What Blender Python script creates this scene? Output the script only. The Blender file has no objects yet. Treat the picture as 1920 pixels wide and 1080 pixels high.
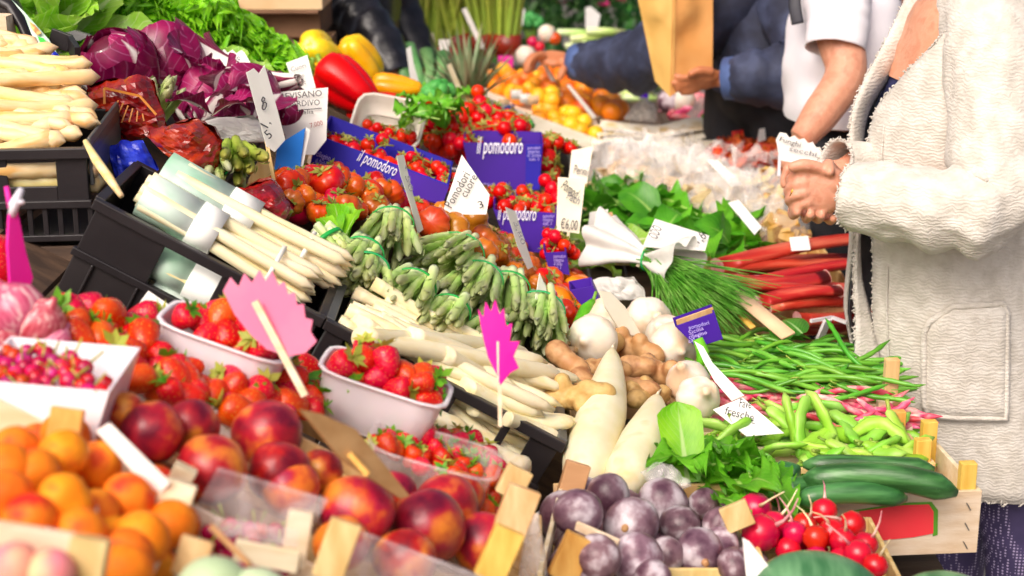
import bpy, bmesh, math, random
from mathutils import Vector, Matrix, Euler, noise

R = random.Random(7)
sc = bpy.context.scene
COL = sc.collection

# ------------------------------------------------------------------ camera
FPX, CX, CY, CAMH = 3000.0, 960.0, 540.0, 1.70
PITCH = math.atan(880 / 3000)
CP, SP = math.cos(PITCH), math.sin(PITCH)
cam_d = bpy.data.cameras.new('camera')
cam = bpy.data.objects.new('camera', cam_d)
COL.objects.link(cam)
cam.location = (0, 0, CAMH)
cam.rotation_euler = (math.pi / 2 - PITCH, 0, 0)
cam_d.sensor_width = 36.0
cam_d.lens = FPX / 1920 * 36
cam_d.clip_start = 0.05
cam_d.clip_end = 400
cam_d.dof.use_dof = True
cam_d.dof.focus_distance = 2.62
cam_d.dof.aperture_fstop = 4.2
sc.camera = cam

# ------------------------------------------------------------------ light
SUN_EL, SUN_AZ = math.radians(46), math.radians(-30)   # azimuth from -Y (behind the camera) towards +-X
world = bpy.data.worlds.new('World')
sc.world = world
world.use_nodes = True
wn = world.node_tree.nodes
sky = wn.new('ShaderNodeTexSky')
sky.sky_type = 'NISHITA'
sky.sun_disc = False
sky.sun_elevation = SUN_EL
sun_dir = Vector((math.sin(SUN_AZ) * math.cos(SUN_EL), -math.cos(SUN_AZ) * math.cos(SUN_EL), math.sin(SUN_EL)))
sky.sun_rotation = math.atan2(sun_dir.x, sun_dir.y)
sky.air_density, sky.dust_density, sky.ozone_density = 0.4, 8.0, 0.2
wn['Background'].inputs['Strength'].default_value = 0.15
world.node_tree.links.new(sky.outputs[0], wn['Background'].inputs['Color'])
sun_l = bpy.data.lights.new('sun', 'SUN')
sun_l.energy = 1.3
sun_l.angle = math.radians(45)
sun_l.color = (1.0, 0.935, 0.84)
sun = bpy.data.objects.new('sun', sun_l)
COL.objects.link(sun)
sun.rotation_euler = (-sun_dir).to_track_quat('-Z', 'Y').to_euler()
sc.view_settings.view_transform = 'Standard'
sc.view_settings.look = 'None'
sc.view_settings.exposure = 0.20
sc.view_settings.gamma = 1.0
sc.cycles.max_bounces = 7
sc.cycles.transparent_max_bounces = 16
sc.cycles.use_denoising = True

# ------------------------------------------------------------------ photograph pixel <-> place
def P(x, y, D):
    """point at pixel (x, y) of the 1920x1080 frame, D metres in front of the lens"""
    u, v = (x - CX) / FPX * D, (y - CY) / FPX * D
    return Vector((u, D * CP - v * SP, CAMH - D * SP - v * CP))

SLOPE, XF, ZF = 0.557, 0.2, 0.75       # the display falls from the vendor's side to XF, then lies flat at ZF
def plane_z(x):
    return ZF + (SLOPE * (XF - x) if x < XF else 0)

def DS(x, y, h=0.0):
    rx, rz = (x - CX) / FPX, -SP - (y - CY) / FPX * CP
    D = (ZF + h - CAMH) / rz
    if D * rx < XF:
        D = (ZF + h + SLOPE * XF - CAMH) / (rz + SLOPE * rx)
    return D

def S(x, y, h=0.0):
    """where the ray through a pixel meets the display, h above it"""
    return P(x, y, DS(x, y, h))

TH = math.atan(SLOPE)
SL1, SL2, SL3 = Vector((math.cos(TH), 0, -math.sin(TH))), Vector((0, 1, 0)), Vector((math.sin(TH), 0, math.cos(TH)))

# ------------------------------------------------------------------ colours and materials
def lin(c):
    if isinstance(c, str):
        c = [int(c[i:i + 2], 16) / 255 for i in (0, 2, 4)]
    return tuple((v / 12.92 if v <= 0.04045 else ((v + 0.055) / 1.055) ** 2.4) for v in c[:3]) + (1.0,)

MATS = {}
def mat(name, c1, c2=None, c3=None, scale=8, rough=0.5, bump=0.0, bscale=60, rnd=0.12, sss=0.0, spec=0.5, coat=0.0,
        transl=0.0, alpha=1.0, metal=0.0, lo=0.36, hi=0.64, stretch=(1, 1, 1), detail=3.0, grad=None, sheen=0.0, voro=None, hue=0.015, trans=0.0):
    """noise-coloured surface; grad = (axis, [(pos, colour)...]) tints along the thing's own length"""
    m = bpy.data.materials.new(name)
    m.use_nodes = True
    nt = m.node_tree
    N, L = nt.nodes, nt.links
    b = N['Principled BSDF']
    out = N['Material Output']
    tc = N.new('ShaderNodeTexCoord')
    oi = N.new('ShaderNodeObjectInfo')
    mp = N.new('ShaderNodeMapping')
    mp.inputs['Scale'].default_value = stretch
    L.new(tc.outputs['Object'], mp.inputs['Vector'])
    mul = N.new('ShaderNodeMath'); mul.operation = 'MULTIPLY'; mul.inputs[1].default_value = 53.0
    L.new(oi.outputs['Random'], mul.inputs[0])
    add = N.new('ShaderNodeVectorMath'); add.operation = 'ADD'
    L.new(mp.outputs[0], add.inputs[0]); L.new(mul.outputs[0], add.inputs[1])
    nz = N.new('ShaderNodeTexNoise')
    nz.inputs['Scale'].default_value = scale; nz.inputs['Detail'].default_value = detail
    L.new(add.outputs[0], nz.inputs['Vector'])
    rp = N.new('ShaderNodeValToRGB')
    cs = [c1] + [c for c in (c2, c3) if c is not None]
    e = rp.color_ramp.elements
    if len(cs) == 1:
        e[0].color = e[1].color = lin(cs[0])
    else:
        e[0].position, e[1].position = lo, hi
        e[0].color, e[1].color = lin(cs[0]), lin(cs[-1])
        if len(cs) == 3:
            k = e.new((lo + hi) / 2); k.color = lin(cs[1])
    L.new(nz.outputs['Fac'], rp.inputs['Fac'])
    col = rp.outputs['Color']
    if grad:
        ax, stops, amt = grad[0], grad[1], (grad[2] if len(grad) > 2 else 0.85)
        sx = N.new('ShaderNodeSeparateXYZ'); L.new(tc.outputs['Generated'], sx.inputs[0])
        gr = N.new('ShaderNodeValToRGB')
        ge = gr.color_ramp.elements
        while len(ge) < len(stops): ge.new(0.5)
        for k, (p_, c_) in enumerate(stops):
            ge[k].position = p_; ge[k].color = lin(c_)
        ad2 = N.new('ShaderNodeMath'); ad2.operation = 'MULTIPLY_ADD'; ad2.inputs[1].default_value = 0.18; 
        L.new(nz.outputs['Fac'], ad2.inputs[0]); 
        sb = N.new('ShaderNodeMath'); sb.operation = 'SUBTRACT'; sb.inputs[1].default_value = 0.09
        L.new(sx.outputs['XYZ'.index(ax)], sb.inputs[0]); L.new(sb.outputs[0], ad2.inputs[2])
        L.new(ad2.outputs[0], gr.inputs['Fac'])
        mx = N.new('ShaderNodeMixRGB'); mx.inputs['Fac'].default_value = amt
        L.new(col, mx.inputs[1]); L.new(gr.outputs['Color'], mx.inputs[2])
        col = mx.outputs[0]
    if voro:
        vs, vc, vt = voro
        vo = N.new('ShaderNodeTexVoronoi'); vo.inputs['Scale'].default_value = vs
        L.new(tc.outputs['Object'], vo.inputs['Vector'])
        lt = N.new('ShaderNodeMath'); lt.operation = 'LESS_THAN'; lt.inputs[1].default_value = vt
        L.new(vo.outputs['Distance'], lt.inputs[0])
        mv = N.new('ShaderNodeMixRGB'); L.new(lt.outputs[0], mv.inputs['Fac'])
        L.new(col, mv.inputs[1]); mv.inputs[2].default_value = lin(vc)
        col = mv.outputs[0]
    hsv = N.new('ShaderNodeHueSaturation')
    mr = N.new('ShaderNodeMapRange'); mr.inputs['To Min'].default_value = 1 - rnd; mr.inputs['To Max'].default_value = 1 + rnd
    L.new(oi.outputs['Random'], mr.inputs['Value']); L.new(mr.outputs[0], hsv.inputs['Value'])
    if hue:
        m7 = N.new('ShaderNodeMath'); m7.operation = 'MULTIPLY'; m7.inputs[1].default_value = 7.31
        fr = N.new('ShaderNodeMath'); fr.operation = 'FRACT'
        L.new(oi.outputs['Random'], m7.inputs[0]); L.new(m7.outputs[0], fr.inputs[0])
        m8 = N.new('ShaderNodeMapRange'); m8.inputs['To Min'].default_value = 0.5 - hue; m8.inputs['To Max'].default_value = 0.5 + hue
        L.new(fr.outputs[0], m8.inputs['Value']); L.new(m8.outputs[0], hsv.inputs['Hue'])
    L.new(col, hsv.inputs['Color'])
    col = hsv.outputs['Color']
    L.new(col, b.inputs['Base Color'])
    b.inputs['Roughness'].default_value = rough
    b.inputs['Specular IOR Level'].default_value = spec
    b.inputs['Metallic'].default_value = metal
    b.inputs['Coat Weight'].default_value = coat
    b.inputs['Coat Roughness'].default_value = 0.15
    b.inputs['Alpha'].default_value = alpha
    b.inputs['Sheen Weight'].default_value = sheen
    b.inputs['Transmission Weight'].default_value = trans
    if sss:
        b.inputs['Subsurface Weight'].default_value = sss
        b.inputs['Subsurface Radius'].default_value = (1, 0.5, 0.25)
        b.inputs['Subsurface Scale'].default_value = 0.006
    if bump:
        n2 = N.new('ShaderNodeTexNoise'); n2.inputs['Scale'].default_value = bscale; n2.inputs['Detail'].default_value = 4
        L.new(add.outputs[0], n2.inputs['Vector'])
        bp = N.new('ShaderNodeBump'); bp.inputs['Strength'].default_value = bump; bp.inputs['Distance'].default_value = 0.004
        L.new(n2.outputs['Fac'], bp.inputs['Height']); L.new(bp.outputs[0], b.inputs['Normal'])
    if transl:
        tr = N.new('ShaderNodeBsdfTranslucent'); L.new(col, tr.inputs['Color'])
        ms = N.new('ShaderNodeMixShader'); ms.inputs[0].default_value = transl
        L.new(b.outputs[0], ms.inputs[1]); L.new(tr.outputs[0], ms.inputs[2]); L.new(ms.outputs[0], out.inputs['Surface'])
    MATS[name] = m
    return m

def leaf_mat(name, body, body2, rib, ribw=0.05, veins=0.5, vein_col=None, transl=0.35, rough=0.4, edge=None, vscale=9.0, rnd=0.15):
    """leaf coloured over its own u (across) / v (along): pale midrib, side veins, blade colour"""
    m = bpy.data.materials.new(name); m.use_nodes = True
    nt = m.node_tree; N, L = nt.nodes, nt.links
    b = N['Principled BSDF']; out = N['Material Output']
    uv = N.new('ShaderNodeUVMap'); uv.uv_map = 'UVMap'
    sx = N.new('ShaderNodeSeparateXYZ'); L.new(uv.outputs[0], sx.inputs[0])
    def M(op, a, b_=None, c=None):
        n = N.new('ShaderNodeMath'); n.operation = op
        for i, q in enumerate((a, b_, c)):
            if q is None: continue
            if isinstance(q, (int, float)): n.inputs[i].default_value = q
            else: L.new(q, n.inputs[i])
        return n.outputs[0]
    tc = N.new('ShaderNodeTexCoord'); oi = N.new('ShaderNodeObjectInfo')
    ad = N.new('ShaderNodeVectorMath'); ad.operation = 'ADD'
    L.new(tc.outputs['Object'], ad.inputs[0]); L.new(M('MULTIPLY', oi.outputs['Random'], 41.0), ad.inputs[1])
    nz = N.new('ShaderNodeTexNoise'); nz.inputs['Scale'].default_value = 22; nz.inputs['Detail'].default_value = 4
    L.new(ad.outputs[0], nz.inputs['Vector'])
    rp = N.new('ShaderNodeValToRGB'); e = rp.color_ramp.elements
    e[0].position, e[1].position = 0.35, 0.65; e[0].color, e[1].color = lin(body), lin(body2)
    L.new(nz.outputs['Fac'], rp.inputs['Fac'])
    col = rp.outputs['Color']
    au = M('ABSOLUTE', M('SUBTRACT', sx.outputs[0], 0.5))
    wob = M('MULTIPLY', M('SUBTRACT', nz.outputs['Fac'], 0.5), 0.06)
    width = M('MULTIPLY', M('SUBTRACT', 1.08, sx.outputs[1]), ribw * 2)
    ribf = M('SMOOTH_MIN', 1.0, M('MAXIMUM', 0.0, M('MULTIPLY', M('SUBTRACT', width, M('ADD', au, wob)), 26.0)), 0.05)
    # side veins: bands of (v - k|u|)
    ph = M('MULTIPLY', M('SUBTRACT', sx.outputs[1], M('MULTIPLY', au, 0.9)), vscale)
    saw = M('ABSOLUTE', M('SUBTRACT', M('FRACT', M('ADD', ph, M('MULTIPLY', nz.outputs['Fac'], 0.5))), 0.5))
    vf = M('MULTIPLY', M('MAXIMUM', 0.0, M('SUBTRACT', 1.0, M('MULTIPLY', saw, 9.0))), veins)
    mx = N.new('ShaderNodeMixRGB'); L.new(vf, mx.inputs[0]); L.new(col, mx.inputs[1]); mx.inputs[2].default_value = lin(vein_col or rib); col = mx.outputs[0]
    mx = N.new('ShaderNodeMixRGB'); L.new(ribf, mx.inputs[0]); L.new(col, mx.inputs[1]); mx.inputs[2].default_value = lin(rib); col = mx.outputs[0]
    hsv = N.new('ShaderNodeHueSaturation'); mr = N.new('ShaderNodeMapRange'); mr.inputs['To Min'].default_value = 1 - rnd; mr.inputs['To Max'].default_value = 1 + rnd
    L.new(oi.outputs['Random'], mr.inputs['Value']); L.new(mr.outputs[0], hsv.inputs['Value']); L.new(col, hsv.inputs['Color'])
    L.new(hsv.outputs[0], b.inputs['Base Color']); b.inputs['Roughness'].default_value = rough
    bp = N.new('ShaderNodeBump'); bp.inputs['Strength'].default_value = 0.35; bp.inputs['Distance'].default_value = 0.003
    L.new(M('ADD', nz.outputs['Fac'], M('MULTIPLY', vf, 0.5)), bp.inputs['Height']); L.new(bp.outputs[0], b.inputs['Normal'])
    tr = N.new('ShaderNodeBsdfTranslucent'); L.new(hsv.outputs[0], tr.inputs['Color'])
    ms = N.new('ShaderNodeMixShader'); ms.inputs[0].default_value = transl
    L.new(b.outputs[0], ms.inputs[1]); L.new(tr.outputs[0], ms.inputs[2]); L.new(ms.outputs[0], out.inputs['Surface'])
    MATS[name] = m
    return m

def film_mat(name, tint='f4f4f4', cover=0.3, rough=0.12, wrinkle=0.6, stretch=(1, 1, 1), ns=28):
    """thin clear plastic film: part see-through, part glossy, part milky"""
    m = bpy.data.materials.new(name); m.use_nodes = True
    nt = m.node_tree; N, L = nt.nodes, nt.links
    b = N['Principled BSDF']; out = N['Material Output']
    tc = N.new('ShaderNodeTexCoord')
    nz = N.new('ShaderNodeTexNoise'); nz.inputs['Scale'].default_value = ns; nz.inputs['Detail'].default_value = 5 if ns > 20 else 2; nz.inputs['Distortion'].default_value = 1.2
    mp = N.new('ShaderNodeMapping'); mp.inputs['Scale'].default_value = stretch; L.new(tc.outputs['Object'], mp.inputs['Vector']); L.new(mp.outputs[0], nz.inputs['Vector'])
    bp = N.new('ShaderNodeBump'); bp.inputs['Strength'].default_value = wrinkle; bp.inputs['Distance'].default_value = 0.01
    L.new(nz.outputs['Fac'], bp.inputs['Height']); L.new(bp.outputs[0], b.inputs['Normal'])
    b.inputs['Base Color'].default_value = lin(tint); b.inputs['Roughness'].default_value = rough
    b.inputs['Specular IOR Level'].default_value = 0.8
    mr = N.new('ShaderNodeMapRange'); mr.inputs['From Min'].default_value = 0.35; mr.inputs['From Max'].default_value = 0.75
    mr.inputs['To Min'].default_value = cover * 0.5; mr.inputs['To Max'].default_value = min(1, cover * 2.0)
    L.new(nz.outputs['Fac'], mr.inputs['Value']); L.new(mr.outputs[0], b.inputs['Alpha'])
    MATS[name] = m
    return m

# ------------------------------------------------------------------ mesh building
class MB:
    def __init__(s): s.v, s.f, s.uv = [], [], {}
    def add(s, vs, fs, uvs=None):
        o = len(s.v); s.v += [Vector(q) for q in vs]
        for f in fs: s.f.append(tuple(i + o for i in f))
        if uvs:
            for i, q in enumerate(uvs): s.uv[i + o] = q
        return s
    def box(s, c, size, M=None):
        c = Vector(c); h = [q / 2 for q in size]
        vs = [Vector((x * h[0], y * h[1], z * h[2])) for x in (-1, 1) for y in (-1, 1) for z in (-1, 1)]
        if M is not None: vs = [M @ q for q in vs]
        return s.add([c + q for q in vs], [(0, 1, 3, 2), (4, 6, 7, 5), (0, 4, 5, 1), (2, 3, 7, 6), (0, 2, 6, 4), (1, 5, 7, 3)])
    def fbox(s, O, e, a, b, c):
        """box spanning a=(a0,a1), b, c along the axes e from O"""
        vs = [O + e[0] * x + e[1] * y + e[2] * z for x in a for y in b for z in c]
        return s.add(vs, [(0, 1, 3, 2), (4, 6, 7, 5), (0, 4, 5, 1), (2, 3, 7, 6), (0, 2, 6, 4), (1, 5, 7, 3)])
    def bar(s, A, B, w, t, up=(0, 0, 1)):
        A, B = Vector(A), Vector(B); d = (B - A).normalized(); up = Vector(up)
        x = d.cross(up)
        if x.length < 1e-4: x = d.cross(Vector((0, 1, 0)))
        x.normalize(); y = x.cross(d)
        vs = [q + x * (w / 2 * i) + y * (t / 2 * j) for q in (A, B) for i in (-1, 1) for j in (-1, 1)]
        return s.add(vs, [(0, 2, 3, 1), (4, 5, 7, 6), (0, 1, 5, 4), (2, 6, 7, 3), (0, 4, 6, 2), (1, 3, 7, 5)])
    def tube(s, pts, rad, n=8, flat=1.0, cap=True, ref=None):
        pts = [Vector(q) for q in pts]
        if not hasattr(rad, '__len__'): rad = [rad] * len(pts)
        vs, fs = [], []
        x = None
        for i, p in enumerate(pts):
            d = (pts[min(i + 1, len(pts) - 1)] - pts[max(i - 1, 0)])
            if d.length < 1e-9: d = Vector((0, 0, 1))
            d.normalize()
            if x is None:
                q = Vector(ref) if ref else (Vector((0, 0, 1)) if abs(d.z) < 0.9 else Vector((1, 0, 0)))
                x = d.cross(q)
            x = (x - d * x.dot(d))
            if x.length < 1e-6: x = d.orthogonal()
            x.normalize(); y = d.cross(x)
            for k in range(n):
                a = 2 * math.pi * k / n
                vs.append(p + (x * math.cos(a) + y * math.sin(a) * flat) * rad[i])
        for i in range(len(pts) - 1):
            for k in range(n):
                fs.append((i * n + k, i * n + (k + 1) % n, (i + 1) * n + (k + 1) % n, (i + 1) * n + k))
        if cap:
            fs.append(tuple(range(n - 1, -1, -1))); fs.append(tuple(range((len(pts) - 1) * n, len(pts) * n)))
        return s.add(vs, fs)
    def lathe(s, prof, n=16, mod=None, M=None, flat=(1, 1)):
        vs, fs = [], []
        for i, (r, z) in enumerate(prof):
            for k in range(n):
                a = 2 * math.pi * k / n
                q = mod(a, i / (len(prof) - 1)) if mod else 1.0
                if isinstance(q, tuple): q, dz = q
                else: dz = 0
                vs.append(Vector((r * q * math.cos(a) * flat[0], r * q * math.sin(a) * flat[1], z + dz)))
        for i in range(len(prof) - 1):
            for k in range(n):
                fs.append((i * n + k, i * n + (k + 1) % n, (i + 1) * n + (k + 1) % n, (i + 1) * n + k))
        fs.append(tuple(range(n - 1, -1, -1))); fs.append(tuple(range((len(prof) - 1) * n, len(prof) * n)))
        if M is not None: vs = [M @ q for q in vs]
        return s.add(vs, fs)
    def ball(s, c, r, n=12, M=None, nz=0.0, seed=0.0):
        c = Vector(c); r = (r, r, r) if not hasattr(r, '__len__') else r
        m = n // 2 + 1
        prof = [(max(math.sin(math.pi * i / m), 0.02), -math.cos(math.pi * i / m)) for i in range(m + 1)]
        o = len(s.v); s.lathe(prof, n)
        for i in range(o, len(s.v)):
            q = s.v[i]
            if nz: q = q * (1 + nz * noise.noise(q * 1.7 + Vector((seed, seed * 2, 0))))
            q = Vector((q.x * r[0], q.y * r[1], q.z * r[2]))
            if M is not None: q = M @ q
            s.v[i] = q + c
        return s
    def grid(s, nu, nv, fn):
        """fn(u, v) with u, v in 0..1"""
        vs = [fn(i / nu, j / nv) for j in range(nv + 1) for i in range(nu + 1)]
        uvs = [(i / nu, j / nv) for j in range(nv + 1) for i in range(nu + 1)]
        fs = [(j * (nu + 1) + i, j * (nu + 1) + i + 1, (j + 1) * (nu + 1) + i + 1, (j + 1) * (nu + 1) + i) for j in range(nv) for i in range(nu)]
        return s.add(vs, fs, uvs)
    def prism(s, poly, off):
        n = len(poly); off = Vector(off)
        vs = [Vector(q) for q in poly] + [Vector(q) + off for q in poly]
        fs = [tuple(range(n)), tuple(range(2 * n - 1, n - 1, -1))] + [(i, n + i, n + (i + 1) % n, (i + 1) % n) for i in range(n)]
        return s.add(vs, fs)
    def mesh(s, name, m=None, smooth=True, origin=None):
        me = bpy.data.meshes.new(name)
        o = Vector(origin) if origin is not None else Vector()
        me.from_pydata([tuple(q - o) for q in s.v], [], s.f)
        if s.uv:
            ul = me.uv_layers.new(name='UVMap')
            for lp in me.loops: ul.data[lp.index].uv = s.uv.get(lp.vertex_index, (0, 0))
        if m is not None: me.materials.append(MATS[m] if isinstance(m, str) else m)
        if smooth: me.polygons.foreach_set('use_smooth', [True] * len(me.polygons))
        bm = bmesh.new(); bm.from_mesh(me); bmesh.ops.recalc_face_normals(bm, faces=bm.faces) if not s.uv else None
        bm.to_mesh(me); bm.free()
        return me

LAB = {}
def tag(o, label=None, cat=None, group=None, kind=None):
    if label: o['label'] = label
    if cat: o['category'] = cat
    if group: o['group'] = group
    if kind: o['kind'] = kind
    return o

def link(name, data, parent=None, M=None, bevel=0.0, subsurf=0):
    o = bpy.data.objects.new(name, data)
    COL.objects.link(o)
    if parent is not None: o.parent = parent
    if M is not None: o.matrix_local = M
    if bevel:
        b = o.modifiers.new('bevel', 'BEVEL'); b.width = bevel; b.segments = 2; b.limit_method = 'ANGLE'
    if subsurf:
        b = o.modifiers.new('subsurf', 'SUBSURF'); b.levels = b.render_levels = subsurf
    return o

def thing(name, label, cat, loc, group=None):
    o = bpy.data.objects.new(name, None); COL.objects.link(o); o.location = loc; o.empty_display_size = 0.02
    o['origin'] = tuple(loc)
    return tag(o, label, cat, group)

def rootloc(o):
    while o.parent is not None: o = o.parent
    return o.location.copy()

def part(name, mb, m, parent, smooth=False, bevel=0.0, label=None, subsurf=0, kind=None):
    """a mesh given in world coordinates as a child of a thing (or of one of its parts)"""
    return tag(link(name, mb.mesh(name, m, smooth, rootloc(parent)), parent, None, bevel, subsurf), label, kind=kind)

def solo(name, mb, m, label, cat, group=None, smooth=True, bevel=0.0, kind=None, subsurf=0):
    """a thing of one mesh, given in world coordinates; its origin goes to its base"""
    n = len(mb.v)
    c = sum(mb.v, Vector()) / n; c.z = min(q.z for q in mb.v)
    o = link(name, mb.mesh(name, m, smooth, c), None, None, bevel, subsurf); o.location = c
    return tag(o, label, cat, group, kind)

class Proto:
    """one produce shape: its mesh and its parts' meshes, shared by every individual"""
    def __init__(s, name, mesh, kids=()): s.name, s.mesh, s.kids = name, mesh, kids
    def put(s, M, label=None, cat=None, group=None, parent=None, name=None):
        o = link(name or s.name, s.mesh, parent)
        if parent is not None: M = Matrix.Translation(-rootloc(parent)) @ M
        o.matrix_local = M
        if parent is None: tag(o, label, cat, group)
        for kn, km in s.kids:
            link(kn, km, o)
        return o

def inpoly(x, y, poly):
    r = False; n = len(poly)
    for i in range(n):
        x1, y1 = poly[i]; x2, y2 = poly[(i + 1) % n]
        if (y1 > y) != (y2 > y) and x < (x2 - x1) * (y - y1) / (y2 - y1) + x1: r = not r
    return r

def rot_any(): return Euler((R.uniform(0, 6.28), R.uniform(0, 6.28), R.uniform(0, 6.28))).to_matrix()
def rot_up(t=0.5):
    return lambda: (Euler((R.gauss(0, t), R.gauss(0, t), 0)).to_matrix() @ Euler((0, 0, R.uniform(0, 6.28))).to_matrix())
def rot_lie(yaw=0.0, spread=0.4, pitch=0.12, slope=None):
    """long things along local X lying down"""
    def f():
        m = Euler((R.uniform(0, 6.28), R.gauss(0, pitch), 0)).to_matrix()
        m = Euler((0, 0, yaw + R.gauss(0, spread))).to_matrix() @ m
        if slope: m = Matrix.Rotation(slope, 3, 'Y') @ m
        return m
    return f

def pile(protos, poly, n, dmin, h, label, cat, group, rot=rot_any, sc_=(0.9, 1.1), seen=None, tries=50, crown=0.0, fixed=()):
    """heap of individuals over the part of the display that the polygon (photograph pixels) covers"""
    pts = seen if seen is not None else []
    xs, ys = [q[0] for q in poly], [q[1] for q in poly]
    cx, cy = sum(xs) / len(xs), sum(ys) / len(ys)
    out = []
    k = 0
    for t in range(n * tries):
        if k >= n: break
        x, y = R.uniform(min(xs), max(xs)), R.uniform(min(ys), max(ys))
        if not inpoly(x, y, poly): continue
        hh = R.uniform(*h)
        if crown:
            d = max(abs(x - cx) / (max(xs) - min(xs)), abs(y - cy) / (max(ys) - min(ys))) * 2
            hh += crown * (1 - d * d)
        p = S(x, y, hh)
        if any((p - q).length_squared < dmin * dmin for q in pts): continue
        pts.append(p); k += 1
        s_ = R.uniform(*sc_)
        out.append(R.choice(protos).put(Matrix.Translation(p) @ rot().to_4x4() @ Matrix.Scale(s_, 4), label, cat, group))
    return out

def mspan(A, B, roll=0.0, sx=None, s=1.0):
    """matrix that lays a unit-length thing along local X from A to B"""
    d = B - A; L = d.length; x = d / L
    z = Vector((0, 0, 1)); y = z.cross(x)
    if y.length < 1e-4: y = Vector((0, 1, 0))
    y.normalize(); z = x.cross(y)
    M = Matrix((x, y, z)).transposed() @ Matrix.Rotation(roll, 3, 'X')
    return Matrix.Translation(A) @ M.to_4x4() @ Matrix.Diagonal((L if sx is None else sx, s, s, 1))

TXT = {}
def text(parent, s, m, a, b, D, h=None, off=0.002, shear=0.0, name='lettering', kx=0.0, xr=None):
    """lettering on a flat card: baseline from pixel a to pixel b, at depth D (kx: depth change per pixel in x)"""
    xr = a[0] if xr is None else xr
    A, B = P(a[0], a[1], D + kx * (a[0] - xr)), P(b[0], b[1], D + kx * (b[0] - xr))
    ray = (A - cam.location).normalized()
    x = (B - A); L = x.length; x.normalize()
    z = -ray
    z = (z - x * z.dot(x)).normalized(); y = z.cross(x)
    if (s, shear) not in TXT:
        cu = bpy.data.curves.new(name, 'FONT'); cu.body = s; cu.size = 1.0; cu.shear = shear; cu.resolution_u = 2
        fo = bpy.data.objects.new(name, cu); COL.objects.link(fo)
        dg = bpy.context.evaluated_depsgraph_get(); me = bpy.data.meshes.new_from_object(fo.evaluated_get(dg)); bpy.data.objects.remove(fo)
        TXT[(s, shear)] = me
    me = TXT[(s, shear)].copy(); me.materials.clear(); me.materials.append(MATS[m])
    o = link(name, me, parent); xsv = [v.co.x for v in me.vertices]; w = max(xsv) if xsv else .5
    sx = L / w
    sy = sx if h is None else h
    M = Matrix((x * sx, y * sy, z * sx)).transposed().to_4x4()
    o.matrix_local = Matrix.Translation(A - ray * off - rootloc(parent)) @ M
    return o
# ------------------------------------------------------------------ materials
mat('paving', '8d8880', 'a39d94', scale=3, rough=0.85, bump=0.3, bscale=30)
mat('joint', '55514c', '66625c', scale=6, rough=0.95)
mat('dark_board', '46382c', '66523e', scale=5, rough=0.7, bump=0.2, stretch=(1, 8, 8), rnd=0.2)
mat('stand_leg', '3a3a3c', rough=0.5)
mat('poplar', 'd3a96c', 'e6c68e', scale=6, rough=0.65, bump=0.25, bscale=40, stretch=(9, 9, 1.2), rnd=0.14)
mat('poplar_gold', 'd59b3e', 'e8b85c', scale=6, rough=0.6, bump=0.25, bscale=40, stretch=(9, 9, 1.2), rnd=0.1)
mat('pale_wood', 'dfc8a0', 'efdfc2', scale=6, rough=0.7, bump=0.2, bscale=40, stretch=(2, 9, 9))
mat('white_wood', 'e6dcc8', 'f2ebdc', scale=6, rough=0.65, bump=0.15, stretch=(2, 9, 9))
mat('brown_board', 'b98a58', 'c99c6a', scale=5, rough=0.6, stretch=(1, 8, 8))
mat('black_plastic', '211d20', '2b2729', scale=10, rough=0.38, bump=0.08, bscale=120, rnd=0.05)
mat('grey_plastic', '4b4c4c', '565757', scale=10, rough=0.4, bump=0.08, bscale=120, rnd=0.05)
mat('white_plastic', 'e9e0e6', 'f3edf1', scale=10, rough=0.3, sss=0.1, rnd=0.04)
mat('milky_plastic', 'efe6d8', 'f6f0e6', scale=10, rough=0.3, alpha=0.85, rnd=0.04)
mat('white_card', 'e9e7e2', 'f1efea', scale=14, rough=0.75, rnd=0.05)
mat('grey_card', 'cfd0cb', 'e0e0dc', scale=14, rough=0.7, rnd=0.05)
mat('cream_card', 'efe6cd', 'f4eddb', scale=14, rough=0.75)
mat('pink_card', 'ff98c0', 'ffb0cc', scale=9, rough=0.7, transl=0.4, rnd=0.02, hue=0)
mat('hot_pink_card', 'ff18a8', 'ff3cb8', scale=9, rough=0.55, rnd=0.03, hue=0, transl=0.15)
mat('purple_card', '380888', '400c98', scale=6, spec=.25, rough=0.5, rnd=0.03, hue=0)
mat('violet_blue', '1a0c98', '2212a4', scale=6, spec=.25, rough=0.5, rnd=0.03, hue=0)
mat('blue_card', '1b6fd6', '2a7fe0', scale=6, rough=0.4, hue=0)
mat('deep_blue_film', '1420b0', '3a4ee0', scale=30, rough=0.18, bump=0.7, bscale=45, hue=0)
mat('ink', '23222c', rough=0.8)
mat('ink_red', 'a03038', rough=0.8)
mat('ink_grey', '6d6c74', rough=0.8)
mat('white_print', 'f4f2fb', rough=0.6)
mat('lilac_print', 'b7a5ea', rough=0.6)
mat('label_red', 'ee4a32', 'f25a40', rough=0.5)
mat('label_green', '4f9a28', rough=0.5)
mat('label_blue', '1f3fa8', rough=0.5)
mat('label_brightgreen', '1fc832', rough=0.5)
mat('staple', '8a8a88', rough=0.35, metal=0.9)
mat('cardboard', 'd9b48a', 'e3c39c', scale=8, rough=0.8, rnd=0.06)
mat('cardboard_dark', '6b5136', '806347', scale=8, rough=0.85)
mat('kraft', 'cf9646', 'dcab60', scale=5, rough=0.7, bump=0.8, bscale=12, transl=0.2, rnd=0.02)
mat('band_green', '18a04a', '25b45a', rough=0.45, rnd=0.05)
mat('band_white', 'e8e4da', rough=0.5)
mat('clip_white', 'eeeaf2', rough=0.3)
film_mat('clear_film', 'f6f2ee', cover=0.30)
film_mat('clear_tray', 'f4e8ea', cover=0.13, rough=0.1, wrinkle=0.15)
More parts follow.
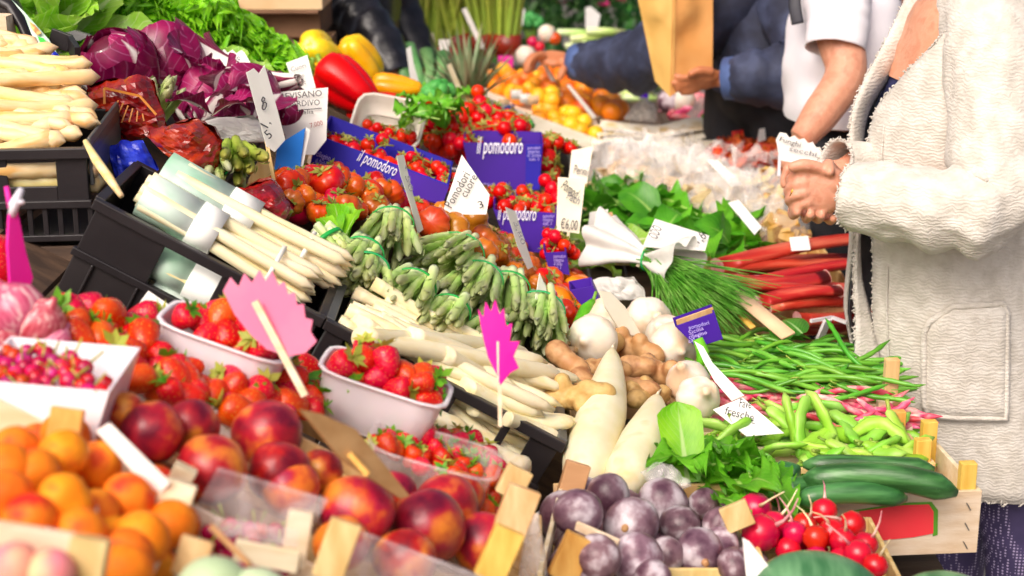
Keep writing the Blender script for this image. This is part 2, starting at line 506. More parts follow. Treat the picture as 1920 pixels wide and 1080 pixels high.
film_mat('crinkle_film', 'e6e2de', cover=0.22, rough=0.05, wrinkle=.45, stretch=(2.0, 2.0, .7), ns=6)
film_mat('white_bag', 'f2efe9', cover=0.6, rough=0.25, wrinkle=1.0)

# ------------------------------------------------------------------ ground: paving reaching far past the market
g = MB(); g.add([(-150, -60, 0), (150, -60, 0), (150, 300, 0), (-150, 300, 0)], [(0, 1, 2, 3)])
tag(link('ground', g.mesh('ground', 'joint', False)), kind='structure')
pav = bpy.data.objects['ground']
slab = MB(); slab.box((0, 0, 0.012), (0.592, 0.392, 0.016)); slab_me = slab.mesh('paving_slab', 'paving', False)
for i in range(-3, 8):
    for j in range(2, 26):
        o = link('paving_slab', slab_me, pav, None, 0)
        o.location = (i * 0.6 + (0.3 if j % 2 else 0), j * 0.4, 0)

# ------------------------------------------------------------------ the display stand under the produce
DROP = 0.17
stand = thing('display_stand', 'dark wooden market stand with sloping shelf under all the produce crates', 'market stall', (-0.2, 3.6, 0))
Y0, Y1 = 1.15, 6.6
def stand_pt(x, y, d=0.0): return Vector((x, y, plane_z(x) - DROP - d))
for k in range(12):                               # boards of the slope, laid along the stall
    xa, xb = 0.2 - (k + 1) * 0.095, 0.2 - k * 0.095 - 0.006
    ye = Y1 if xb > -0.25 else 4.45
    m = MB(); A, B = stand_pt(xa, 0), stand_pt(xb, 0)
    m.add([(A.x, Y0, A.z), (B.x, Y0, B.z), (B.x, ye, B.z), (A.x, ye, A.z), (A.x, Y0, A.z - .018), (B.x, Y0, B.z - .018), (B.x, ye, B.z - .018), (A.x, ye, A.z - .018)],
          [(0, 1, 2, 3), (7, 6, 5, 4), (0, 4, 5, 1), (1, 5, 6, 2), (2, 6, 7, 3), (3, 7, 4, 0)])
    part('board', m, 'dark_board', stand)
for k in range(5):
    m = MB(); m.box((0.247 + k * 0.095, (1.75 + Y1) / 2, ZF - DROP - 0.009), (0.089, Y1 - 1.75, 0.018)); part('board', m, 'dark_board', stand)
for x, y in ((0.55, 1.9), (0.55, 4.0), (0.55, 6.4), (-0.2, 1.3), (-0.2, 4.0), (-0.2, 6.4), (-0.85, 1.3), (-0.85, 4.3)):
    m = MB(); m.box((x, y, (plane_z(x) - DROP - .03) / 2), (.05, .05, plane_z(x) - DROP - .03)); part('leg', m, 'stand_leg', stand)
# ------------------------------------------------------------------ produce materials
mat('apricot', 'f07c12', 'f8921e', 'e04c20', scale=22, spec=.25, rough=0.6, bump=0.12, bscale=220, sss=0.15, lo=0.4, hi=0.68, rnd=0.12)
mat('peach_pink', 'e8788a', 'f0a08a', 'f3c08c', scale=12, rough=0.6, sss=0.15)
mat('nectarine', '6c0c28', 'b41a2c', 'e8882c', scale=19, rough=0.34, sss=0.1, lo=0.36, hi=0.63, rnd=0.18, bump=0.10, bscale=160, detail=6, voro=(420, 'd88a5c', .09))
mat('strawberry', 'cc0c06', 'dc1808', 'ec3408', scale=20, rough=0.25, sss=0.15, bump=0.35, bscale=260, voro=(330, 'e8b040', 0.19), rnd=0.12)
mat('calyx', '4c9a18', '7cba2c', scale=40, rough=0.5, transl=0.25, rnd=0.2)
mat('pale_calyx', 'a8b83a', 'c6cc5c', scale=40, rough=0.5, transl=0.25, rnd=0.2)
mat('berry', 'b8082c', 'd01038', 'c03070', scale=40, rough=0.22, rnd=0.3, sss=0.1, hue=0.03)
mat('stem', '7a9a30', '9ab04a', scale=30, rough=0.5)
mat('tomato', 'c8240a', 'dc3c0e', 'e06818', scale=14, rough=0.2, sss=0.1, rnd=0.12, hue=0.02)
mat('tomato_brown', 'c0641a', 'd87a24', 'c04c14', scale=16, rough=0.22, sss=0.08, rnd=0.12, hue=0.02, grad=('Z', [(0, 'c4641a'), (0.55, 'c05c14'), (1.0, '7c6014')], 0.6))
mat('tomato_orange', 'ec7a10', 'f08c14', 'e05a10', scale=16, rough=0.22, sss=0.1, rnd=0.1)
mat('cherry_tomato', 'd81006', 'e42008', scale=14, rough=0.2, spec=.35, hue=.006, sss=0.1, rnd=0.12)
mat('vine', '7c8a2c', 'a6a048', scale=30, rough=0.6, rnd=0.2)
mat('asp_green', 'a0d03c', 'bce064', 'd8eca0', scale=30, rough=0.45, rnd=0.14, hue=0.02, stretch=(0.5, 2, 2),
    grad=('X', [(0, 'f2f6d8'), (0.3, 'd8e8a4'), (0.6, 'bcd880'), (0.84, 'a4a07c'), (1.0, '7a6670')], 0.68))
mat('bract', '6a5a58', '8a8a58', scale=40, rough=0.5, rnd=0.2)
mat('asp_dark', '86a830', 'a4c048', scale=30, rough=0.5, rnd=0.2, grad=('X', [(0, 'a8c44c'), (0.6, '98b03c'), (1, '7c6434')], 0.7))
mat('asp_white', 'f0e4b4', 'f5ecc8', 'ecd894', scale=20, grad=('X', [(0, 'e6d8b4'), (.5, 'f0e6c4'), (1, 'dcc8b0')], .4), rough=0.42, sss=0.15, rnd=0.07, hue=0.008, stretch=(0.3, 2, 2), bump=0.1, bscale=80)
mat('asp_cream', 'f0d488', 'f4e2b0', 'e6b048', scale=22, rough=0.4, sss=0.15, rnd=0.08, stretch=(0.4, 2, 2), grad=('X', [(0, 'efd68c'), (0.7, 'f1dca0'), (1, 'e4b8a0')], 0.35))
mat('rhubarb', 'ac2018', 'c03424', 'd46c50', scale=14, rough=0.42, hue=.006, stretch=(0.1, 4, 4), rnd=0.18, bump=0.05, bscale=60)
mat('cucumber', '244f26', '336a34', '4f8a4c', scale=30, voro=(240, '5c8c4c', .10), rough=0.32, stretch=(0.3, 2, 2), bump=0.3, bscale=70, rnd=0.1)
mat('pod', '86c832', '9cd648', 'b0dc68', scale=18, rough=0.4, rnd=0.12, transl=0.12, hue=0.02)
mat('green_bean', '4a9420', '60a82c', '80c044', scale=18, rough=0.35, rnd=0.18, stretch=(0.4, 2, 2), hue=0.015)
mat('borlotti', 'd83058', 'e6607c', 'f0c0b0', scale=45, rough=0.45, rnd=0.12, lo=0.3, hi=0.66)
mat('radish', 'c40a30', 'd41438', 'b80a3c', scale=20, rough=0.22, sss=0.1, rnd=0.1)
mat('root', 'd06a7c', 'ecc8b8', scale=60, rough=0.6)
mat('pale_root', 'e6d8a0', 'efe6c0', scale=60, rough=0.6)
mat('dusky_purple', '523240', '80626c', 'cabec4', scale=26, rough=0.38, bump=0.2, bscale=90, rnd=0.25, lo=0.36, hi=0.64, detail=6, hue=.02)
mat('daikon', 'e8dab0', 'efe4c6', 'dcbe7c', scale=16, rough=0.4, sss=0.2, bump=0.12, bscale=40, rnd=0.04, lo=0.4, hi=0.75)
mat('ginger', 'b88a50', 'c8a068', '9c7040', scale=30, rough=0.55, bump=0.3, bscale=110, rnd=0.1)
mat('garlic', 'e6dac4', 'eee6d6', 'dcc09a', scale=20, rough=0.45, sss=0.15, rnd=0.05, stretch=(1, 1, 0.4))
mat('garlic_root', 'd0b890', 'b89868', scale=80, rough=0.8)
mat('chili', '5aa818', '78c028', scale=30, rough=0.25)
mat('pepper_yellow', 'ecb408', 'f2cc20', 'd8cc20', scale=9, rough=0.18, sss=0.1, rnd=0.05)
mat('pepper_red', 'd41004', 'e02008', scale=9, rough=0.24, spec=.3, hue=.003, sss=0.1, rnd=0.05)
mat('pepper_orange', 'f09a08', 'f4b010', scale=9, rough=0.2, sss=0.1)
mat('pepper_stem', '6a9a28', '8ab040', scale=30, rough=0.5)
mat('blade', '4c9a24', '66b034', '8cc858', scale=30, rough=0.45, rnd=0.1, transl=0.2)
mat('onion_pink', 'b83c58', 'd0607a', 'eec0bc', scale=1.1, rough=0.3, stretch=(5, 5, 0.3), rnd=0.15, lo=.3, hi=.7)
mat('red_cellophane', '640c0c', '901812', 'ac3418', scale=22, rough=0.18, bump=0.5, bscale=60, rnd=0.1, hue=0.008, spec=0.8)
mat('gold_print', 'c88030', rough=0.4)
mat('broccoli', '2f8c3c', '50a850', scale=60, rough=0.6, bump=0.8, bscale=160)
mat('pineapple_leaf', '5c7c50', '8a9a70', '9a8a68', scale=30, rough=0.45, rnd=0.2, stretch=(1, 1, 0.3))
mat('leek_green', '4c8a48', '7cae6c', scale=20, rough=0.5, stretch=(1, 1, .3), rnd=.15)
mat('pale_melon', 'b4cc98', 'ccdcb4', scale=10, rough=.4)
mat('melon', '3c7040', '6a9a68', scale=10, rough=0.3, stretch=(5, 1, 1), bump=.05)
mat('paper_white', 'eef0ea', 'f5f6f0', scale=12, rough=0.6, rnd=0.04)
mat('paper_green', '9cc8ac', 'c8dfd0', 'dfeae2', scale=10, stretch=(1, 1, 1), rough=0.5, rnd=0.05)
mat('paper_tissue', 'dcdad4', 'ecebe6', scale=20, rough=0.7, bump=0.5, bscale=40, transl=0.25)
mat('dried_red', '9c2008', 'c04010', 'e07030', scale=40, rough=0.5, rnd=0.25)
mat('dried_cream', 'b89868', 'd4bc90', '98784c', scale=30, rough=0.7, rnd=0.15)
mat('dried_yellow', 'e0b850', 'ecd080', 'a85838', scale=30, rough=0.6, rnd=0.25, hue=0.03)
mat('wax_paper', 'ede2c4', 'f4ecd8', 'd8c080', scale=14, rough=0.6, rnd=0.06)
mat('meat_pink', 'd85070', 'e88a98', 'f4ccc8', scale=26, rough=0.35, rnd=0.15)
mat('flower_pink', 'c01868', 'd83888', 'e878b0', scale=30, rough=0.6, transl=0.3, rnd=0.25)
mat('foliage', '1c4a1c', '2c6424', '4a8030', scale=20, rough=0.55, transl=0.25, rnd=0.3)
mat('red_wrap', '7c1014', '981820', scale=15, rough=0.35)
leaf_mat('lettuce', '74c810', 'a0e428', 'c8ec90', ribw=0.05, veins=0.25, transl=0.4)
leaf_mat('lettuce_pale', '8cc830', 'b4dc58', 'e4f0b8', ribw=0.10, veins=0.4, transl=0.35)
leaf_mat('radicchio', '700840', 'a01258', 'f4ece6', ribw=0.12, veins=0.42, vein_col='c878a8', transl=0.15, rough=0.28, vscale=8)
leaf_mat('treviso', '7a0c34', '94184c', 'f6efe8', ribw=0.2, veins=0.4, vein_col='e0a8c0', transl=0.12, rough=0.3)
leaf_mat('spinach', '3f9018', '5cb024', '9ccc60', ribw=0.03, veins=0.4, vein_col='7cbc40', transl=0.3, rough=0.35)
leaf_mat('chard', '58a81c', '78c82c', 'b4dc70', ribw=0.04, veins=0.35, vein_col='94cc50', transl=0.35, rough=0.35)
leaf_mat('basil', '3c8c1c', '54a42c', 'b8dc90', ribw=0.03, veins=0.5, vein_col='8cc85c', transl=0.25, rough=0.3)

# ------------------------------------------------------------------ produce shapes
def fruit_mesh(name, m, r=0.024, seed=0, crease=0.10, flat=0.95, n=20, pit=0.16, wob=.05):
    mb = MB(); k = 12; prof = []
    for i in range(k + 1):
        a = math.pi * i / k
        z = -math.cos(a); q = max(math.sin(a), 0.03)
        if i > k - 3: z -= pit * (i - (k - 3)) / 3
        prof.append((q * r, z * r * flat))
    def mod(a, t):
        d = abs((a + math.pi) % (2 * math.pi) - math.pi)
        c = 1 - crease * math.exp(-(d / 0.22) ** 2)
        return c * (1 + wob * noise.noise(Vector((math.cos(a) * .9, math.sin(a) * .9, t * 2.4 + seed * 5))))
    mb.lathe(prof, n, mod)
    return mb.mesh(name, m)

APR = [Proto('apricot', fruit_mesh('apricot', 'apricot', 0.0245, i, 0.09)) for i in range(3)]
STK = MB(); STK.add([(0.006 * math.cos(a), 0.006 * math.sin(a), 0) for a in [k * 0.7854 for k in range(8)]], [tuple(range(8))])
NEC = [Proto('nectarine', fruit_mesh('nectarine', 'nectarine', 0.040, i + 9, 0.05, 1.12, 24, 0.12, .10)) for i in range(3)]
PCH = [Proto('peach', fruit_mesh('peach', 'peach_pink', 0.034, 4, 0.08))]
def purple(i):
    st = MB(); z = .036 * (.90 - .02 * i); st.lathe([(.0065, z - .004), (.005, z - .001), (.0045, z + .002), (.001, z + .001)], 10)
    return Proto('purple_fruit', fruit_mesh('purple_fruit', 'dusky_purple', 0.036, i * 3 + 3, 0.02 + .02 * (i % 2), 0.88 + .06 * (i % 3), 22, 0.08, .12), [('stem_scar', st.mesh('stem_scar', 'brown_board'))])
PUR = [purple(i) for i in range(4)]

def calyx_mesh(name, m, r, n=6, z=0.0, lift=0.25, stem=0.012, seed=1):
    mb = MB(); rr = random.Random(seed)
    for k in range(n):
        a = 2 * math.pi * k / n + rr.uniform(-.2, .2); q = r * rr.uniform(.8, 1.2)
        d = Vector((math.cos(a), math.sin(a), 0)); s_ = Vector((-math.sin(a), math.cos(a), 0)) * q * 0.26
        l = lift + rr.uniform(-.15, .4)
        mb.add([Vector((0, 0, z)), d * q * .5 + s_ + Vector((0, 0, z + q * l * .7)), d * q * .5 - s_ + Vector((0, 0, z + q * l * .7)), d * q + Vector((0, 0, z + q * l))], [(0, 2, 3, 1)])
    if stem: mb.tube([(0, 0, z - .001), (stem * .2, 0, z + stem * .6), (stem * .5, 0, z + stem)], [r * .09, r * .08, r * .07], 5)
    return mb.mesh(name, m)

def strawberry(i):
    mb = MB(); rr = random.Random(i); L = rr.uniform(.036, .043); w = rr.uniform(.0155, .0185)
    prof = [(.08, 0), (.35, .04), (.62, .16), (.85, .36), (.98, .58), (1, .74), (.9, .88), (.6, .97), (.1, 1.0)]
    mb.lathe([(w * a, L * (b - .5)) for a, b in prof], 14, lambda a, t: 1 + .08 * noise.noise(Vector((math.cos(a), math.sin(a), t * 2 + i * 7))))
    return Proto('strawberry', mb.mesh('strawberry', 'strawberry'), [('calyx', calyx_mesh('calyx', 'calyx' if i % 3 else 'pale_calyx', .017, 7, L * .5, .2, .012, i))])
STR = [strawberry(i) for i in range(5)]

def berry(i):
    mb = MB(); mb.ball((0, 0, 0), .0085, 10)
    st = MB(); st.tube([(0, 0, .007), (.002, .001, .014), (.005, .002, .022)], .0011, 4)
    return Proto('red_berry', mb.mesh('red_berry', 'berry'), [('stalk', st.mesh('stalk', 'pale_calyx'))])
BER = [berry(0)]

def ribbed(name, m, r, h, ribs, depth, seed, calyx_r=0.018):
    mb = MB(); k = 12; prof = []
    for i in range(k + 1):
        a = math.pi * i / k; z = -math.cos(a); q = max(math.sin(a), .04) ** .85
        if i > k - 4: z -= .22 * ((i - (k - 4)) / 4) ** 1.5
        prof.append((q * r, z * h))
    def mod(a, t):
        w = math.sin(math.pi * t) ** .5 if 0 < t < 1 else .3
        return 1 - depth * (1 - abs(math.cos(ribs * a / 2 + .5 * math.sin(a + seed)))) ** 1.6 * (1.2 - .5 * w) + .05 * noise.noise(Vector((math.cos(a) * .8, math.sin(a) * .8, seed)))
    mb.lathe(prof, 36, mod)
    return Proto(name, mb.mesh(name, m), [('calyx', calyx_mesh('calyx', 'vine', calyx_r, 6, h * .78, .12, .012, seed))])
TOM = [ribbed('red_tomato', 'tomato', .03, .023, 8 + i, .16, i) for i in range(3)]
TOMR = [ribbed('round_tomato', 'tomato', .029, .026, 5, .03, i + 5) for i in range(2)]
TOMB = [ribbed('ribbed_tomato', 'tomato_brown', .034, .025, 7 + i, .2, i) for i in range(3)]
def plum(i):
    mb = MB(); mb.lathe([(.0015, -.032), (.012, -.029), (.019, -.018), (.0215, 0), (.021, .014), (.016, .026), (.006, .030), (.002, .027)], 14, lambda a, t: 1 + .05 * math.cos(3 * a + i))
    return Proto('plum_tomato', mb.mesh('plum_tomato', 'tomato_orange'), [('calyx', calyx_mesh('calyx', 'vine', .014, 5, .027, .2, .01, i))])
PLUM = [plum(i) for i in range(2)]

CT_ME = [fruit_mesh('cherry_tomato', 'cherry_tomato', .0165, i, .01, .97, 14, .08) for i in range(2)]
CT_CAL = calyx_mesh('calyx', 'vine', .013, 5, .015, .35, .006, 3)
def truss(p, M, label, group, n=6, s=1.0):
    """a vine truss: stem with its cherry tomatoes"""
    t = thing('vine_tomato_truss', label, 'tomatoes', p, group)
    st = MB(); main = [M @ Vector((x * .012, .006 * math.sin(x * .9), .012 + .004 * math.sin(x))) * s + p for x in range(-4, 5)]
    st.tube(main, .0018, 5)
    for k in range(n):
        x = (k - (n - 1) / 2) * .085 / n * 2
        side = 1 if k % 2 else -1
        c = M @ Vector((x * .55, side * .0155, -.004 + R.uniform(-.004, .005))) * s + p
        ms = Matrix.Translation(c) @ (M @ Euler((side * -.7 + R.gauss(0, .4), R.gauss(0, .4), R.uniform(0, 6))).to_matrix()).to_4x4() @ Matrix.Scale(s * R.uniform(.9, 1.1), 4)
        o = link('tomato', R.choice(CT_ME), t); o.matrix_local = Matrix.Translation(-p) @ ms
        link('calyx', CT_CAL, o)
        st.tube([M @ Vector((x * .55, .004 * side, .013)) * s + p, M @ Vector((x * .55, side * .012, .014)) * s + p, c], .0012, 4)
    part('stem', st, 'vine', t, True)
    return t

def spear_mesh(name, m, L=1.0, r=.0075, seed=0, tip=.26, bend=.02, bracts=True, n=8, swell=1.18, knob=0.0, te=2.6):
    """asparagus spear along X from cut end (0) to tip (L)"""
    rr = random.Random(seed); mb = MB(); pts, rad = [], []
    for i in range(17):
        t = i / 16
        pts.append((t * L, bend * math.sin(t * 2.6 + seed), bend * .6 * math.sin(t * 2 + seed * 2)))
        if t < 1 - tip: q = 1.0 - .1 * t
        else:
            u = (t - (1 - tip)) / tip; q = (.93 + (swell - .93) * math.sin(min(u * 2.2, 1.57))) * max(0, 1 - u ** te) ** .75 + .05
        rad.append(r * q * (1 + knob * math.sin(t * 37 + seed)))
    mb.tube(pts, rad, n)
    if bracts:
        for i in range(9):
            t = .25 + .72 * (i / 9) ** .8; a = i * 2.4 + seed
            k = min(int(t * 16), 15); p = Vector(pts[k]).lerp(Vector(pts[k + 1]), t * 16 - k); q = rad[k] * 1.03
            d = Vector((0, math.cos(a), math.sin(a))); s_ = Vector((0, -math.sin(a), math.cos(a)))
            b = .9 * r
            mb.add([p + d * q * .96 - s_ * b, p + d * q * .96 + s_ * b, p + d * q * 1.12 + Vector((L * .045, 0, 0)) + s_ * b * .3, p + d * q * 1.0 + Vector((L * .085, 0, 0))], [(0, 1, 2, 3)])
    return mb.mesh(name, m)
SG = [spear_mesh('spear', 'asp_green', .2, .0077, i, .30, .005, True, 9, 1.08) for i in range(4)]
SD = [spear_mesh('spear', 'asp_dark', .26, .0095, i + 4, .3, .004) for i in range(3)]
SW = [spear_mesh('spear', 'asp_white', .255, .0094, i + 8, .12, .002, False, 10, 1.0, .02, 3.4) for i in range(3)]
SWL = [Proto('white_asparagus', spear_mesh('white_asparagus', 'asp_white', 1.0, .0125, i + 20, .22, .02, False, 12, 1.0)) for i in range(3)]
SC = [Proto('cream_asparagus', spear_mesh('cream_asparagus', 'asp_cream', .24, .0125, i + 30, .13, .008, False, 10, 1.12, .06, 4.5)) for i in range(5)]

def bundle(label, cat, group, A, B, meshes, L, n, rad, band=.35, bandm='band_green', fan=.25, sl=.0075, wraps=(), bw=.0016, sq=.8, xs=1.0):
    """spears bound together; A cut end, B the way the tips point"""
    x = (B - A).normalized(); z = Vector((0, 0, 1)); y = z.cross(x).normalized(); z = x.cross(y)
    Mx = Matrix((x, y, z)).transposed()
    t = thing('asparagus_bundle', label, cat, A, group)
    k = 0
    for i in range(n):
        q = rad * math.sqrt((i + .5) / n) * .92; a = i * 2.39996
        cy, cz = q * math.cos(a), q * math.sin(a) * sq
        M = Matrix.Translation(Mx @ Vector((R.uniform(-.012, .004), cy, cz)))
        dv = (Mx @ Vector((1, cy / rad * fan + R.gauss(0, .03), cz / rad * fan * .7 + R.gauss(0, .03)))).normalized()
        yy = Vector((0, 0, 1)).cross(dv).normalized(); zz = dv.cross(yy)
        # pinch at the band: pull the base outwards the other way
        base = Mx @ Vector((R.uniform(-.01, .004), cy * (1 - fan * .5), cz * (1 - fan * .5)))
        o = link('spear', R.choice(meshes), t)
        o.matrix_local = Matrix.Translation(base) @ (Matrix((dv, yy, zz)).transposed() @ Matrix.Rotation(R.uniform(0, 6.28), 3, 'X')).to_4x4() @ Matrix.Diagonal((L / .2 if meshes is SG else xs, R.uniform(.85, 1.12), R.uniform(.85, 1.12), 1))
    def ring(pos, width, extra, name, m, nn=24):
        mb = MB(); rr = rad * .92 * (1 - fan * .5) + fan * .6 * pos * L + sl + extra
        c = A + x * (pos * L)
        ringp = [(math.cos(2 * math.pi * i / nn), math.sin(2 * math.pi * i / nn)) for i in range(nn)]
        vs = []
        for dx in (-width / 2, width / 2):
            for r_ in (rr, rr + .0018):
                vs += [c + x * dx + y * (r_ * a) + z * (((r_ - sl) * sq + sl) * b) for a, b in ringp]
        fs = []
        for i in range(nn):
            j = (i + 1) % nn
            fs += [(i, j, nn * 2 + j, nn * 2 + i), (nn + i, nn * 3 + i, nn * 3 + j, nn + j), (i, nn + i, nn + j, j), (2 * nn + i, 2 * nn + j, 3 * nn + j, 3 * nn + i)]
        mb.add(vs, fs); part(name, mb, m, t, True)
    if band: ring(band, .007, .001, 'rubber_band', bandm)
    for (pos, w_, m_, e_) in wraps: ring(pos, w_, e_, 'paper_sleeve', m_)
    return t

def bean_proto(name, m, L, r, bend, seed, flat=1.0, lumps=0, pointed=True, tail=True):
    mb = MB(); rr = random.Random(seed); pts, rad = [], []
    for i in range(13):
        t = i / 12
        pts.append(((t - .5) * L, bend * L * math.sin(math.pi * t) + .006 * math.sin(5 * t + seed), bend * .3 * L * math.sin(2 * t + seed)))
        q = min(1, (t / .12) ** .6 if t > 0 else .12, ((1 - t) / .14) ** .7 if t < 1 else .08)
        if lumps: q *= 1 + .13 * math.sin(t * lumps * 6.28)
        rad.append(max(r * q, r * .12))
    mb.tube(pts, rad, 8, flat)
    kids = []
    if tail:
        st = MB(); A = Vector(pts[0]); st.tube([A + Vector((.002, 0, 0)), A + Vector((-.006, 0, .001)), A + Vector((-.012, -.002, .003))], [r * .3, r * .25, r * .3], 5)
        kids = [('stalk', st.mesh('stalk', 'stem'))]
    return Proto(name, mb.mesh(name, m), kids)
GBE = [bean_proto('green_bean', 'green_bean', R.uniform(.13, .16), .0046, b, i, 1.0, 5, True) for i, b in enumerate((.04, .10, -.06, .15, -.12))]
POD = [bean_proto('pea_pod', 'pod', R.uniform(.09, .12), .0105, b, i + 9, .55, 4, True) for i, b in enumerate((.08, .16, -.1, .2))]
BOR = [bean_proto('borlotti_pod', 'borlotti', R.uniform(.12, .15), .0062, b, i + 19, .75, 5, True) for i, b in enumerate((.06, .14, -.1, -.18))]

def cucumber(i, L, r, bend):
    mb = MB(); pts, rad = [], []
    for k in range(17):
        t = k / 16; pts.append(((t - .5) * L, 0, bend * math.sin(math.pi * t)))
        q = min(1, (max(t, .01) / .12) ** .5, (max(1 - t, .01) / .12) ** .5)
        rad.append(r * max(q, .2) * (1 + .04 * math.sin(9 * t + i)))
    mb.tube(pts, rad, 14)
    e = MB(); e.tube([pts[0], Vector(pts[0]) + Vector((-.012, 0, -.002))], [r * .22, r * .16], 6)
    return Proto('cucumber', mb.mesh('cucumber', 'cucumber'), [('stalk', e.mesh('stalk', 'pepper_stem'))])

def radish(i, s=1.0):
    mb = MB(); mb.lathe([(.001, -.018), (.006, -.0165), (.0135, -.01), (.0175, 0), (.016, .009), (.009, .0155), (.003, .0175), (.001, .018)], 14, lambda a, t: 1 + .05 * noise.noise(Vector((math.cos(a), math.sin(a), i * 3))))
    rt = MB(); q = R.uniform(-.6, .6)
    rt.tube([(0, 0, .016), (.002 * q, 0, .026), (.012 * q, .004, .040), (.03 * q, .01, .052)], [.0028, .0016, .0011, .0006], 5)
    return Proto('radish', mb.mesh('radish', 'radish'), [('root', rt.mesh('root', 'root' if i % 2 else 'pale_root'))])
RAD = [radish(i) for i in range(4)]

def garlic(i):
    mb = MB(); lob = 7 + i
    mb.lathe([(.003, -.026), (.016, -.025), (.028, -.017), (.0335, -.003), (.030, .011), (.019, .022), (.010, .030), (.007, .040), (.0055, .046)], 28,
             lambda a, t: 1 - .09 * (1 - abs(math.cos(lob * a / 2))) * (1 - t) - .02 * math.sin(a + i))
    rt = MB(); rt.lathe([(.002, -.0285), (.010, -.0275), (.012, -.0255), (.006, -.025)], 12)
    return Proto('garlic_bulb', mb.mesh('garlic_bulb', 'garlic'), [('root_plate', rt.mesh('root_plate', 'garlic_root'))])
GAR = [garlic(i) for i in range(3)]
def onion(i):
    mb = MB(); mb.lathe([(.003, -.03), (.018, -.027), (.032, -.014), (.036, 0), (.031, .016), (.017, .028), (.007, .036), (.004, .046)], 22, lambda a, t: 1 + .015 * math.sin(9 * a + i))
    rt = MB(); rt.lathe([(.001, -.034), (.006, -.032), (.008, -.0285), (.004, -.028)], 10)
    return Proto('white_onion', mb.mesh('white_onion', 'garlic'), [('root_plate', rt.mesh('root_plate', 'garlic_root'))])
ONI = [onion(i) for i in range(2)]

def remeshed(mb, name, m, voxel, smooth=4):
    """one continuous skin round overlapping volumes"""
    me = mb.mesh(name, m); o = bpy.data.objects.new(name, me); COL.objects.link(o)
    r = o.modifiers.new('r', 'REMESH'); r.mode = 'VOXEL'; r.voxel_size = voxel; r.use_smooth_shade = True
    if smooth:
        s_ = o.modifiers.new('s', 'SMOOTH'); s_.factor = .5; s_.iterations = smooth
    dg = bpy.context.evaluated_depsgraph_get()
    ev = o.evaluated_get(dg); out = bpy.data.meshes.new_from_object(ev)
    bpy.data.objects.remove(o)
    out.name = name
    if not out.materials: out.materials.append(MATS[m])
    out.polygons.foreach_set('use_smooth', [True] * len(out.polygons))
    return out
def ginger(i):
    rr = random.Random(i + 50); mb = MB(); p = Vector((-.035, 0, 0))
    for k in range(5):
        mb.ball(p, (rr.uniform(.021, .027), rr.uniform(.017, .023), rr.uniform(.016, .021)), 12)
        if k in (1, 3):
            d = Vector((rr.uniform(-.3, .3), rr.choice((-1, 1)), rr.uniform(-.2, .7))).normalized()
            mb.ball(p + d * .018, .016, 10); mb.ball(p + d * .027, (.014, .014, .0135), 10)
        p = p + Vector((.019, rr.uniform(-.008, .008), rr.uniform(-.005, .006)))
    return Proto('ginger_root', remeshed(mb, 'ginger_root', 'ginger', .0028, 3))
GIN = [ginger(i) for i in range(3)]

def pepper(i, m, L=.105, w=.045, lobes=4, taper=.75):
    mb = MB(); prof = [(.10, 0), (.55, .01), (.86, .08), (1, .2), (1, .38), (.93, .58), (.85 * taper + .12, .78), (.66 * taper + .1, .92), (.36 * taper, .99), (.08, .965)]
    def mod(a, t):
        c = abs(math.cos(lobes * a / 2 + i)); return (1 - .36 * (1 - c) ** 1.5 * (0.45 + .6 * t) + .06 * noise.noise(Vector((math.cos(a), math.sin(a), t * 2.2 + i * 4))), 0)
    mb.lathe([(w * a, L * (.5 - b) + (0.012 if k == 0 else 0) * -1) for k, (a, b) in enumerate(prof)], 40, mod)
    st = MB(); st.tube([(0, 0, L * .5 - .016), (.001, 0, L * .5 + .002), (.004, .002, L * .5 + .018), (.012, .004, L * .5 + .03)], [.016, .008, .006, .0065], 8)
    return Proto('bell_pepper', mb.mesh('bell_pepper', m), [('stem', st.mesh('stem', 'pepper_stem'))])

def leaf_mesh(name, m, L, W, seed=0, ruffle=.25, freq=7, cup=.25, curl=.6, nu=10, nv=12, shape='oval', stalk=0.0):
    """leaf from its base at the origin along +X, face up +Z; rim ruffled, tip curling down"""
    rr = random.Random(seed); mb = MB()
    def wid(v):
        if shape == 'fan': return max(.16, min(1, v * 1.7)) * (1 - max(0, v - .8) * 1.6)
        if shape == 'strap': return .55 + .45 * math.sin(min(v * 2.2, 1.57)) if v < .8 else (1 - ((v - .8) / .2) ** 2 * .9)
        return max(.07, math.sin(math.pi * min(1, v * .93 + .04)) ** .7)
    def fn(u, v):
        a = (u - .5) * 2; w = W * wid(v)
        e = abs(a) ** 1.6
        rf = ruffle * W * e * (.35 + .65 * v) * (math.sin(freq * (v * 3.2 + a * .6) + seed + (1.7 if a > 0 else 0)) + .6 * math.sin(freq * 2.1 * v + seed * 3 + a))
        if v > .85: rf += ruffle * W * ((v - .85) / .15) * .6 * math.sin(freq * a * 2.2 + seed)
        ang = curl * v * v
        x = L * (v - .22 * curl * v ** 3); z = -L * .5 * ang * v + cup * w * a * a
        yy = a * w * (1 - .15 * abs(cup) * e)
        return Vector((x + .25 * rf, yy + .3 * rf * a, z + rf))
    mb.grid(nu, nv, fn)
    if stalk:
        o = len(mb.v)
        mb.tube([(-stalk, 0, -.01 * stalk), (0, 0, 0), (L * .35, 0, fn(.5, .35).z - .001)], [.0035, .003, .0012], 6)
        for i in range(o, len(mb.v)): mb.uv[i] = (.5, .02)
    return mb.mesh(name, m)

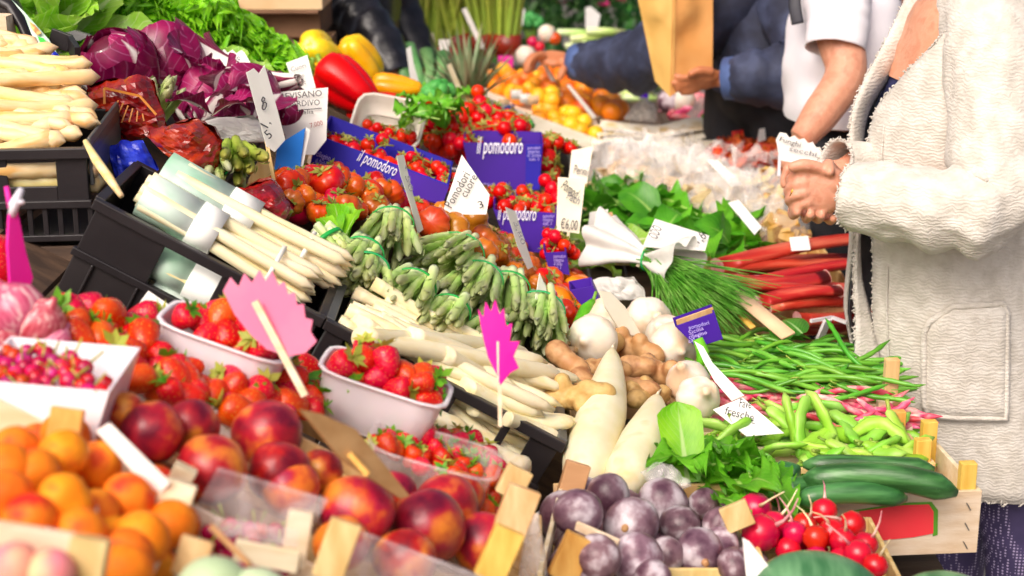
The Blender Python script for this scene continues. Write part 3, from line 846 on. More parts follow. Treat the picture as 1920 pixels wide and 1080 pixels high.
LET = [leaf_mesh('leaf', 'lettuce', .10, .055, i, .30, 13, .25, .7, 22, 16, 'fan') for i in range(5)]
LETP = [leaf_mesh('leaf', 'lettuce_pale', .2, .07, i + 9, .16, 5, .5, .3, 10, 12, 'fan') for i in range(3)]
RDC = [leaf_mesh('leaf', 'radicchio', .165, .085, i + 2, .05, 4, .42, -.95, 12, 14, 'fan') for i in range(3)]
RDO = [leaf_mesh('leaf', 'radicchio', .15, .08, i + 6, .10, 5, .35, .5, 12, 12, 'fan') for i in range(2)]
TRV = [leaf_mesh('leaf', 'treviso', .17, .028, i + 4, .1, 4, .6, .3, 6, 10, 'strap') for i in range(3)]
SPI = [leaf_mesh('leaf', 'spinach', .12, .042, i + 5, .13, 5, .3, .8, 8, 10, 'oval', .06) for i in range(4)]
CHD = [leaf_mesh('leaf', 'chard', .15, .05, i + 7, .30, 7, .3, .9, 14, 16, 'oval', .06) for i in range(4)]
BAS = leaf_mesh('leaf', 'basil', .1, .036, 3, .03, 3, -.25, .5, 8, 10, 'oval')

def rosette(name, label, cat, group, c, leaves, n, axis=Vector((0, 0, 1)), s=1.0, open_=(.25, 1.35), R0=.01, jitter=.25, ball=None):
    """head of leaves round an axis, inner ones upright, outer ones spread"""
    t = thing(name, label, cat, c, group)
    q = Vector((0, 0, 1)).rotation_difference(axis).to_matrix()
    if ball:
        mb = MB(); mb.ball((0, 0, 0), ball[0], 16, None, .12, R.random() * 9)
        mb.v = [q @ v + c + (q @ Vector((0, 0, ball[1]))) for v in mb.v]; part('heart', mb, ball[2], t, True)
    for k in range(n):
        f = (k + .5) / n; az = k * 2.39996 + R.gauss(0, .15)
        tilt = open_[0] + (open_[1] - open_[0]) * f + R.gauss(0, jitter * .4)     # angle from the axis
        m = Matrix.Rotation(az, 3, 'Z') @ Matrix.Rotation(-(math.pi / 2 - tilt), 3, 'Y') @ Matrix.Rotation(R.gauss(0, .25), 3, 'X') 
        d = Matrix.Rotation(az, 3, 'Z') @ Vector((R0 * (.3 + f), 0, 0))
        o = link('leaf', R.choice(leaves), t)
        o.matrix_local = Matrix.Translation(q @ d) @ (q @ m).to_4x4() @ Matrix.Scale(s * R.uniform(.8, 1.1), 4)
    return t
def wrapped_head(name, label, cat, c, r, axis, n=9, m='radicchio', seed=0):
    """tight head: overlapping leaves wrapped round a ball, rib base at the pole that axis points away from"""
    t = thing(name, label, cat, c); q = Vector((0, 0, 1)).rotation_difference(Vector(axis).normalized()).to_matrix() @ Matrix.Rotation(seed, 3, 'Z')
    mb = MB(); mb.ball(c, r * .9, 16); part('heart', mb, 'radicchio_heart', t, True)
    for k in range(n):
        az = k * 2.39996 + seed; f_ = k / (n - 1); rr = r * (.92 + .09 * f_); top = 2.75 - .9 * f_ + R.uniform(-.15, .15); wd = 1.25 + .1 * R.random(); s_ = seed * 3 + k
        def fn(u, v):
            a = (u - .5) * 2; th = .12 + top * v; w = wd * (.45 + .75 * math.sin(min(1.57, v * 2.2))) * (1 - .35 * max(0, v - .75) / .25)
            lift = (.05 + .10 * f_) * (abs(a) ** 3 * .7 + max(0, v - .7) / .3 * .9) + .035 * math.sin(9 * v + a * 4 + s_) * (abs(a) ** 2 + max(0, v - .6)) + .02 * noise.noise(Vector((a * 3, v * 4, s_)))
            ridge = .05 * math.exp(-(a / .16) ** 2) * (1 - v)
            R_ = rr * (1 + lift + ridge); ph = az + a * w * min(1, .35 + math.sin(th))
            return c + q @ Vector((R_ * math.sin(th) * math.cos(ph), R_ * math.sin(th) * math.sin(ph), -R_ * 1.06 * math.cos(th)))
        mb = MB(); mb.grid(14, 16, fn); part('leaf', mb, m, t, True)
    st = MB(); st.lathe([(r * .2, -r * 1.12), (r * .24, -r * 1.05), (r * .2, -r * .9)], 12); st.v = [q @ v + c for v in st.v]; part('cut_base', st, 'garlic', t, True)
    return t
mat('radicchio_heart', '5c0a30', '6c0c3c', rough=.4)
def bunch(name, label, cat, group, c, leaves, n, poly, h=(0, .05), s=(.8, 1.2), yaw=(0, 6.28), pit=(-.5, .5), roll=.4):
    """leaves of one bunch lying loosely over a patch of the display"""
    t = thing(name, label, cat, c, group)
    xs, ys = [p[0] for p in poly], [p[1] for p in poly]; k = 0
    while k < n:
        x, y = R.uniform(min(xs), max(xs)), R.uniform(min(ys), max(ys))
        if not inpoly(x, y, poly): continue
        p = S(x, y, R.uniform(*h)); k += 1
        m = Euler((R.gauss(0, roll), R.uniform(*pit), R.uniform(*yaw))).to_matrix()
        o = link('leaf', R.choice(leaves), t)
        o.matrix_local = Matrix.Translation(p - c) @ m.to_4x4() @ Matrix.Scale(R.uniform(*s), 4)
    return t
# ------------------------------------------------------------------ containers
FLAT = (Vector((1, 0, 0)), Vector((0, 1, 0)), Vector((0, 0, 1)))
SLP = (SL1, SL2, SL3)
def yawed(a): return (Vector((math.cos(a), math.sin(a), 0)), Vector((-math.sin(a), math.cos(a), 0)), Vector((0, 0, 1)))

def wood_crate(label, O, e, L, W, H, m='poplar', group='wooden produce crates', rise=.03, slats=2, base=.05, pm=None, posts=((0, 0), (1, 0), (0, 1), (1, 1)), th=.006, front_solid=False):
    """O = near left top corner; L along e0, W along e1 (away), H down"""
    t = thing('wooden_crate', label, 'crate', O - e[2] * H, group)
    for (a0, a1, b0, b1, side) in ((0, L, 0, th, 'n'), (0, L, W - th, W, 'f'), (0, th, th, W - th, 'l'), (L - th, L, th, W - th, 'r')):
        k = 1 if (side == 'n' and front_solid) else slats
        hh = H / k
        for i in range(k):
            mb = MB(); mb.fbox(O, e, (a0, a1), (b0, b1), (-(i + 1) * hh + (.012 if k > 1 else 0), -i * hh)); part('slat', mb, m, t, bevel=.0012)
    for i in range(4):
        mb = MB(); mb.fbox(O, e, (th, L - th), (th + i * (W - 2 * th) / 4, th + (i + .9) * (W - 2 * th) / 4), (-base - .005, -base)); part('base_slat', mb, m, t)
    for (i, j) in posts:
        a = th if i == 0 else L - th - .024; b = th if j == 0 else W - th - .016
        mb = MB(); mb.fbox(O, e, (a, a + .024), (b, b + .016), (-H, rise)); part('corner_post', mb, pm or m, t, bevel=.0015)
    return t
def xpost(t, top, bot, D, w=.026, th=.016, m='poplar', name='corner_post', dD=0.0):
    mb = MB(); A, B = P(bot[0], bot[1], D), P(top[0], top[1], D + dD)
    mb.bar(A, B, w, th, (0, -1, 0)); return part(name, mb, m, t, bevel=.0015)
def xrail(t, a, b, D, w=.02, th=.006, m='pale_wood', D2=None, name='rail', up=(0, 0, 1)):
    mb = MB(); mb.bar(P(a[0], a[1], D), P(b[0], b[1], D if D2 is None else D2), th, w, up); return part(name, mb, m, t, bevel=.001)

def punnet(label, a, b, D, depth=.105, H=.062, m='white_plastic', group='white plastic punnets', taper=.86, e2=(0, 1, 0), lip=.006):
    """thin plastic tray; a, b = pixels of the near rim's ends"""
    A, B = P(a[0], a[1], D), P(b[0], b[1], D)
    e0 = (B - A); L = e0.length; e0.normalize(); e1 = Vector(e2); e1 = (e1 - e0 * e1.dot(e0)).normalized(); e2_ = e0.cross(e1)
    c = A + e0 * L / 2 + e1 * depth / 2
    t = thing('punnet', label, 'punnet', c - e2_ * H, group)
    def ringp(s_, z, n=28, rad=.28):
        out = []
        for k in range(n):
            an = 2 * math.pi * (k + .5) / n
            cx, cy = math.cos(an), math.sin(an)
            p_ = 5.0; q = (abs(cx) ** p_ + abs(cy) ** p_) ** (-1 / p_)
            out.append(c + e0 * (L / 2 * s_ * cx * q) + e1 * (depth / 2 * s_ * cy * q) + e2_ * z)
        return out
    n = 28; mb = MB(); vs = []
    for s_, z in ((1.0, 0), (.97, -H * .35), (taper + .02, -H * .95), (taper - .04, -H), (taper - .06, -H + .003), (taper, -H * .93), (.95, -H * .35), (.985, 0)): vs += ringp(s_, z)
    fs = [(i * n + k, i * n + (k + 1) % n, (i + 1) * n + (k + 1) % n, (i + 1) * n + k) for i in range(7) for k in range(n)]
    fs.append(tuple(range(3 * n, 4 * n))); fs.append(tuple(range(5 * n - 1, 4 * n - 1, -1)))
    mb.add(vs, fs); part('tray', mb, m, t, True)
    mb = MB(); vs = ringp(1.0, .0005) + ringp(1 + lip / L * 2, .0005) + ringp(1 + lip / L * 2, -.003) + ringp(1.0, -.003)
    mb.add(vs, [(i * n + k, i * n + (k + 1) % n, ((i + 1) % 4) * n + (k + 1) % n, ((i + 1) % 4) * n + k) for i in range(4) for k in range(n)])
    part('rim', mb, m, t, True)
    return t, c, (e0, e1, e2_), L, depth

def fill(protos, c, e, L, W, n, dmin, h, label, cat, group, rot=rot_any, sc_=(.9, 1.1), dome=.015):
    """individuals heaped inside a tray"""
    pts = []; k = 0
    for t in range(n * 80):
        if k >= n: break
        a, b = R.uniform(-.5, .5), R.uniform(-.5, .5)
        p = c + e[0] * (a * L * .78) + e[1] * (b * W * .68 + .004) + e[2] * (R.uniform(*h) + dome * (1 - 4 * max(a * a, b * b)))
        if any((p - q).length_squared < dmin * dmin for q in pts): continue
        pts.append(p); k += 1
        R.choice(protos).put(Matrix.Translation(p) @ rot().to_4x4() @ Matrix.Scale(R.uniform(*sc_), 4), label, cat, group)

def card(name, label, pts, D, m='white_card', kx=0.0, ky=0.0, th=.0012, group=None, cat='price sign', stick=None, stick_w=.006, stick_m='pale_wood', xr=None, yr=None, clip=None):
    """stiff card cut to an outline (photograph pixels), set upright among the produce at depth D"""
    xr = sum(p[0] for p in pts) / len(pts) if xr is None else xr; yr = sum(p[1] for p in pts) / len(pts) if yr is None else yr
    W = [P(x, y, D + kx * (x - xr) + ky * (y - yr)) for x, y in pts]
    low = min(W, key=lambda q: q.z)
    t = thing(name, label, cat, low, group)
    nrm = Vector()
    for i in range(len(W)): nrm += (W[i] - W[0]).cross(W[(i + 1) % len(W)] - W[0])
    nrm.normalize()
    if nrm.dot(cam.location - W[0]) > 0: nrm = -nrm
    mb = MB(); mb.prism(W, nrm * th); part('card', mb, m, t)
    if stick:
        (a, b, d1, d2) = stick
        mb = MB(); mb.bar(P(a[0], a[1], D + d1), P(b[0], b[1], D + d2), stick_w, stick_w * .6, (0, -1, 0)); part('stick', mb, stick_m, t)
    return t

# ------------------------------------------------------------------ near left: apricots, peaches, berries, nectarines
K1O = Vector((-.70, 1.20, plane_z(-.70)))
wood_crate('pale wooden crate heaped with orange apricots', K1O, SLP, .43, .30, .15, m='pale_wood', rise=.03, base=.045)
AP = [(-20, 850), (40, 815), (120, 800), (165, 835), (190, 880), (260, 905), (330, 930), (350, 990), (300, 1050), (270, 1090), (190, 1100), (-20, 1050)]
seen = []
hand = [(118, 850, .03), (65, 890, .018), (15, 880, .015), (120, 940, .035), (240, 935, .025), (180, 965, .012), (55, 975, .02), (150, 1000, .025), (320, 985, .02), (265, 1010, .03), (235, 1045, .02), (10, 935, .02), (295, 955, .0), (30, 845, .005), (230, 1075, .02), (90, 1010, .0), (200, 1015, .0)]
for i, (x, y, h) in enumerate(hand):
    p = S(x, y, h); seen.append(p)
    lab = ('topmost orange apricot standing clear of the heap by the post', None) if i == 0 else ('ripe orange apricot in the pale wooden crate', 'apricots in the near crate')
    o = R.choice(APR).put(Matrix.Translation(p) @ rot_any().to_4x4() @ Matrix.Scale(R.uniform(.98, 1.12), 4), lab[0], 'apricot', lab[1])
    if i in (3, 6):
        d = (cam.location - p).normalized() * .026
        st = MB(); q = Vector((0, 0, 1)).rotation_difference((d + Vector((0, 0, .014))).normalized()).to_matrix()
        st.grid(4, 4, lambda u, v: q @ Vector(((u - .5) * .02, (v - .5) * .013, 0.0305 - ((u - .5) ** 2 * .008 + (v - .5) ** 2 * .003))) + p)
        ob = link('sticker', st.mesh('sticker', 'white_card', True, p), o); ob.matrix_local = o.matrix_world.inverted_safe().to_3x3().to_4x4() if False else (Matrix.Translation(p) @ o.matrix_local.to_3x3().to_4x4()).to_3x3().inverted().to_4x4()
pile(APR, AP, 60, .041, (-.03, .012), 'ripe orange apricot in the pale wooden crate', 'apricot', 'apricots in the near crate', seen=seen, sc_=(.95, 1.1))
k0 = wood_crate('pale crate of pink peaches at the lower corner', Vector((-.75, .92, plane_z(-.75) + .028)), SLP, .44, .25, .17, m='pale_wood', rise=.02, base=.05, posts=((0, 1), (1, 1)), group=None)
xrail(k0, (-30, 1006), (192, 1042), 1.29, .03, .008); xpost(k0, (172, 1008), (158, 1085), 1.28, .03, .02, 'poplar')
for x, y in ((30, 1062), (95, 1075), (-20, 1070)):
    PCH[0].put(Matrix.Translation(P(x, y, 1.26)) @ rot_any().to_4x4() @ Matrix.Scale(.6, 4), 'blurred pink peach in the lowest crate', 'peach', 'pink peaches in the lowest crate')

# white carton of red berries, behind the apricots
def carton(label, pts, D, depth, m, group=None, th=.003, cat='box', kx=0.0, back=(0, 1, 0), inner=None, open_top=True, sides=True):
    """open carton: near panel tl, tr, br, bl in photograph pixels at depth D, the box running away from it"""
    xr = sum(p[0] for p in pts) / 4
    W = [P(x, y, D + kx * (x - xr)) for x, y in pts]
    off = Vector(back).normalized() * depth
    t = thing('carton', label, cat, (W[2] + W[3]) / 2, group)
    n = Vector(back).normalized() * th
    mb = MB(); mb.prism(W, n); part('front_panel', mb, m, t, bevel=.0006)
    Bk = [q + off for q in W]
    mb = MB(); mb.prism(Bk, -n); part('back_panel', mb, inner or m, t)
    if sides:
        for (i, j, sg) in ((0, 3, 1), (1, 2, -1)):
            s_ = (W[1] - W[0]).normalized() * th * sg
            mb = MB(); mb.prism([W[i] + n, Bk[i] - n, Bk[j] - n, W[j] + n], s_); part('side_panel', mb, inner or m, t)
    u = (W[0] - W[3]).normalized() * th
    mb = MB(); mb.prism([W[3] + n, W[2] + n, Bk[2] - n, Bk[3] - n], u); part('base_panel', mb, inner or m, t)
    return t, W, off
bx, W_, off_ = carton('white carton box of small red berries beside the apricots', [(-60, 712), (205, 735), (170, 850), (-60, 850)], 1.60, .14, 'white_plastic', kx=0.0)
xpost(bx, (145, 655), (140, 735), 1.79, .03, .006, 'poplar', 'wooden_tab')
bc = (W_[0] + W_[1]) / 2 + off_ * .5 + Vector((0, 0, .0))
BP = [(-10, 660), (60, 645), (150, 680), (205, 720), (185, 745), (90, 742), (-10, 722)]
sb = []
for k in range(400):
    x, y = R.uniform(-15, 200), R.uniform(652, 745)
    if not inpoly(x, y, BP): continue
    p = P(x, y, 1.615 + (740 - y) / 90 * .105)
    if any((p - q).length < .0135 for q in sb): continue
    sb.append(p)
    BER[0].put(Matrix.Translation(p) @ rot_up(.9)().to_4x4() @ Matrix.Scale(R.uniform(.85, 1.2), 4), 'small glossy red berry in the white carton', 'berry', 'red berries in the carton')
pk = wood_crate('low crate edge with golden post behind the apricots', Vector((-.66, 1.515, plane_z(-.66) - .02)), SLP, .30, .06, .12, m='pale_wood', rise=.0, posts=(), group=None)
xpost(pk, (128, 765), (118, 830), 1.56, .032, .012, 'poplar_gold')
# pink onions behind the berries, a red sack of them, hot pink tag
for i, (x, y, r) in enumerate(((30, 585, .042), (5, 640, .04), (75, 605, .036), (-30, 600, .04), (60, 660, .022), (100, 640, .026))):
    mb = MB(); mb.lathe([(.05, -1), (.5, -.86), (.92, -.4), (1, 0), (.88, .45), (.5, .8), (.2, 1.0), (.1, 1.25)], 20, lambda a, t: 1 + .02 * math.sin(8 * a))
    me = mb.mesh('pink_onion', 'onion_pink')
    Proto('pink_onion', me).put(Matrix.Translation(P(x, y, 1.80)) @ Euler((R.uniform(-1.2, -.4), R.uniform(-.8, .8), R.uniform(0, 6))).to_matrix().to_4x4() @ Matrix.Scale(r * .84, 4), 'pink striped onion behind the berry carton', 'onion', 'pink onions behind the berries')
rs = MB(); rs.ball(P(-30, 505, 1.98), (.05, .05, .045), 16, None, .2, 3)
solo('red_fruit_sack', rs, 'strawberry', 'shiny red sack at the picture edge below the dark crate', 'sack')
# hot pink paper tag hung on a clip at the left edge
t = card('hanging_tag', 'hot pink folded paper tag hanging by a white clip', [(18, 402), (34, 398), (48, 470), (62, 520), (58, 535), (40, 532), (20, 538), (15, 460)], 1.86, 'hot_pink_card', kx=.0006, cat='tag', th=.004)
mb = MB(); mb.tube([P(40, 355, 1.86), P(28, 380, 1.85), P(22, 405, 1.855)], [.004, .006, .005], 8); mb.tube([P(18, 385, 1.85), P(45, 378, 1.85)], [.004, .003], 6); part('clip', mb, 'clip_white', t, True)
mb = MB(); mb.tube([P(12, 350, 1.86), P(20, 390, 1.858)], [.003, .004], 6); part('ribbon', mb, 'hot_pink_card', t, True)

# ------------------------------------------------------------------ nectarines in clear trays
NECT = [(285, 810, 62), (360, 800, 55), (395, 880, 72), (500, 815, 68), (525, 885, 62), (235, 775, 40), (600, 885, 45)]
NECT2 = [(670, 960, 72), (800, 990, 78), (835, 950, 65), (905, 1020, 60), (545, 915, 55), (735, 925, 45), (860, 930, 50), (640, 1020, 55), (760, 1050, 60)]
names = ['mottled mauve nectarine leaning on the white price strip', 'red-cheeked nectarine at the back of the clear tray', 'big dark purple nectarine at the front of the clear tray', 'large orange-red nectarine below the white punnet',
         'crimson nectarine at the front beside the brown board', 'small mauve nectarine in the corner of the clear tray', 'dark red nectarine half under the brown board']
for i, (x, y, r) in enumerate(NECT):
    D = DS(x, y, .015); s_ = r / (FPX / D) / .042
    NEC[i % 3].put(Matrix.Translation(P(x, y, D)) @ rot_any().to_4x4() @ Matrix.Scale(s_, 4), names[i], 'nectarine', None)
N2 = ['nectarine under the tip of the brown board, nearest the dark ones', 'biggest nectarine in the middle of the front tray', 'red nectarine behind the biggest front one', 'nectarine pressed against the golden crate post', 'nectarine at the seam between the two clear trays', 'nectarine half hidden below the brown board edge', 'red nectarine by the clear strawberry punnet', 'nectarine behind the tall poplar post', 'lowest nectarine at the picture edge in the front tray']
for i, (x, y, r) in enumerate(NECT2):
    D = DS(x, y, .01); s_ = r / (FPX / D) / .042
    NEC[(i + 1) % 3].put(Matrix.Translation(P(x, y, D)) @ rot_any().to_4x4() @ Matrix.Scale(s_, 4), N2[i], 'nectarine', None)
def tray(label, pts, D, up=70):
    t = thing('clear_tray', label, 'tray', P(*pts[0], D))
    for i in range(len(pts) - 1):
        a, b = pts[i], pts[i + 1]
        mb = MB(); A, B = P(a[0], a[1], D), P(b[0], b[1], D); u = SL3 * .062
        mb.prism([A, B, B + u, A + u], Vector((0, .0012, 0))); part('wall', mb, 'clear_tray', t)
        mb = MB(); mb.bar(A + u, B + u, .004, .003); part('lip', mb, 'clear_tray', t, bevel=.0005)
    return t
tray('clear plastic tray wall in front of the dark nectarines', [(355, 975), (560, 1035)], 1.56)
tray('clear plastic tray wall in front of the front nectarines', [(585, 1075), (890, 1190)], 1.62)
# crate of the nectarines, its posts
nc = wood_crate('wooden crate under the nectarine trays', Vector((-.42, 1.60, plane_z(-.42) - .035)), SLP, .46, .24, .12, rise=-.02, base=.015, posts=(), group=None)
n0 = wood_crate('low crate of dark cherries at the lower edge', Vector((-.345, 1.36, plane_z(-.345) - .01)), SLP, .22, .14, .12, rise=-.02, posts=(), m='pale_wood', group=None)
xpost(n0, (566, 958), (548, 1062), 1.545, .024, .016, 'pale_wood'); xpost(n0, (650, 978), (612, 1085), 1.535, .03, .016, 'poplar')
xrail(n0, (440, 1030), (560, 1055), 1.53, .022); xrail(n0, (400, 985), (560, 1010), 1.50, .016, m='clear_tray')
xpost(n0, (372, 1010), (350, 1080), 1.46, .03, .01, 'poplar')
for k in range(40):
    x, y = R.uniform(380, 540), R.uniform(985, 1070)
    BER[0].put(Matrix.Translation(S(x, y, R.uniform(-.03, -.005))) @ rot_up(.8)().to_4x4() @ Matrix.Scale(1.15, 4), 'dark cherry in the low crate under the clear tray', 'cherry', 'dark cherries in the low crate')
for (x, y, r, lab) in ((400, 1108, .03, 'pale green melon tip at the lower edge of the picture'), (480, 1125, .028, 'whitish round melon at the lower edge beside the posts')):
    mb = MB(); mb.ball(P(x, y, 1.36), (r * 1.1, r, r), 20); solo('small_melon', mb, 'pale_melon', lab, 'melon')
xpost(n0, (395, 985), (470, 1060), 1.44, .006, .004, 'brown_board', 'stick')
# diagonal white price strip on the near crate
card('price_strip', 'long white price strip leaning between apricots and nectarines', [(180, 808), (205, 793), (318, 905), (300, 925), (262, 900)], 1.53, 'white_card', kx=-.0004)
xpost(pk, (338, 903), (318, 965), 1.52, .034, .014, 'pale_wood', 'corner_post')
# brown board seen from behind
t = card('price_board', 'brown wooden price board seen from behind above the nectarines', [(565, 768), (600, 775), (668, 805), (768, 930), (752, 935), (640, 860)], 1.70, 'brown_board', kx=.0005, th=.005, cat='price board')
mb = MB(); mb.bar(P(655, 850, 1.69), P(690, 890, 1.69), .006, .004, (0, -1, 0)); part('cleat', mb, 'poplar_gold', t)

# ------------------------------------------------------------------ strawberries
STRL, STRG = 'ripe red strawberry loose among the white punnets', 'loose strawberries'
sc1 = wood_crate('shallow wooden crate holding the strawberry punnets', Vector((-.50, 1.76, plane_z(-.50) - .085)), SLP, .52, .27, .08, rise=-.02, base=.04, posts=(), group=None)
pa = punnet('white punnet of strawberries in front of the black crate', (292, 603), (525, 685), 1.93, .11, .062, group=None)
fill(STR, pa[1], pa[2], pa[3], pa[4], 24, .024, (-.014, .006), 'ripe strawberry in the punnet before the black crate', 'strawberry', 'strawberries in the upper punnet', sc_=(.9, 1.15))
pb = punnet('white punnet of strawberries beside the hot pink sign', (598, 692), (828, 768), 2.0, .11, .07, group=None)
fill(STR, pb[1], pb[2], pb[3], pb[4], 24, .024, (-.014, .006), 'ripe strawberry in the punnet by the hot pink sign', 'strawberry', 'strawberries in the lower punnet', sc_=(.85, 1.1))
pc = punnet('white punnet low among the loose strawberries, nearly hidden', (212, 705), (372, 775), 1.84, .09, .06, group=None)
fill(STR, pc[1], pc[2], pc[3], pc[4], 14, .024, (-.012, .01), 'ripe strawberry in the half hidden punnet', 'strawberry', 'strawberries in the hidden punnet')
pd = punnet('white punnet rim behind the nectarines', (372, 748), (470, 800), 1.86, .09, .05, group=None)
fill(STR, pd[1], pd[2], pd[3], pd[4], 10, .024, (-.012, .01), 'ripe strawberry in the punnet behind the nectarines', 'strawberry', 'strawberries in the back punnet')
pe = punnet('white punnet edge under the spread of orange-red strawberries', (108, 625), (232, 690), 1.94, .09, .055, group=None)
fill(STR, pe[1], pe[2], pe[3], pe[4], 12, .024, (-.012, .01), 'ripe strawberry in the far left punnet', 'strawberry', 'strawberries in the edge punnet', sc_=(1.0, 1.3))
seen = []
for poly, n in (([(110, 590), (160, 575), (290, 590), (285, 640), (240, 690), (130, 630)], 18), ([(215, 650), (270, 665), (370, 720), (360, 755), (290, 730), (225, 700)], 12),
                ([(385, 752), (450, 742), (520, 752), (590, 735), (585, 775), (450, 780)], 16), ([(530, 690), (590, 690), (592, 760), (545, 745)], 9)):
    pile(STR, poly, n, .026, (-.02, .002), STRL, 'strawberry', STRG, seen=seen, sc_=(.9, 1.3))
seen = []
pf = punnet('clear plastic punnet of small strawberries by the crate corner', (690, 838), (925, 905), 1.93, .11, .05, 'clear_tray', group=None)
pile(STR, [(700, 830), (790, 810), (890, 825), (940, 880), (900, 915), (800, 880)], 60, .018, (-.01, .02), 'small strawberry with large pale green leaves by the crate', 'strawberry', 'small strawberries in the clear punnet', seen=seen, sc_=(.62, .8), rot=rot_up(.7))
pile(STR, [(880, 915), (940, 890), (935, 990), (905, 960)], 14, .022, (-.03, .0), 'small strawberry spilled beside the wooden posts', 'strawberry', 'strawberries by the posts', sc_=(.62, .8), rot=rot_up(.7))
xc = wood_crate('crate with tall wooden posts between nectarines and purple fruit', Vector((-.10, 1.66, plane_z(-.10) - .03)), SLP, .16, .30, .13, rise=-.02, posts=(), m='poplar', group=None)
xpost(xc, (957, 992), (915, 1085), 1.66, .032, .018, 'poplar_gold'); xpost(xc, (985, 915), (952, 1000), 1.84, .038, .02, 'poplar'); xpost(xc, (977, 878), (950, 930), 1.95, .032, .02, 'poplar')
# pink jagged signs on sticks
jag = [(418, 545), (432, 520), (447, 538), (458, 512), (472, 530), (486, 506), (498, 527), (510, 508), (522, 535), (533, 528), (540, 552), (552, 548), (557, 572), (569, 570), (572, 596), (586, 600), (582, 622), (594, 640), (572, 662), (540, 668), (500, 655), (470, 628), (440, 590)]
card('pink_sign', 'pale pink jagged-edged price sign on a thin wooden stick', jag, 1.86, 'pink_card', kx=-.0002, stick=((478, 565), (572, 742), -.006, -.006), stick_w=.0085)
jag2 = [(896, 580), (906, 596), (910, 566), (920, 585), (928, 562), (936, 590), (944, 578), (948, 612), (960, 606), (955, 640), (974, 640), (962, 668), (972, 690), (955, 700), (938, 722), (930, 700), (915, 670), (905, 630)]
card('pink_sign', 'hot pink jagged-edged sign standing in the white asparagus', jag2, 1.98, 'hot_pink_card', kx=-.0006, stick=((935, 640), (938, 800), .002, .002), stick_w=.005)
# ------------------------------------------------------------------ black plastic crates with white asparagus
def black_crate(label, O, e, L, W, H, m='black_plastic', near='window', far=True, group=None, ends=(True, True), wins=((.11, .2), (.215, .29), (.305, .345)), slot=None, im=None):
    """plastic crate: O near left top corner; rims, ribs, walls and windows are parts"""
    t = thing('plastic_crate', label, 'crate', O - e[2] * H, group)
    th = .006
    def bx(name, a, b, c, mm=m, bev=.0015): mb = MB(); mb.fbox(O, e, a, b, c); return part(name, mb, mm, t, bevel=bev)
    bx('rim', (-.006, L + .006), (-.008, .006), (-.016, 0)); bx('rim', (-.006, L + .006), (W - .006, W + .008), (-.016, 0), im or m)
    bx('rim', (-.008, .006), (.007, W - .007), (-.016, .0006), im or m); bx('rim', (L - .006, L + .008), (.007, W - .007), (-.016, .0006), im or m)
    mid = -H * .55
    if near == 'window':
        bx('wall_panel', (.001, L - .001), (0, .004), (-H, mid - .005)); bx('rail', (-.004, L + .004), (-.006, .006), (mid - .006, mid + .006))
        xs = [0] + [q for w_ in wins for q in w_] + [L]
        for i in range(0, len(xs), 2):
            if xs[i + 1] - xs[i] > .004: bx('upright', (xs[i] + (.001 if i == 0 else 0), xs[i + 1]), (-.002, .004), (mid + .005, -.015))
        for a in (.03, .1, .18, .26, .33):
            if a < L: bx('rib', (a, a + .004), (-.006, .002), (-H, mid - .006))
        bx('flange', (-.003, L + .003), (-.007, .006), (-H - .006, -H + .006))
    elif near == 'slot':
        a0, a1, c0, c1 = slot
        bx('wall_panel', (0, a0), (0, .005), (-H * .6, -.015)); bx('wall_panel', (a1, L), (0, .005), (-H * .6, -.015))
        bx('wall_panel', (a0, a1), (0, .005), (c1, -.015)); bx('wall_panel', (a0, a1), (0, .005), (-H * .6, c0))
        bx('rail', (-.004, L + .004), (-.006, .006), (-H * .6 - .01, -H * .6 + .002))
        k = 0
        while k * .022 < L: bx('upright', (k * .022, k * .022 + .008), (-.001, .004), (-H, -H * .6 - .009)); k += 1
        bx('flange', (-.003, L + .003), (-.007, .006), (-H - .006, -H + .004))
    bx('wall_panel', (.001, L - .001), (W - .004, W), (-H, -.015), im or m)
    if ends[0]: bx('wall_panel', (0, .004), (.005, W - .005), (-H, -.015), im or m)
    if ends[1]: bx('wall_panel', (L - .004, L), (.005, W - .005), (-H, -.015), im or m)
    bx('floor_panel', (.004, L - .004), (.005, W - .005), (-H, -H + .004))
    return t, bx
C1 = S(190, 372); C1 = Vector((C1.x, 2.20, plane_z(C1.x)))
c1, bx1 = black_crate('tilted black plastic crate of wrapped white asparagus', C1, SLP, .352, .25, .155)
C2 = C1 + SL1 * .366
c2, bx2 = black_crate('tilted black plastic crate of loose thick white asparagus', C2, SLP, .385, .25, .155, wins=((.03, .10), (.215, .295), (.307, .34)), im='grey_plastic')
# wrapped bundles
wl = 'white asparagus bundle in white and green paper sleeve'
def wb(label, a, b, c, n, rad, wraps):
    A = C1 + SL1 * a + SL2 * b + SL3 * c
    return bundle(label, 'asparagus bundle', None, A, A + SL1 * 1.0 - SL3 * .03, SW, .28, n, rad, band=.76, bandm='band_white', fan=.01, sl=.006, sq=.62, xs=1.12, wraps=wraps)
wb('white asparagus bundle in white and green paper nearest the crate rim', .045, .082, .012, 26, .044, ((.15, .085, 'paper_green', .0), (.36, .04, 'paper_white', .0015)))
wb('white asparagus bundle behind, its paper sleeve mostly pale green', .075, .168, .03, 24, .042, ((.09, .11, 'paper_green', .0), (.36, .05, 'paper_white', .0015)))
for i, (a, c_) in enumerate(((.10, -.055), (.12, -.105))):
    A = C1 + SL1 * a + SL2 * .048 + SL3 * c_
    bundle('paper-wrapped asparagus bundle seen through the crate windows', 'asparagus bundle', 'bundles low in the black crate', A, A + SL1, SW, .24, 18, .034, band=.8, bandm='band_white', fan=.01, sq=.7, wraps=((.12, .06, 'paper_green', .0), (.42, .085, 'paper_white', .0015)))
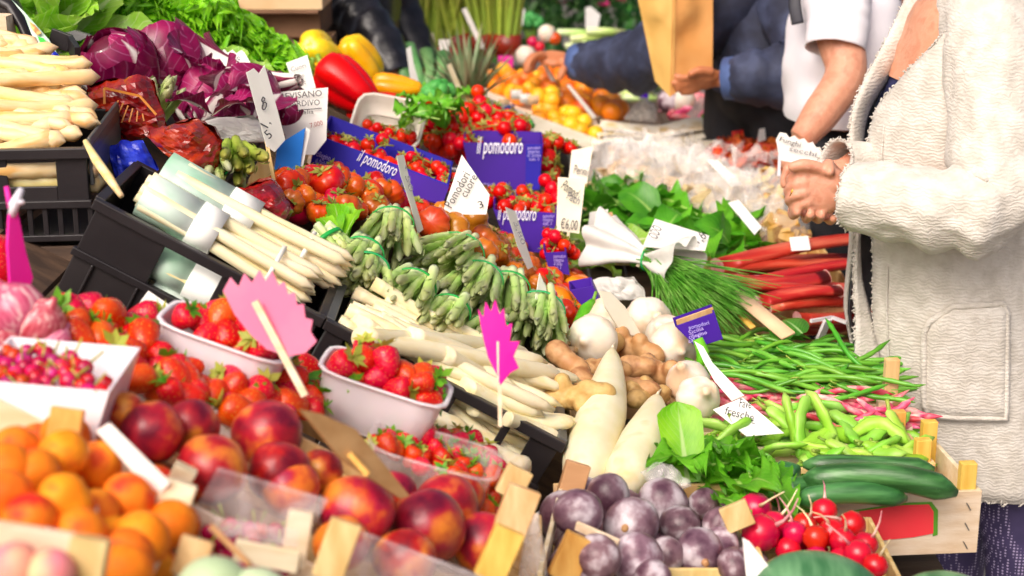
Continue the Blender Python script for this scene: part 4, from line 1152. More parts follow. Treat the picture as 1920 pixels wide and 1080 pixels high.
t = card('crate_label', 'white label card with small print stuck on the black crate', [(278, 545), (318, 572), (305, 592), (248, 585)], 2.145, 'white_card', cat='label')
text(t, 'Asparagi', 'ink_red', (272, 575), (300, 586), 2.143, .012)
# loose thick white asparagus in the second crate: (cut end, tip)
LO = [((688, 588), (1010, 688), .03, 1.35), ((652, 622), (1010, 690), .012, 1.2), ((690, 638), (1050, 722), .012, 1.2), ((760, 655), (1072, 740), .012, 1.05), ((830, 690), (1065, 758), .01, 1.05),
      ((870, 722), (1075, 778), .004, 1.05), ((900, 745), (1066, 800), .0, 1.05), ((800, 628), (1078, 728), .022, .9), ((950, 785), (1064, 822), -.004, .9), ((700, 640), (930, 740), -.02, 1.1), ((740, 620), (980, 760), -.03, 1.1), ((840, 672), (1082, 748), .016, .9), ((760, 610), (1040, 690), .02, .95)]
for i, (a, b, h, s_) in enumerate(LO):
    A, B = S(a[0], a[1], h), S(b[0], b[1], h * .6)
    SWL[i % 3].put(mspan(A, B, R.uniform(0, 6), None, s_), 'thick white asparagus cut square, topmost in the second crate' if i == 0 else 'thick white asparagus lying in the second black crate', 'asparagus', None if i == 0 else 'loose white asparagus')
for k in range(52):
    A = C2 + SL1 * R.uniform(.01, .075) + SL2 * R.uniform(.025, .225) + SL3 * R.uniform(-.05, .014); B = A + SL1 * R.uniform(.28, .33) + SL2 * R.gauss(0, .012) + SL3 * R.uniform(-.012, .012)
    SWL[k % 3].put(mspan(A, B, R.uniform(0, 6), None, R.uniform(.75, .95)), 'thick white asparagus lying in the second black crate', 'asparagus', 'loose white asparagus')
for i, (a, b) in enumerate((((700, 770), (890, 790)), ((860, 810), (985, 870)), ((880, 830), (990, 890)))):
    SWL[i % 3].put(mspan(P(*a, 2.235), P(*b, 2.235), 0, None, 1.3), 'white asparagus showing through a window of the black crate', 'asparagus', 'asparagus behind the crate window')
# left dark crate of cream asparagus
eL = yawed(math.radians(6)); OL = P(160, 276, 2.36) - eL[0] * .40
cl, bxl = black_crate('level black plastic crate with handle slot heaped with cream asparagus', OL, eL, .40, .33, .135, near='slot', slot=(.285, .355, -.058, -.022))
mb = MB(); mb.fbox(OL, eL, (.401, .407), (.01, .33), (-.06, .012)); part('end_board', mb, 'grey_plastic', cl, bevel=.002)
for k in range(150):
    y = R.uniform(86, 268); x = R.uniform(-60, 190 - max(0, (150 - y)) * .55)
    if y < 120 and x > 120: continue
    D = 2.40 + (268 - y) / 180 * .26
    tip = P(x, y, D); d = Vector((1, R.gauss(-.12, .32), R.gauss(-.05, .12))).normalized()
    SC[k % 4].put(mspan(tip - d * .24, tip, R.uniform(0, 6), 1.0, R.uniform(.85, 1.1)), 'thick cream asparagus spear heaped in the level crate', 'asparagus', 'cream asparagus heap')
mb = MB(); mb.fbox(OL, eL, (.27, .375), (.012, .03), (-.075, -.012)); 
for k in range(3):
    A = OL + eL[0] * .24 + eL[1] * (.02 + .008 * k) + eL[2] * (-.03 - .016 * k)
    SC[k].put(mspan(A, A + eL[0] * .16, k, .75, 1.2), 'cream asparagus showing in the handle slot', 'asparagus', 'asparagus in the handle slot')
# dark lower crate seen under it, with gold trim
lowc = wood_crate('dark wooden crate under the level black one', OL + Vector((0, .0, -.15)), eL, .42, .3, .16, m='dark_board', rise=0, group=None)
# long white stalk leaning on the crate corner
mb = MB(); pts = [P(160, 265, 2.33), P(180, 300, 2.30), P(205, 335, 2.27), P(228, 368, 2.25)]; mb.tube(pts, [.004, .007, .007, .004], 8)
solo('asparagus_stalk', mb, 'asp_cream', 'single pale stalk hanging over the crate corner', 'asparagus')

# ------------------------------------------------------------------ red cellophane parcels, blue bags
def parcel(label, quad, D, m, bulge=.03, group=None, cat='parcel', name='wrapped_parcel', sub=None, seed=0, depth=.09):
    """crumpled wrapped parcel: pillow whose outline follows the quad"""
    W = [P(x, y, D) for x, y in quad]; c = sum(W, Vector()) / len(W)
    mb = MB(); n = 15
    def fn(u, v, s_):
        a, b = u * 2 - 1, v * 2 - 1; a, b = a * math.sqrt(1 - b * b * .15), b * math.sqrt(1 - a * a * .15); u2, v2 = (a + 1) / 2, (b + 1) / 2
        p = (W[0] * (1 - u2) + W[1] * u2) * (1 - v2) + (W[3] * (1 - u2) + W[2] * u2) * v2
        k = (max(0, 16 * u * (1 - u) * v * (1 - v))) ** .4
        nn = noise.noise(p * 22 + Vector((seed, 0, s_))) * .5 + (abs(noise.noise(p * 45 + Vector((0, seed, s_)))) - .2) * .5 + noise.noise(p * 110 + Vector((seed, seed, 0))) * .14
        return p + Vector((0, s_ * depth * k * (.5 + .55 * nn), .012 * nn)) + (p - c) * (.16 * nn)
    mb.grid(n, n, lambda u, v: fn(u, v, -1)); mb.grid(n, n, lambda u, v: fn(u, v, 1)); mb.uv = {}
    return solo(name, mb, m, label, cat, group, smooth=False)
parcel('red cellophane parcel with gold print beside the radicchio', [(155, 158), (285, 145), (318, 250), (195, 285)], 2.72, 'red_cellophane', seed=1)
o = bpy.data.objects['wrapped_parcel']
gp = MB()
for i in range(6):
    a, b = (196 + i * 3, 172 + i * 3), (250 + i * 8, 190 + i * 9)
    gp.bar(P(200 + i * 14, 232 - i * 1, 2.665), P(222 + i * 9, 188 + i * 5, 2.665), .0022, .0008, (0, -1, 0))
gp.bar(P(195, 165, 2.672), P(262, 180, 2.672), .004, .0008, (0, -1, 0)); gp.bar(P(262, 180, 2.672), P(293, 215, 2.672), .004, .0008, (0, -1, 0)); gp.bar(P(195, 165, 2.672), P(196, 195, 2.672), .004, .0008, (0, -1, 0))
link('gold_print', gp.mesh('gold_print', 'gold_print', False, o.location), o)
parcel('plain dark red cellophane parcel in the middle of the three', [(262, 250), (370, 220), (420, 262), (400, 355)], 2.55, 'red_cellophane', seed=2)
parcel('torn dark red cellophane parcel nearest the tomatoes', [(432, 355), (508, 335), (556, 388), (525, 440)], 2.52, 'red_cellophane', seed=3)
parcel('crumpled bright blue bag under the red parcels', [(196, 268), (270, 262), (300, 322), (222, 360)], 2.56, 'deep_blue_film', seed=4, cat='bag', name='blue_bag', depth=.05)
parcel('blue plastic liner at the corner of the cream asparagus', [(60, 95), (95, 88), (135, 130), (110, 148)], 2.72, 'deep_blue_film', seed=5, cat='bag', name='blue_bag', depth=.02)
parcel('white paper under the radicchio heads', [(330, 232), (480, 215), (520, 270), (400, 262)], 2.9, 'paper_white', seed=6, cat='paper', name='tissue_paper', depth=.03)
parcel('white paper between asparagus heap and radicchio', [(118, 115), (150, 130), (165, 170), (135, 150)], 2.70, 'paper_white', seed=7, cat='paper', name='tissue_paper', depth=.02)
# asparagus tips peeping out of the parcels
bundle('green asparagus tips bundled between the red parcels', 'asparagus bundle', None, P(436, 282, 2.78), P(442, 322, 2.55), SD, .26, 13, .034, band=None, fan=.1)
bundle('pale green asparagus tips behind the gold printed parcel', 'asparagus bundle', None, P(270, 250, 2.85), P(310, 165, 2.80), SG, .12, 9, .018, band=.3, fan=.3)
bundle('slim asparagus lying beside the middle red parcel', 'asparagus bundle', None, P(400, 290, 2.6), P(408, 350, 2.5), SG, .1, 5, .012, band=.4, fan=.2)

# ------------------------------------------------------------------ radicchio, lettuces
for i, (x, y, D, r, ax, lab) in enumerate(((222, 130, 2.95, .072, (-.3, -.3, .8), 'round dark purple radicchio head nearest the white asparagus'), (312, 118, 3.05, .075, (-.5, .3, .8), 'large purple radicchio head with upright leaves in the middle'),
        (388, 192, 2.98, .058, (.2, .8, .5), 'radicchio head lying with a white base behind the red parcels'), (462, 190, 3.02, .064, (-.3, .85, .6), 'radicchio head beside the tall white sign, white rib showing'), (545, 218, 3.1, .05, (-.3, -.3, .8), 'small round radicchio behind the blue card'))):
    wrapped_head('radicchio_head', lab, 'radicchio', P(x, y, D), r, ax, 9, 'radicchio', i * 1.3)
bunch('radicchio_leaves', 'loose purple and white radicchio leaves round the heads', 'radicchio', None, P(370, 150, 3.0), RDO, 12, [(300, 130), (400, 130), (520, 190), (500, 235), (400, 240), (330, 180)], (.02, .07), (.45, .7), (0, 6.28), (-.9, -.2), .5)
for i, (a, b, lab) in enumerate((((470, 150), (340, 105), 'slender white-ribbed radicchio lying beside the lettuce'), ((390, 235), (300, 150), 'long radicchio with white ribs under the round heads'), ((560, 150), (500, 165), 'slender radicchio tip behind the tall white sign'), ((470, 245), (330, 215), 'pale purple radicchio leaf bunch lying lowest'))):
    A, B = P(*a, 3.06), P(*b, 3.12)
    rosette('slender_radicchio', lab, 'radicchio', None, A, TRV, 12, (B - A).normalized(), (B - A).length / .17, (.03, .22), .012, .1)
for (x, y, D, n, s_, lab) in ((245, 12, 3.35, 80, 1.2, 'bright green curly lettuce, its rim level with the cardboard boxes'), (345, 38, 3.3, 90, 1.3, 'bright green curly lettuce in the middle of the row'), (425, 72, 3.35, 60, 1.05, 'bright green curly lettuce leaning towards the price tag'), (492, 104, 3.35, 56, .9, 'bright green curly lettuce nearest the yellow pepper'), (190, 70, 3.25, 26, .6, 'small tuft of curly lettuce behind the radicchio')):
    rosette('curly_lettuce', lab, 'lettuce', None, P(x, y + 40, D), LET, n, Vector((.1, -.45, .9)).normalized(), s_, (.0, 1.5), .02, .5)
for (x, y, D, s_, lab) in ((95, 70, 3.1, 1.0, 'pale green leafy lettuce at the upper left edge'), (165, 75, 3.3, .8, 'pale lettuce with a whitish rib beside the curly lettuce'), (420, 150, 3.2, .5, 'pale lettuce under the white price tag'), (60, 30, 3.15, .9, 'tall pale green lettuce behind the dark crate rim')):
    rosette('pale_lettuce', lab, 'lettuce', None, P(x, y + 30, D), LETP, 16, Vector((.2, -.4, .9)).normalized(), s_, (.1, 1.1), .02, .3)
# dark crate rim with printed liner, upper left
t = thing('dark_crate_rim', 'dark plastic crate edge with a printed green and white liner', 'crate', P(60, 100, 2.78))
mb = MB(); mb.tube([P(-20, -10, 2.8), P(25, 12, 2.8), P(45, 50, 2.79), P(60, 85, 2.78), P(72, 118, 2.76)], [.022, .022, .016, .014, .010], 8, .5); part('rim', mb, 'black_plastic', t, True)
mb = MB(); mb.prism([P(x, y, 2.77 + (y - 60) * -.0003) for x, y in ((22, 0), (45, 22), (92, 75), (110, 105), (98, 118), (75, 95), (58, 62), (46, 30))], (0, .002, 0)); part('liner', mb, 'paper_green', t)
mb = MB(); mb.prism([P(x, y, 2.762) for x, y in ((55, 40), (66, 48), (78, 62), (70, 66), (58, 52))], (0, .001, 0)); part('print', mb, 'dried_yellow', t)
mb = MB(); mb.prism([P(x, y, 2.758) for x, y in ((70, 68), (82, 72), (95, 92), (90, 98), (78, 86))], (0, .001, 0)); part('print', mb, 'label_brightgreen', t)
xrail(t, (95, 68), (132, 82), 2.8, .03, .01, 'black_plastic'); xrail(t, (132, 82), (146, 104), 2.8, .03, .01, 'black_plastic', D2=2.75)
mb = MB(); mb.prism([P(x, y, 2.95) for x, y in ((96, 68), (140, 57), (170, 66), (150, 76), (128, 78))], (0, .01, 0)); part('flap', mb, 'grey_plastic', t)
t = thing('dark_pallet', 'dark corner piece with a pale wood block at the upper left edge', 'crate', P(0, 60, 2.75))
mb = MB(); mb.fbox(P(-40, 75, 2.75), FLAT, (0, .05), (0, .05), (0, .04)); part('block', mb, 'pale_wood', t); mb = MB(); mb.fbox(P(-40, 50, 2.8), FLAT, (0, .06), (0, .05), (0, .05)); part('corner', mb, 'black_plastic', t)

# ------------------------------------------------------------------ green asparagus bundles
GB = [((598, 425), (642, 480), 11, .024, 'green asparagus bundle leaning against the white asparagus'), ((688, 448), (650, 512), 12, .024, 'small green asparagus bundle with thin stems behind the grey crate'),
      ((738, 388), (712, 492), 9, .026, 'upright asparagus bundle with thick pale stems below the thin price tag'), ((872, 452), (752, 552), 20, .036, 'largest green asparagus bundle, spears fanned towards the grey crate'),
      ((905, 495), (848, 610), 16, .03, 'green asparagus bundle with dark purple tips beside the largest one'), ((955, 508), (938, 590), 11, .027, 'green asparagus bundle behind the hot pink sign'), ((1015, 552), (985, 655), 15, .033, 'pale green asparagus bundle nearest the garlic and ginger')]
GB += [((695, 478), (672, 532), 9, .024, 'short asparagus bundle touching the grey crate rim'), ((785, 512), (738, 570), 11, .027, 'asparagus bundle with dark tips under the largest bundle'), ((852, 560), (808, 612), 10, .025, 'asparagus bundle with purple tips at the middle of the grey rim'), ((925, 595), (895, 645), 10, .024, 'asparagus bundle with dark tips right behind the hot pink sign')]
for (a, b, n, rad, lab) in GB:
    A, B = S(a[0], a[1] + 14, .024), S(b[0], b[1] + 8, .008); rad *= 1.2; n = int(n * 1.7)
    bundle(lab, 'asparagus bundle', None, A, B, SG, min(.24, (B - A).length * 1.05), n, rad, band=.28, fan=.16, sl=.007, bw=.003)
gc = wood_crate('wooden crate under the green asparagus bundles', Vector((-.40, 2.50, plane_z(-.40) - .02)), SLP, .50, .38, .13, rise=-.02, base=.05, posts=(), m='dark_board', group=None)
# celery leaves among them
bunch('celery_leaves', 'light green celery leaf standing by the orange tomatoes', 'celery', None, S(645, 440), [leaf_mesh('leaf', 'lettuce', .07, .022, 77, .15, 6, .2, .3, 8, 8, 'fan', .04)], 7, [(625, 440), (665, 440), (655, 460), (630, 460)], (.01, .03), (.8, 1.1), (.8, 2.4), (-1.2, -.6))
# ------------------------------------------------------------------ tomatoes
tc_ = wood_crate('wooden crate heaped with ribbed red tomatoes', Vector((-.47, 2.92, plane_z(-.47) - .03)), SLP, .44, .30, .12, rise=-.01, base=.02, group=None)
seen = []
T1 = [(515, 338), (560, 322), (625, 318), (700, 338), (800, 345), (830, 372), (815, 400), (760, 385), (690, 388), (640, 398), (600, 420), (560, 410), (530, 375)]
for (x, y, r) in ((545, 350, 33), (612, 340, 36), (572, 368, 24), (600, 398, 28), (665, 352, 24), (690, 362, 24), (740, 360, 25), (800, 365, 30), (630, 372, 24), (650, 385, 26), (705, 385, 24), (720, 352, 22), (545, 380, 24)):
    D = DS(x, y, .025); p = P(x, y, D); seen.append(p)
    pr = R.choice(TOM + TOMB) if r < 28 else R.choice(TOM)
    pr.put(Matrix.Translation(p) @ rot_up(.7)().to_4x4() @ Matrix.Scale(r / (FPX / D) / .03, 4), 'ribbed red-orange tomato in the heap behind the asparagus', 'tomato', 'tomatoes behind the asparagus')
pile(TOM + TOMR, T1, 60, .045, (-.02, .01), 'ribbed red-orange tomato in the heap behind the asparagus', 'tomato', 'tomatoes behind the asparagus', rot=rot_up(.7), seen=seen, sc_=(.8, 1))
seen = []
for (x, y, r) in ((885, 412, 32), (850, 432, 33), (912, 448, 28), (905, 475, 28), (812, 418, 30), (870, 450, 22), (830, 398, 20), (935, 470, 20), (880, 470, 22)):
    r *= 1.12; D = DS(x, y, .04); p = P(x, y, D); seen.append(p)
    TOMB[int(x) % 3].put(Matrix.Translation(p) @ (Euler((R.gauss(.9, .5), R.gauss(0, .5), R.uniform(0, 6))).to_matrix()).to_4x4() @ Matrix.Scale(r / (FPX / D) / .034, 4), 'brownish orange deeply ribbed tomato by the kite-shaped sign', 'tomato', 'brown ribbed tomatoes')
pile(TOMB + TOM[:1], [(900, 440), (960, 450), (1000, 500), (1010, 540), (960, 520), (910, 490)], 40, .042, (-.02, .015), 'small ripe tomato between the price tags', 'tomato', 'small tomatoes between the tags', rot=rot_up(.7), seen=seen, sc_=(.7, .95))
pile(PLUM + TOM[:1], [(1000, 510), (1060, 505), (1085, 540), (1080, 590), (1040, 590), (1010, 560)], 40, .036, (-.02, .015), 'orange plum tomato by the purple boxes', 'tomato', 'orange plum tomatoes', seen=seen, sc_=(.85, 1.1))
tb_ = wood_crate('wooden crate under the orange tomatoes', Vector((-.12, 2.94, plane_z(-.12) - .03)), SLP, .28, .42, .12, rise=-.01, base=.02, posts=(), group=None)
# ------------------------------------------------------------------ tomato boxes with white script lettering
def slope_rot(): return Matrix.Rotation(TH, 3, 'Y') @ Euler((R.gauss(0, .4), R.gauss(0, .4), R.uniform(0, 6.28))).to_matrix()
def vines(poly, n, D0, D1, label, group, s=1.0, dmin=.05):
    xs, ys = [p[0] for p in poly], [p[1] for p in poly]; pts = []
    for k in range(n * 60):
        if len(pts) >= n: break
        x, y = R.uniform(min(xs), max(xs)), R.uniform(min(ys), max(ys))
        if not inpoly(x, y, poly): continue
        p = P(x, y, D1 + (D0 - D1) * (y - min(ys)) / (max(ys) - min(ys)))
        if any((p - q).length < dmin for q in pts): continue
        pts.append(p); truss(p, slope_rot(), label, group, R.choice((5, 6, 7)), s)
b1, W1, f1 = carton('long violet-blue tomato box tilted with the slope', [(597, 254), (842, 346), (830, 385), (578, 318)], 3.14, .22, 'violet_blue')
text(b1, 'il pomodoro', 'white_print', (668, 300), (740, 331), 3.138, .035, shear=.25)
text(b1, 'ciliegino', 'lilac_print', (592, 292), (618, 302), 3.138, .016); text(b1, 'di Pachino', 'lilac_print', (590, 304), (616, 314), 3.138, .013)
mb = MB(); mb.prism([P(x, y, 3.139) for x, y in ((742, 311), (842, 349), (830, 383), (735, 356))], (0, -.001, 0)); part('side_band', mb, 'purple_card', b1)
vines([(625, 262), (700, 280), (762, 308), (755, 330), (690, 305), (630, 280)], 7, 3.20, 3.32, 'vine tomatoes in the long violet-blue box', 'vine tomatoes in the long box', .95)
vines([(760, 300), (845, 318), (855, 345), (800, 338), (770, 325)], 6, 3.25, 3.35, 'small vine tomatoes with many stems beside the kite sign', 'vine tomatoes by the kite sign', .8, .035)
tr, tcn, te, tL, tW = punnet('milky plastic punnet of vine tomatoes tilted behind the long box', (652, 258), (778, 282), 3.5, .16, .05, 'milky_plastic', group=None, e2=(0, .85, .5))
for k in range(5):
    p = tcn + te[0] * R.uniform(-.05, .06) + te[1] * R.uniform(-.06, .02) + te[2] * -.015
    truss(p, slope_rot(), 'vine tomatoes lying in the milky punnet', 'vine tomatoes in the milky punnet', 5, .75)
vines([(795, 215), (850, 200), (970, 215), (972, 255), (900, 262), (862, 290), (800, 280)], 16, 3.72, 3.98, 'bright red vine tomatoes heaped behind the purple box', 'vine tomatoes behind the purple box', 1.12, .05)
vines([(1018, 262), (1060, 268), (1068, 318), (1020, 322)], 5, 3.75, 3.88, 'bright red vine tomatoes at the end of the purple box', 'vine tomatoes at the box end', 1.1, .05)
pp = punnet('white punnet edge under the bright red vine tomatoes', (800, 305), (870, 318), 3.70, .2, .05, group=None)
b2, W2, f2 = carton('upright purple tomato box with white script facing the camera', [(868, 267), (1018, 270), (1012, 357), (886, 354)], 3.66, .15, 'purple_card')
mb = MB(); mb.prism([P(x, y, 3.659) for x, y in ((986, 270), (1016, 271), (1011, 355), (985, 355))], (0, -.001, 0)); part('side_band', mb, 'violet_blue', b2)
text(b2, 'il pomodoro', 'white_print', (893, 288), (980, 288), 3.657, .055, shear=.3); text(b2, 'ITALIA', 'lilac_print', (905, 352), (930, 352), 3.657, .015)
for i, (w, y) in enumerate(((24, 280), (22, 287), (26, 294), (18, 301))): text(b2, ('pomodori', 'datterino', 'di Sicilia', 'cat. I')[i], 'lilac_print', (1001 - w // 2, y), (1001 + w // 2, y), 3.656, .011)
vines([(925, 362), (1045, 365), (1045, 392), (935, 392)], 7, 3.42, 3.56, 'vine tomatoes with green stems in the lower purple box', 'vine tomatoes in the lower purple box', .95, .045)
b3, W3, f3 = carton('lower purple tomato box between two price tags', [(925, 393), (1046, 400), (1030, 476), (952, 468)], 3.38, .17, 'purple_card')
text(b3, 'il pomodoro', 'white_print', (932, 412), (1005, 414), 3.377, .045, shear=.3)
for i, y in enumerate((408, 415, 422)): text(b3, ('pomodori', 'ciliegino', 'cat. I')[i], 'lilac_print', (1018, y), (1040 - i * 3, y), 3.376, .011)
b4, W4, f4 = carton('small purple tomato box at the foot of the cream price sign', [(1020, 474), (1062, 472), (1068, 516), (1030, 508)], 3.2, .12, 'purple_card')
for i, y in enumerate((483, 490, 497, 504)): text(b4, ('pomodori', 'ciliegino', 'di Sicilia', 'cat. I')[i], 'lilac_print', (1038, y), (1060 - i * 3, y + 1), 3.197, .010)
vines([(1030, 450), (1065, 455), (1062, 470), (1035, 470)], 2, 3.24, 3.3, 'vine tomatoes in the small purple box', 'vine tomatoes in the small box', .8, .03)
b5, W5, f5 = carton('crumpled little purple box beside the green chili', [(1068, 544), (1112, 536), (1128, 572), (1098, 582)], 3.02, .06, 'purple_card')
b6, W6, f6 = carton('purple box corner in front of the green beans', [(1266, 612), (1340, 586), (1356, 636), (1306, 652)], 2.78, .05, 'purple_card')
mb = MB(); mb.bar(P(1270, 610, 2.785), P(1338, 586, 2.80), .004, .02, (0, 0, 1)); part('flap', mb, 'poplar', b6)
for i, (w, y) in enumerate(((38, 612), (28, 622), (34, 630), (20, 638))): text(b6, ('pomodori', 'Sicilia', 'ciliegino', 'cat. I')[i], 'lilac_print', (1292, y + 6), (1292 + w, y - 4), 2.776, .010)
# ------------------------------------------------------------------ ginger, garlic, daikon, chili
gx = wood_crate('wooden crate under garlic and ginger', Vector((.10, 2.62, ZF - .0)), FLAT, .26, .30, .14, rise=-.02, base=.03, posts=(), group=None)
GNAME = ['white garlic bulb touching the pale wooden paddle tag', 'white garlic bulb behind the pale wooden paddle tag', 'smooth white onion just below the purple box corner', '', 'smooth white onion behind the knobbly ginger on the asparagus side', 'white garlic bulb beside the thin edge-on sign', 'lowest white garlic bulb, above the upright green leaf', 'smooth white onion between herb bunch and paddle tag']
GL = [(1215, 600, 48, 0), (1130, 600, 44, 0), (1265, 650, 46, 1), (1280, 690, 0, 1), (1110, 640, 48, 1), (1290, 715, 44, 0), (1310, 745, 44, 0), (1250, 630, 40, 1)]
for i, (x, y, r, k) in enumerate(GL):
    if not r: continue
    D = DS(x, y, .04); p = P(x, y, D)
    (GAR if k == 0 else ONI)[i % 2].put(Matrix.Translation(p) @ Euler((R.uniform(.5, 1.4), R.uniform(-.6, .6), R.uniform(-1, 1))).to_matrix().to_4x4() @ Matrix.Scale(r / (FPX / D) / .034, 4), GNAME[i], 'garlic' if k == 0 else 'onion', None)
for i, (x, y, s_) in enumerate(((1110, 640, 1.1), (1180, 660, 1.15), (1225, 700, 1.1), (1075, 690, 1.1), (1175, 725, 1.05), (1085, 740, 1.0), (1215, 745, .9), (1130, 690, .9))):
    D = DS(x, y, .03)
    GIN[i % 3].put(Matrix.Translation(P(x, y, D)) @ Euler((R.uniform(0, 6), R.uniform(-.5, .5), R.uniform(0, 6))).to_matrix().to_4x4() @ Matrix.Scale(s_, 4), 'knobbly tan ginger root among garlic and daikon', 'ginger', 'ginger roots')
def daikon(label, a, b, D1, D2, r):
    mb = MB(); A, B = P(*a, D1), P(*b, D2); pts, rad = [], []
    for i in range(17):
        t = i / 16; p = A.lerp(B, t); p += Vector((.006 * math.sin(t * 4), 0, .004 * math.sin(t * 3))); pts.append(p)
        rad.append(r * max(.10, min(1, (t / .55) ** .55) * (1 if t < .88 else (1 - ((t - .88) / .12) ** 2 * .55))))
    mb.tube(pts, rad, 18); o = solo('daikon', mb, 'daikon', label, 'daikon')
    rt = MB(); d = (A - B).normalized(); rt.tube([A, A + d * .012, A + d * .026 + Vector((.003, 0, 0))], [r * .10, r * .06, r * .02], 6)
    link('root', rt.mesh('root', 'daikon', True, o.location), o)
daikon('long white daikon standing between the asparagus and the ginger', (1148, 655), (1098, 905), 2.72, 2.32, .039)
daikon('shorter curved daikon beside the chard leaves', (1232, 742), (1172, 915), 2.58, 2.30, .036)
mb = MB(); pts = [P(1112, 565, 2.96), P(1098, 580, 2.95), P(1085, 603, 2.93), P(1072, 625, 2.9)]; mb.tube(pts, [.007, .012, .010, .003], 10)
o = solo('green_chili', mb, 'chili', 'bright green chili beside the little purple box', 'chili')
st = MB(); st.tube([pts[0], pts[0] + Vector((.006, .01, .016))], [.004, .003], 6); link('stalk', st.mesh('stalk', 'pepper_stem', True, o.location), o)
mb = MB(); pts = [P(1308, 635, 2.73), P(1318, 660, 2.73), P(1312, 690, 2.72)]; mb.tube(pts, [.009, .012, .006], 10); solo('green_chili', mb, 'chili', 'green chili tucked behind the garlic at the thin sign', 'chili')
card('wooden_tag', 'pale wooden paddle tag standing behind the ginger', [(1125, 545), (1145, 548), (1172, 575), (1205, 632), (1180, 628), (1160, 615), (1135, 575)], 2.86, 'cream_card', kx=.0008, th=.004, cat='tag')
for i, (x, y) in enumerate(((1020, 660), (1045, 650), (1060, 665), (1035, 672))):
    mb = MB(); A = S(x, y, .0); B = S(x + R.uniform(-10, 60), y - R.uniform(0, 22), .02); mb.tube([A, A.lerp(B, .5) + Vector((0, 0, .004)), B], [.005, .008, .004], 7); solo('dry_root', mb, 'garlic_root', 'thin dry tan root beside the ginger', 'root', 'dry roots')
# ------------------------------------------------------------------ herb bunch in tissue
hb = thing('herb_bunch', 'bunch of fine green herb tied in white tissue paper', 'herb bunch', S(1230, 520, .0))
bl = MB(); knot = S(1215, 492, .085)
for k in range(700):
    a = R.gauss(0, .38); b_ = R.gauss(.02, .24)
    d = (Vector((.66, -.74, -.10)) + Vector((.55 * a, .55 * a, .34 * b_ - abs(a) * .12))).normalized(); L = R.uniform(.16, .25)
    q = knot + Vector((R.gauss(0, .006), R.gauss(0, .006), R.gauss(.004, .008))); pts = []
    cv = Vector((R.gauss(0, .03), R.gauss(0, .03), -.035 + R.gauss(0, .02)))
    for i in range(6):
        t = i / 5; pts.append(q + d * (L * t) + cv * t * t)
    w = R.uniform(.0013, .0021); bl.tube(pts, [w, w, w, w * .9, w * .7, w * .3], 3, cap=False)
part('blades', bl, 'blade', hb, True, kind='stuff')
tp = MB()
def cone(u, v):
    a = (u - .5) * 4.3 + 1.57; d0 = Vector((.74, -.66, -.10)).normalized(); s1 = Vector((.62, .78, 0)); s2 = Vector((0, .1, 1))
    q = -.125 + .22 * v; rad = .016 + .05 * abs(v - .57) ** 1.1 * 2.2 * (1.15 if v > .57 else .8)
    nn = 1 + .22 * math.sin(9 * u * 3.1 + v * 3) + .2 * noise.noise(Vector((u * 6, v * 5, 1)))
    return knot + d0 * q + (s1 * math.cos(a) + s2 * math.sin(a)) * rad * nn + Vector((0, 0, .006))
tp.grid(40, 20, cone); part('tissue_wrap', tp, 'paper_tissue', hb, True)
rb = MB(); d0 = Vector((.78, -.62, -.12)).normalized(); s1 = Vector((.62, .78, 0)); s2 = Vector((0, .1, 1))
rb.tube([knot + d0 * -.002 + (s1 * math.cos(a) + s2 * math.sin(a)) * .0225 + Vector((0, 0, .006)) for a in [i * .3307 for i in range(20)]], .0022, 6); part('rubber_band', rb, 'band_green', hb, True)
parcel('loose white tissue under the herb bunch', [(1095, 525), (1190, 520), (1215, 560), (1120, 565)], 3.15, 'paper_tissue', seed=11, cat='paper', name='tissue_paper', depth=.03)
# ------------------------------------------------------------------ leafy greens, spinach
bunch('leafy_greens', 'dark green leafy greens heaped before the clear bags', 'greens', None, S(1230, 410), SPI + CHD[:1], 120, [(1100, 350), (1160, 345), (1230, 380), (1330, 400), (1390, 440), (1400, 470), (1320, 465), (1200, 440), (1130, 420), (1100, 385)], (-.03, .05), (.7, 1.15), (0, 6.28), (-.8, .3), .6)
bunch('leafy_greens', 'small heap of green leaves beside the rhubarb', 'greens', None, S(1390, 460), SPI, 26, [(1350, 445), (1430, 455), (1430, 475), (1360, 475)], (-.02, .03), (.45, .7), (0, 6.28), (-.6, .3), .6)
bunch('cabbage_leaves', 'pale bluish green leaves behind the tissue paper', 'greens', None, S(1110, 470), [leaf_mesh('leaf', 'lettuce_pale', .1, .04, 90, .2, 6, .3, .5, 8, 8, 'oval')], 16, [(1090, 455), (1140, 450), (1160, 490), (1110, 510)], (0, .04), (.7, 1.1), (0, 6.28), (-.8, .2))
chd = bunch('chard_leaves', 'bright green chard leaves between daikon and cucumbers', 'greens', None, S(1350, 880), CHD, 44, [(1290, 880), (1330, 850), (1400, 860), (1440, 900), (1430, 935), (1360, 945), (1300, 920)], (-.03, .04), (.5, .8), (0, 6.28), (-1.0, .3), .6)
o = link('leaf', leaf_mesh('leaf', 'lettuce', .125, .034, 31, .06, 4, .2, .1, 10, 12, 'strap'), chd)
A, B = P(1290, 905, 2.33), P(1272, 768, 2.36); x_ = (B - A).normalized(); z_ = Vector((0, -1, .3)); y_ = z_.cross(x_).normalized(); z_ = x_.cross(y_)
o.matrix_local = Matrix.Translation(A - rootloc(chd)) @ Matrix((x_, y_, z_)).transposed().to_4x4()
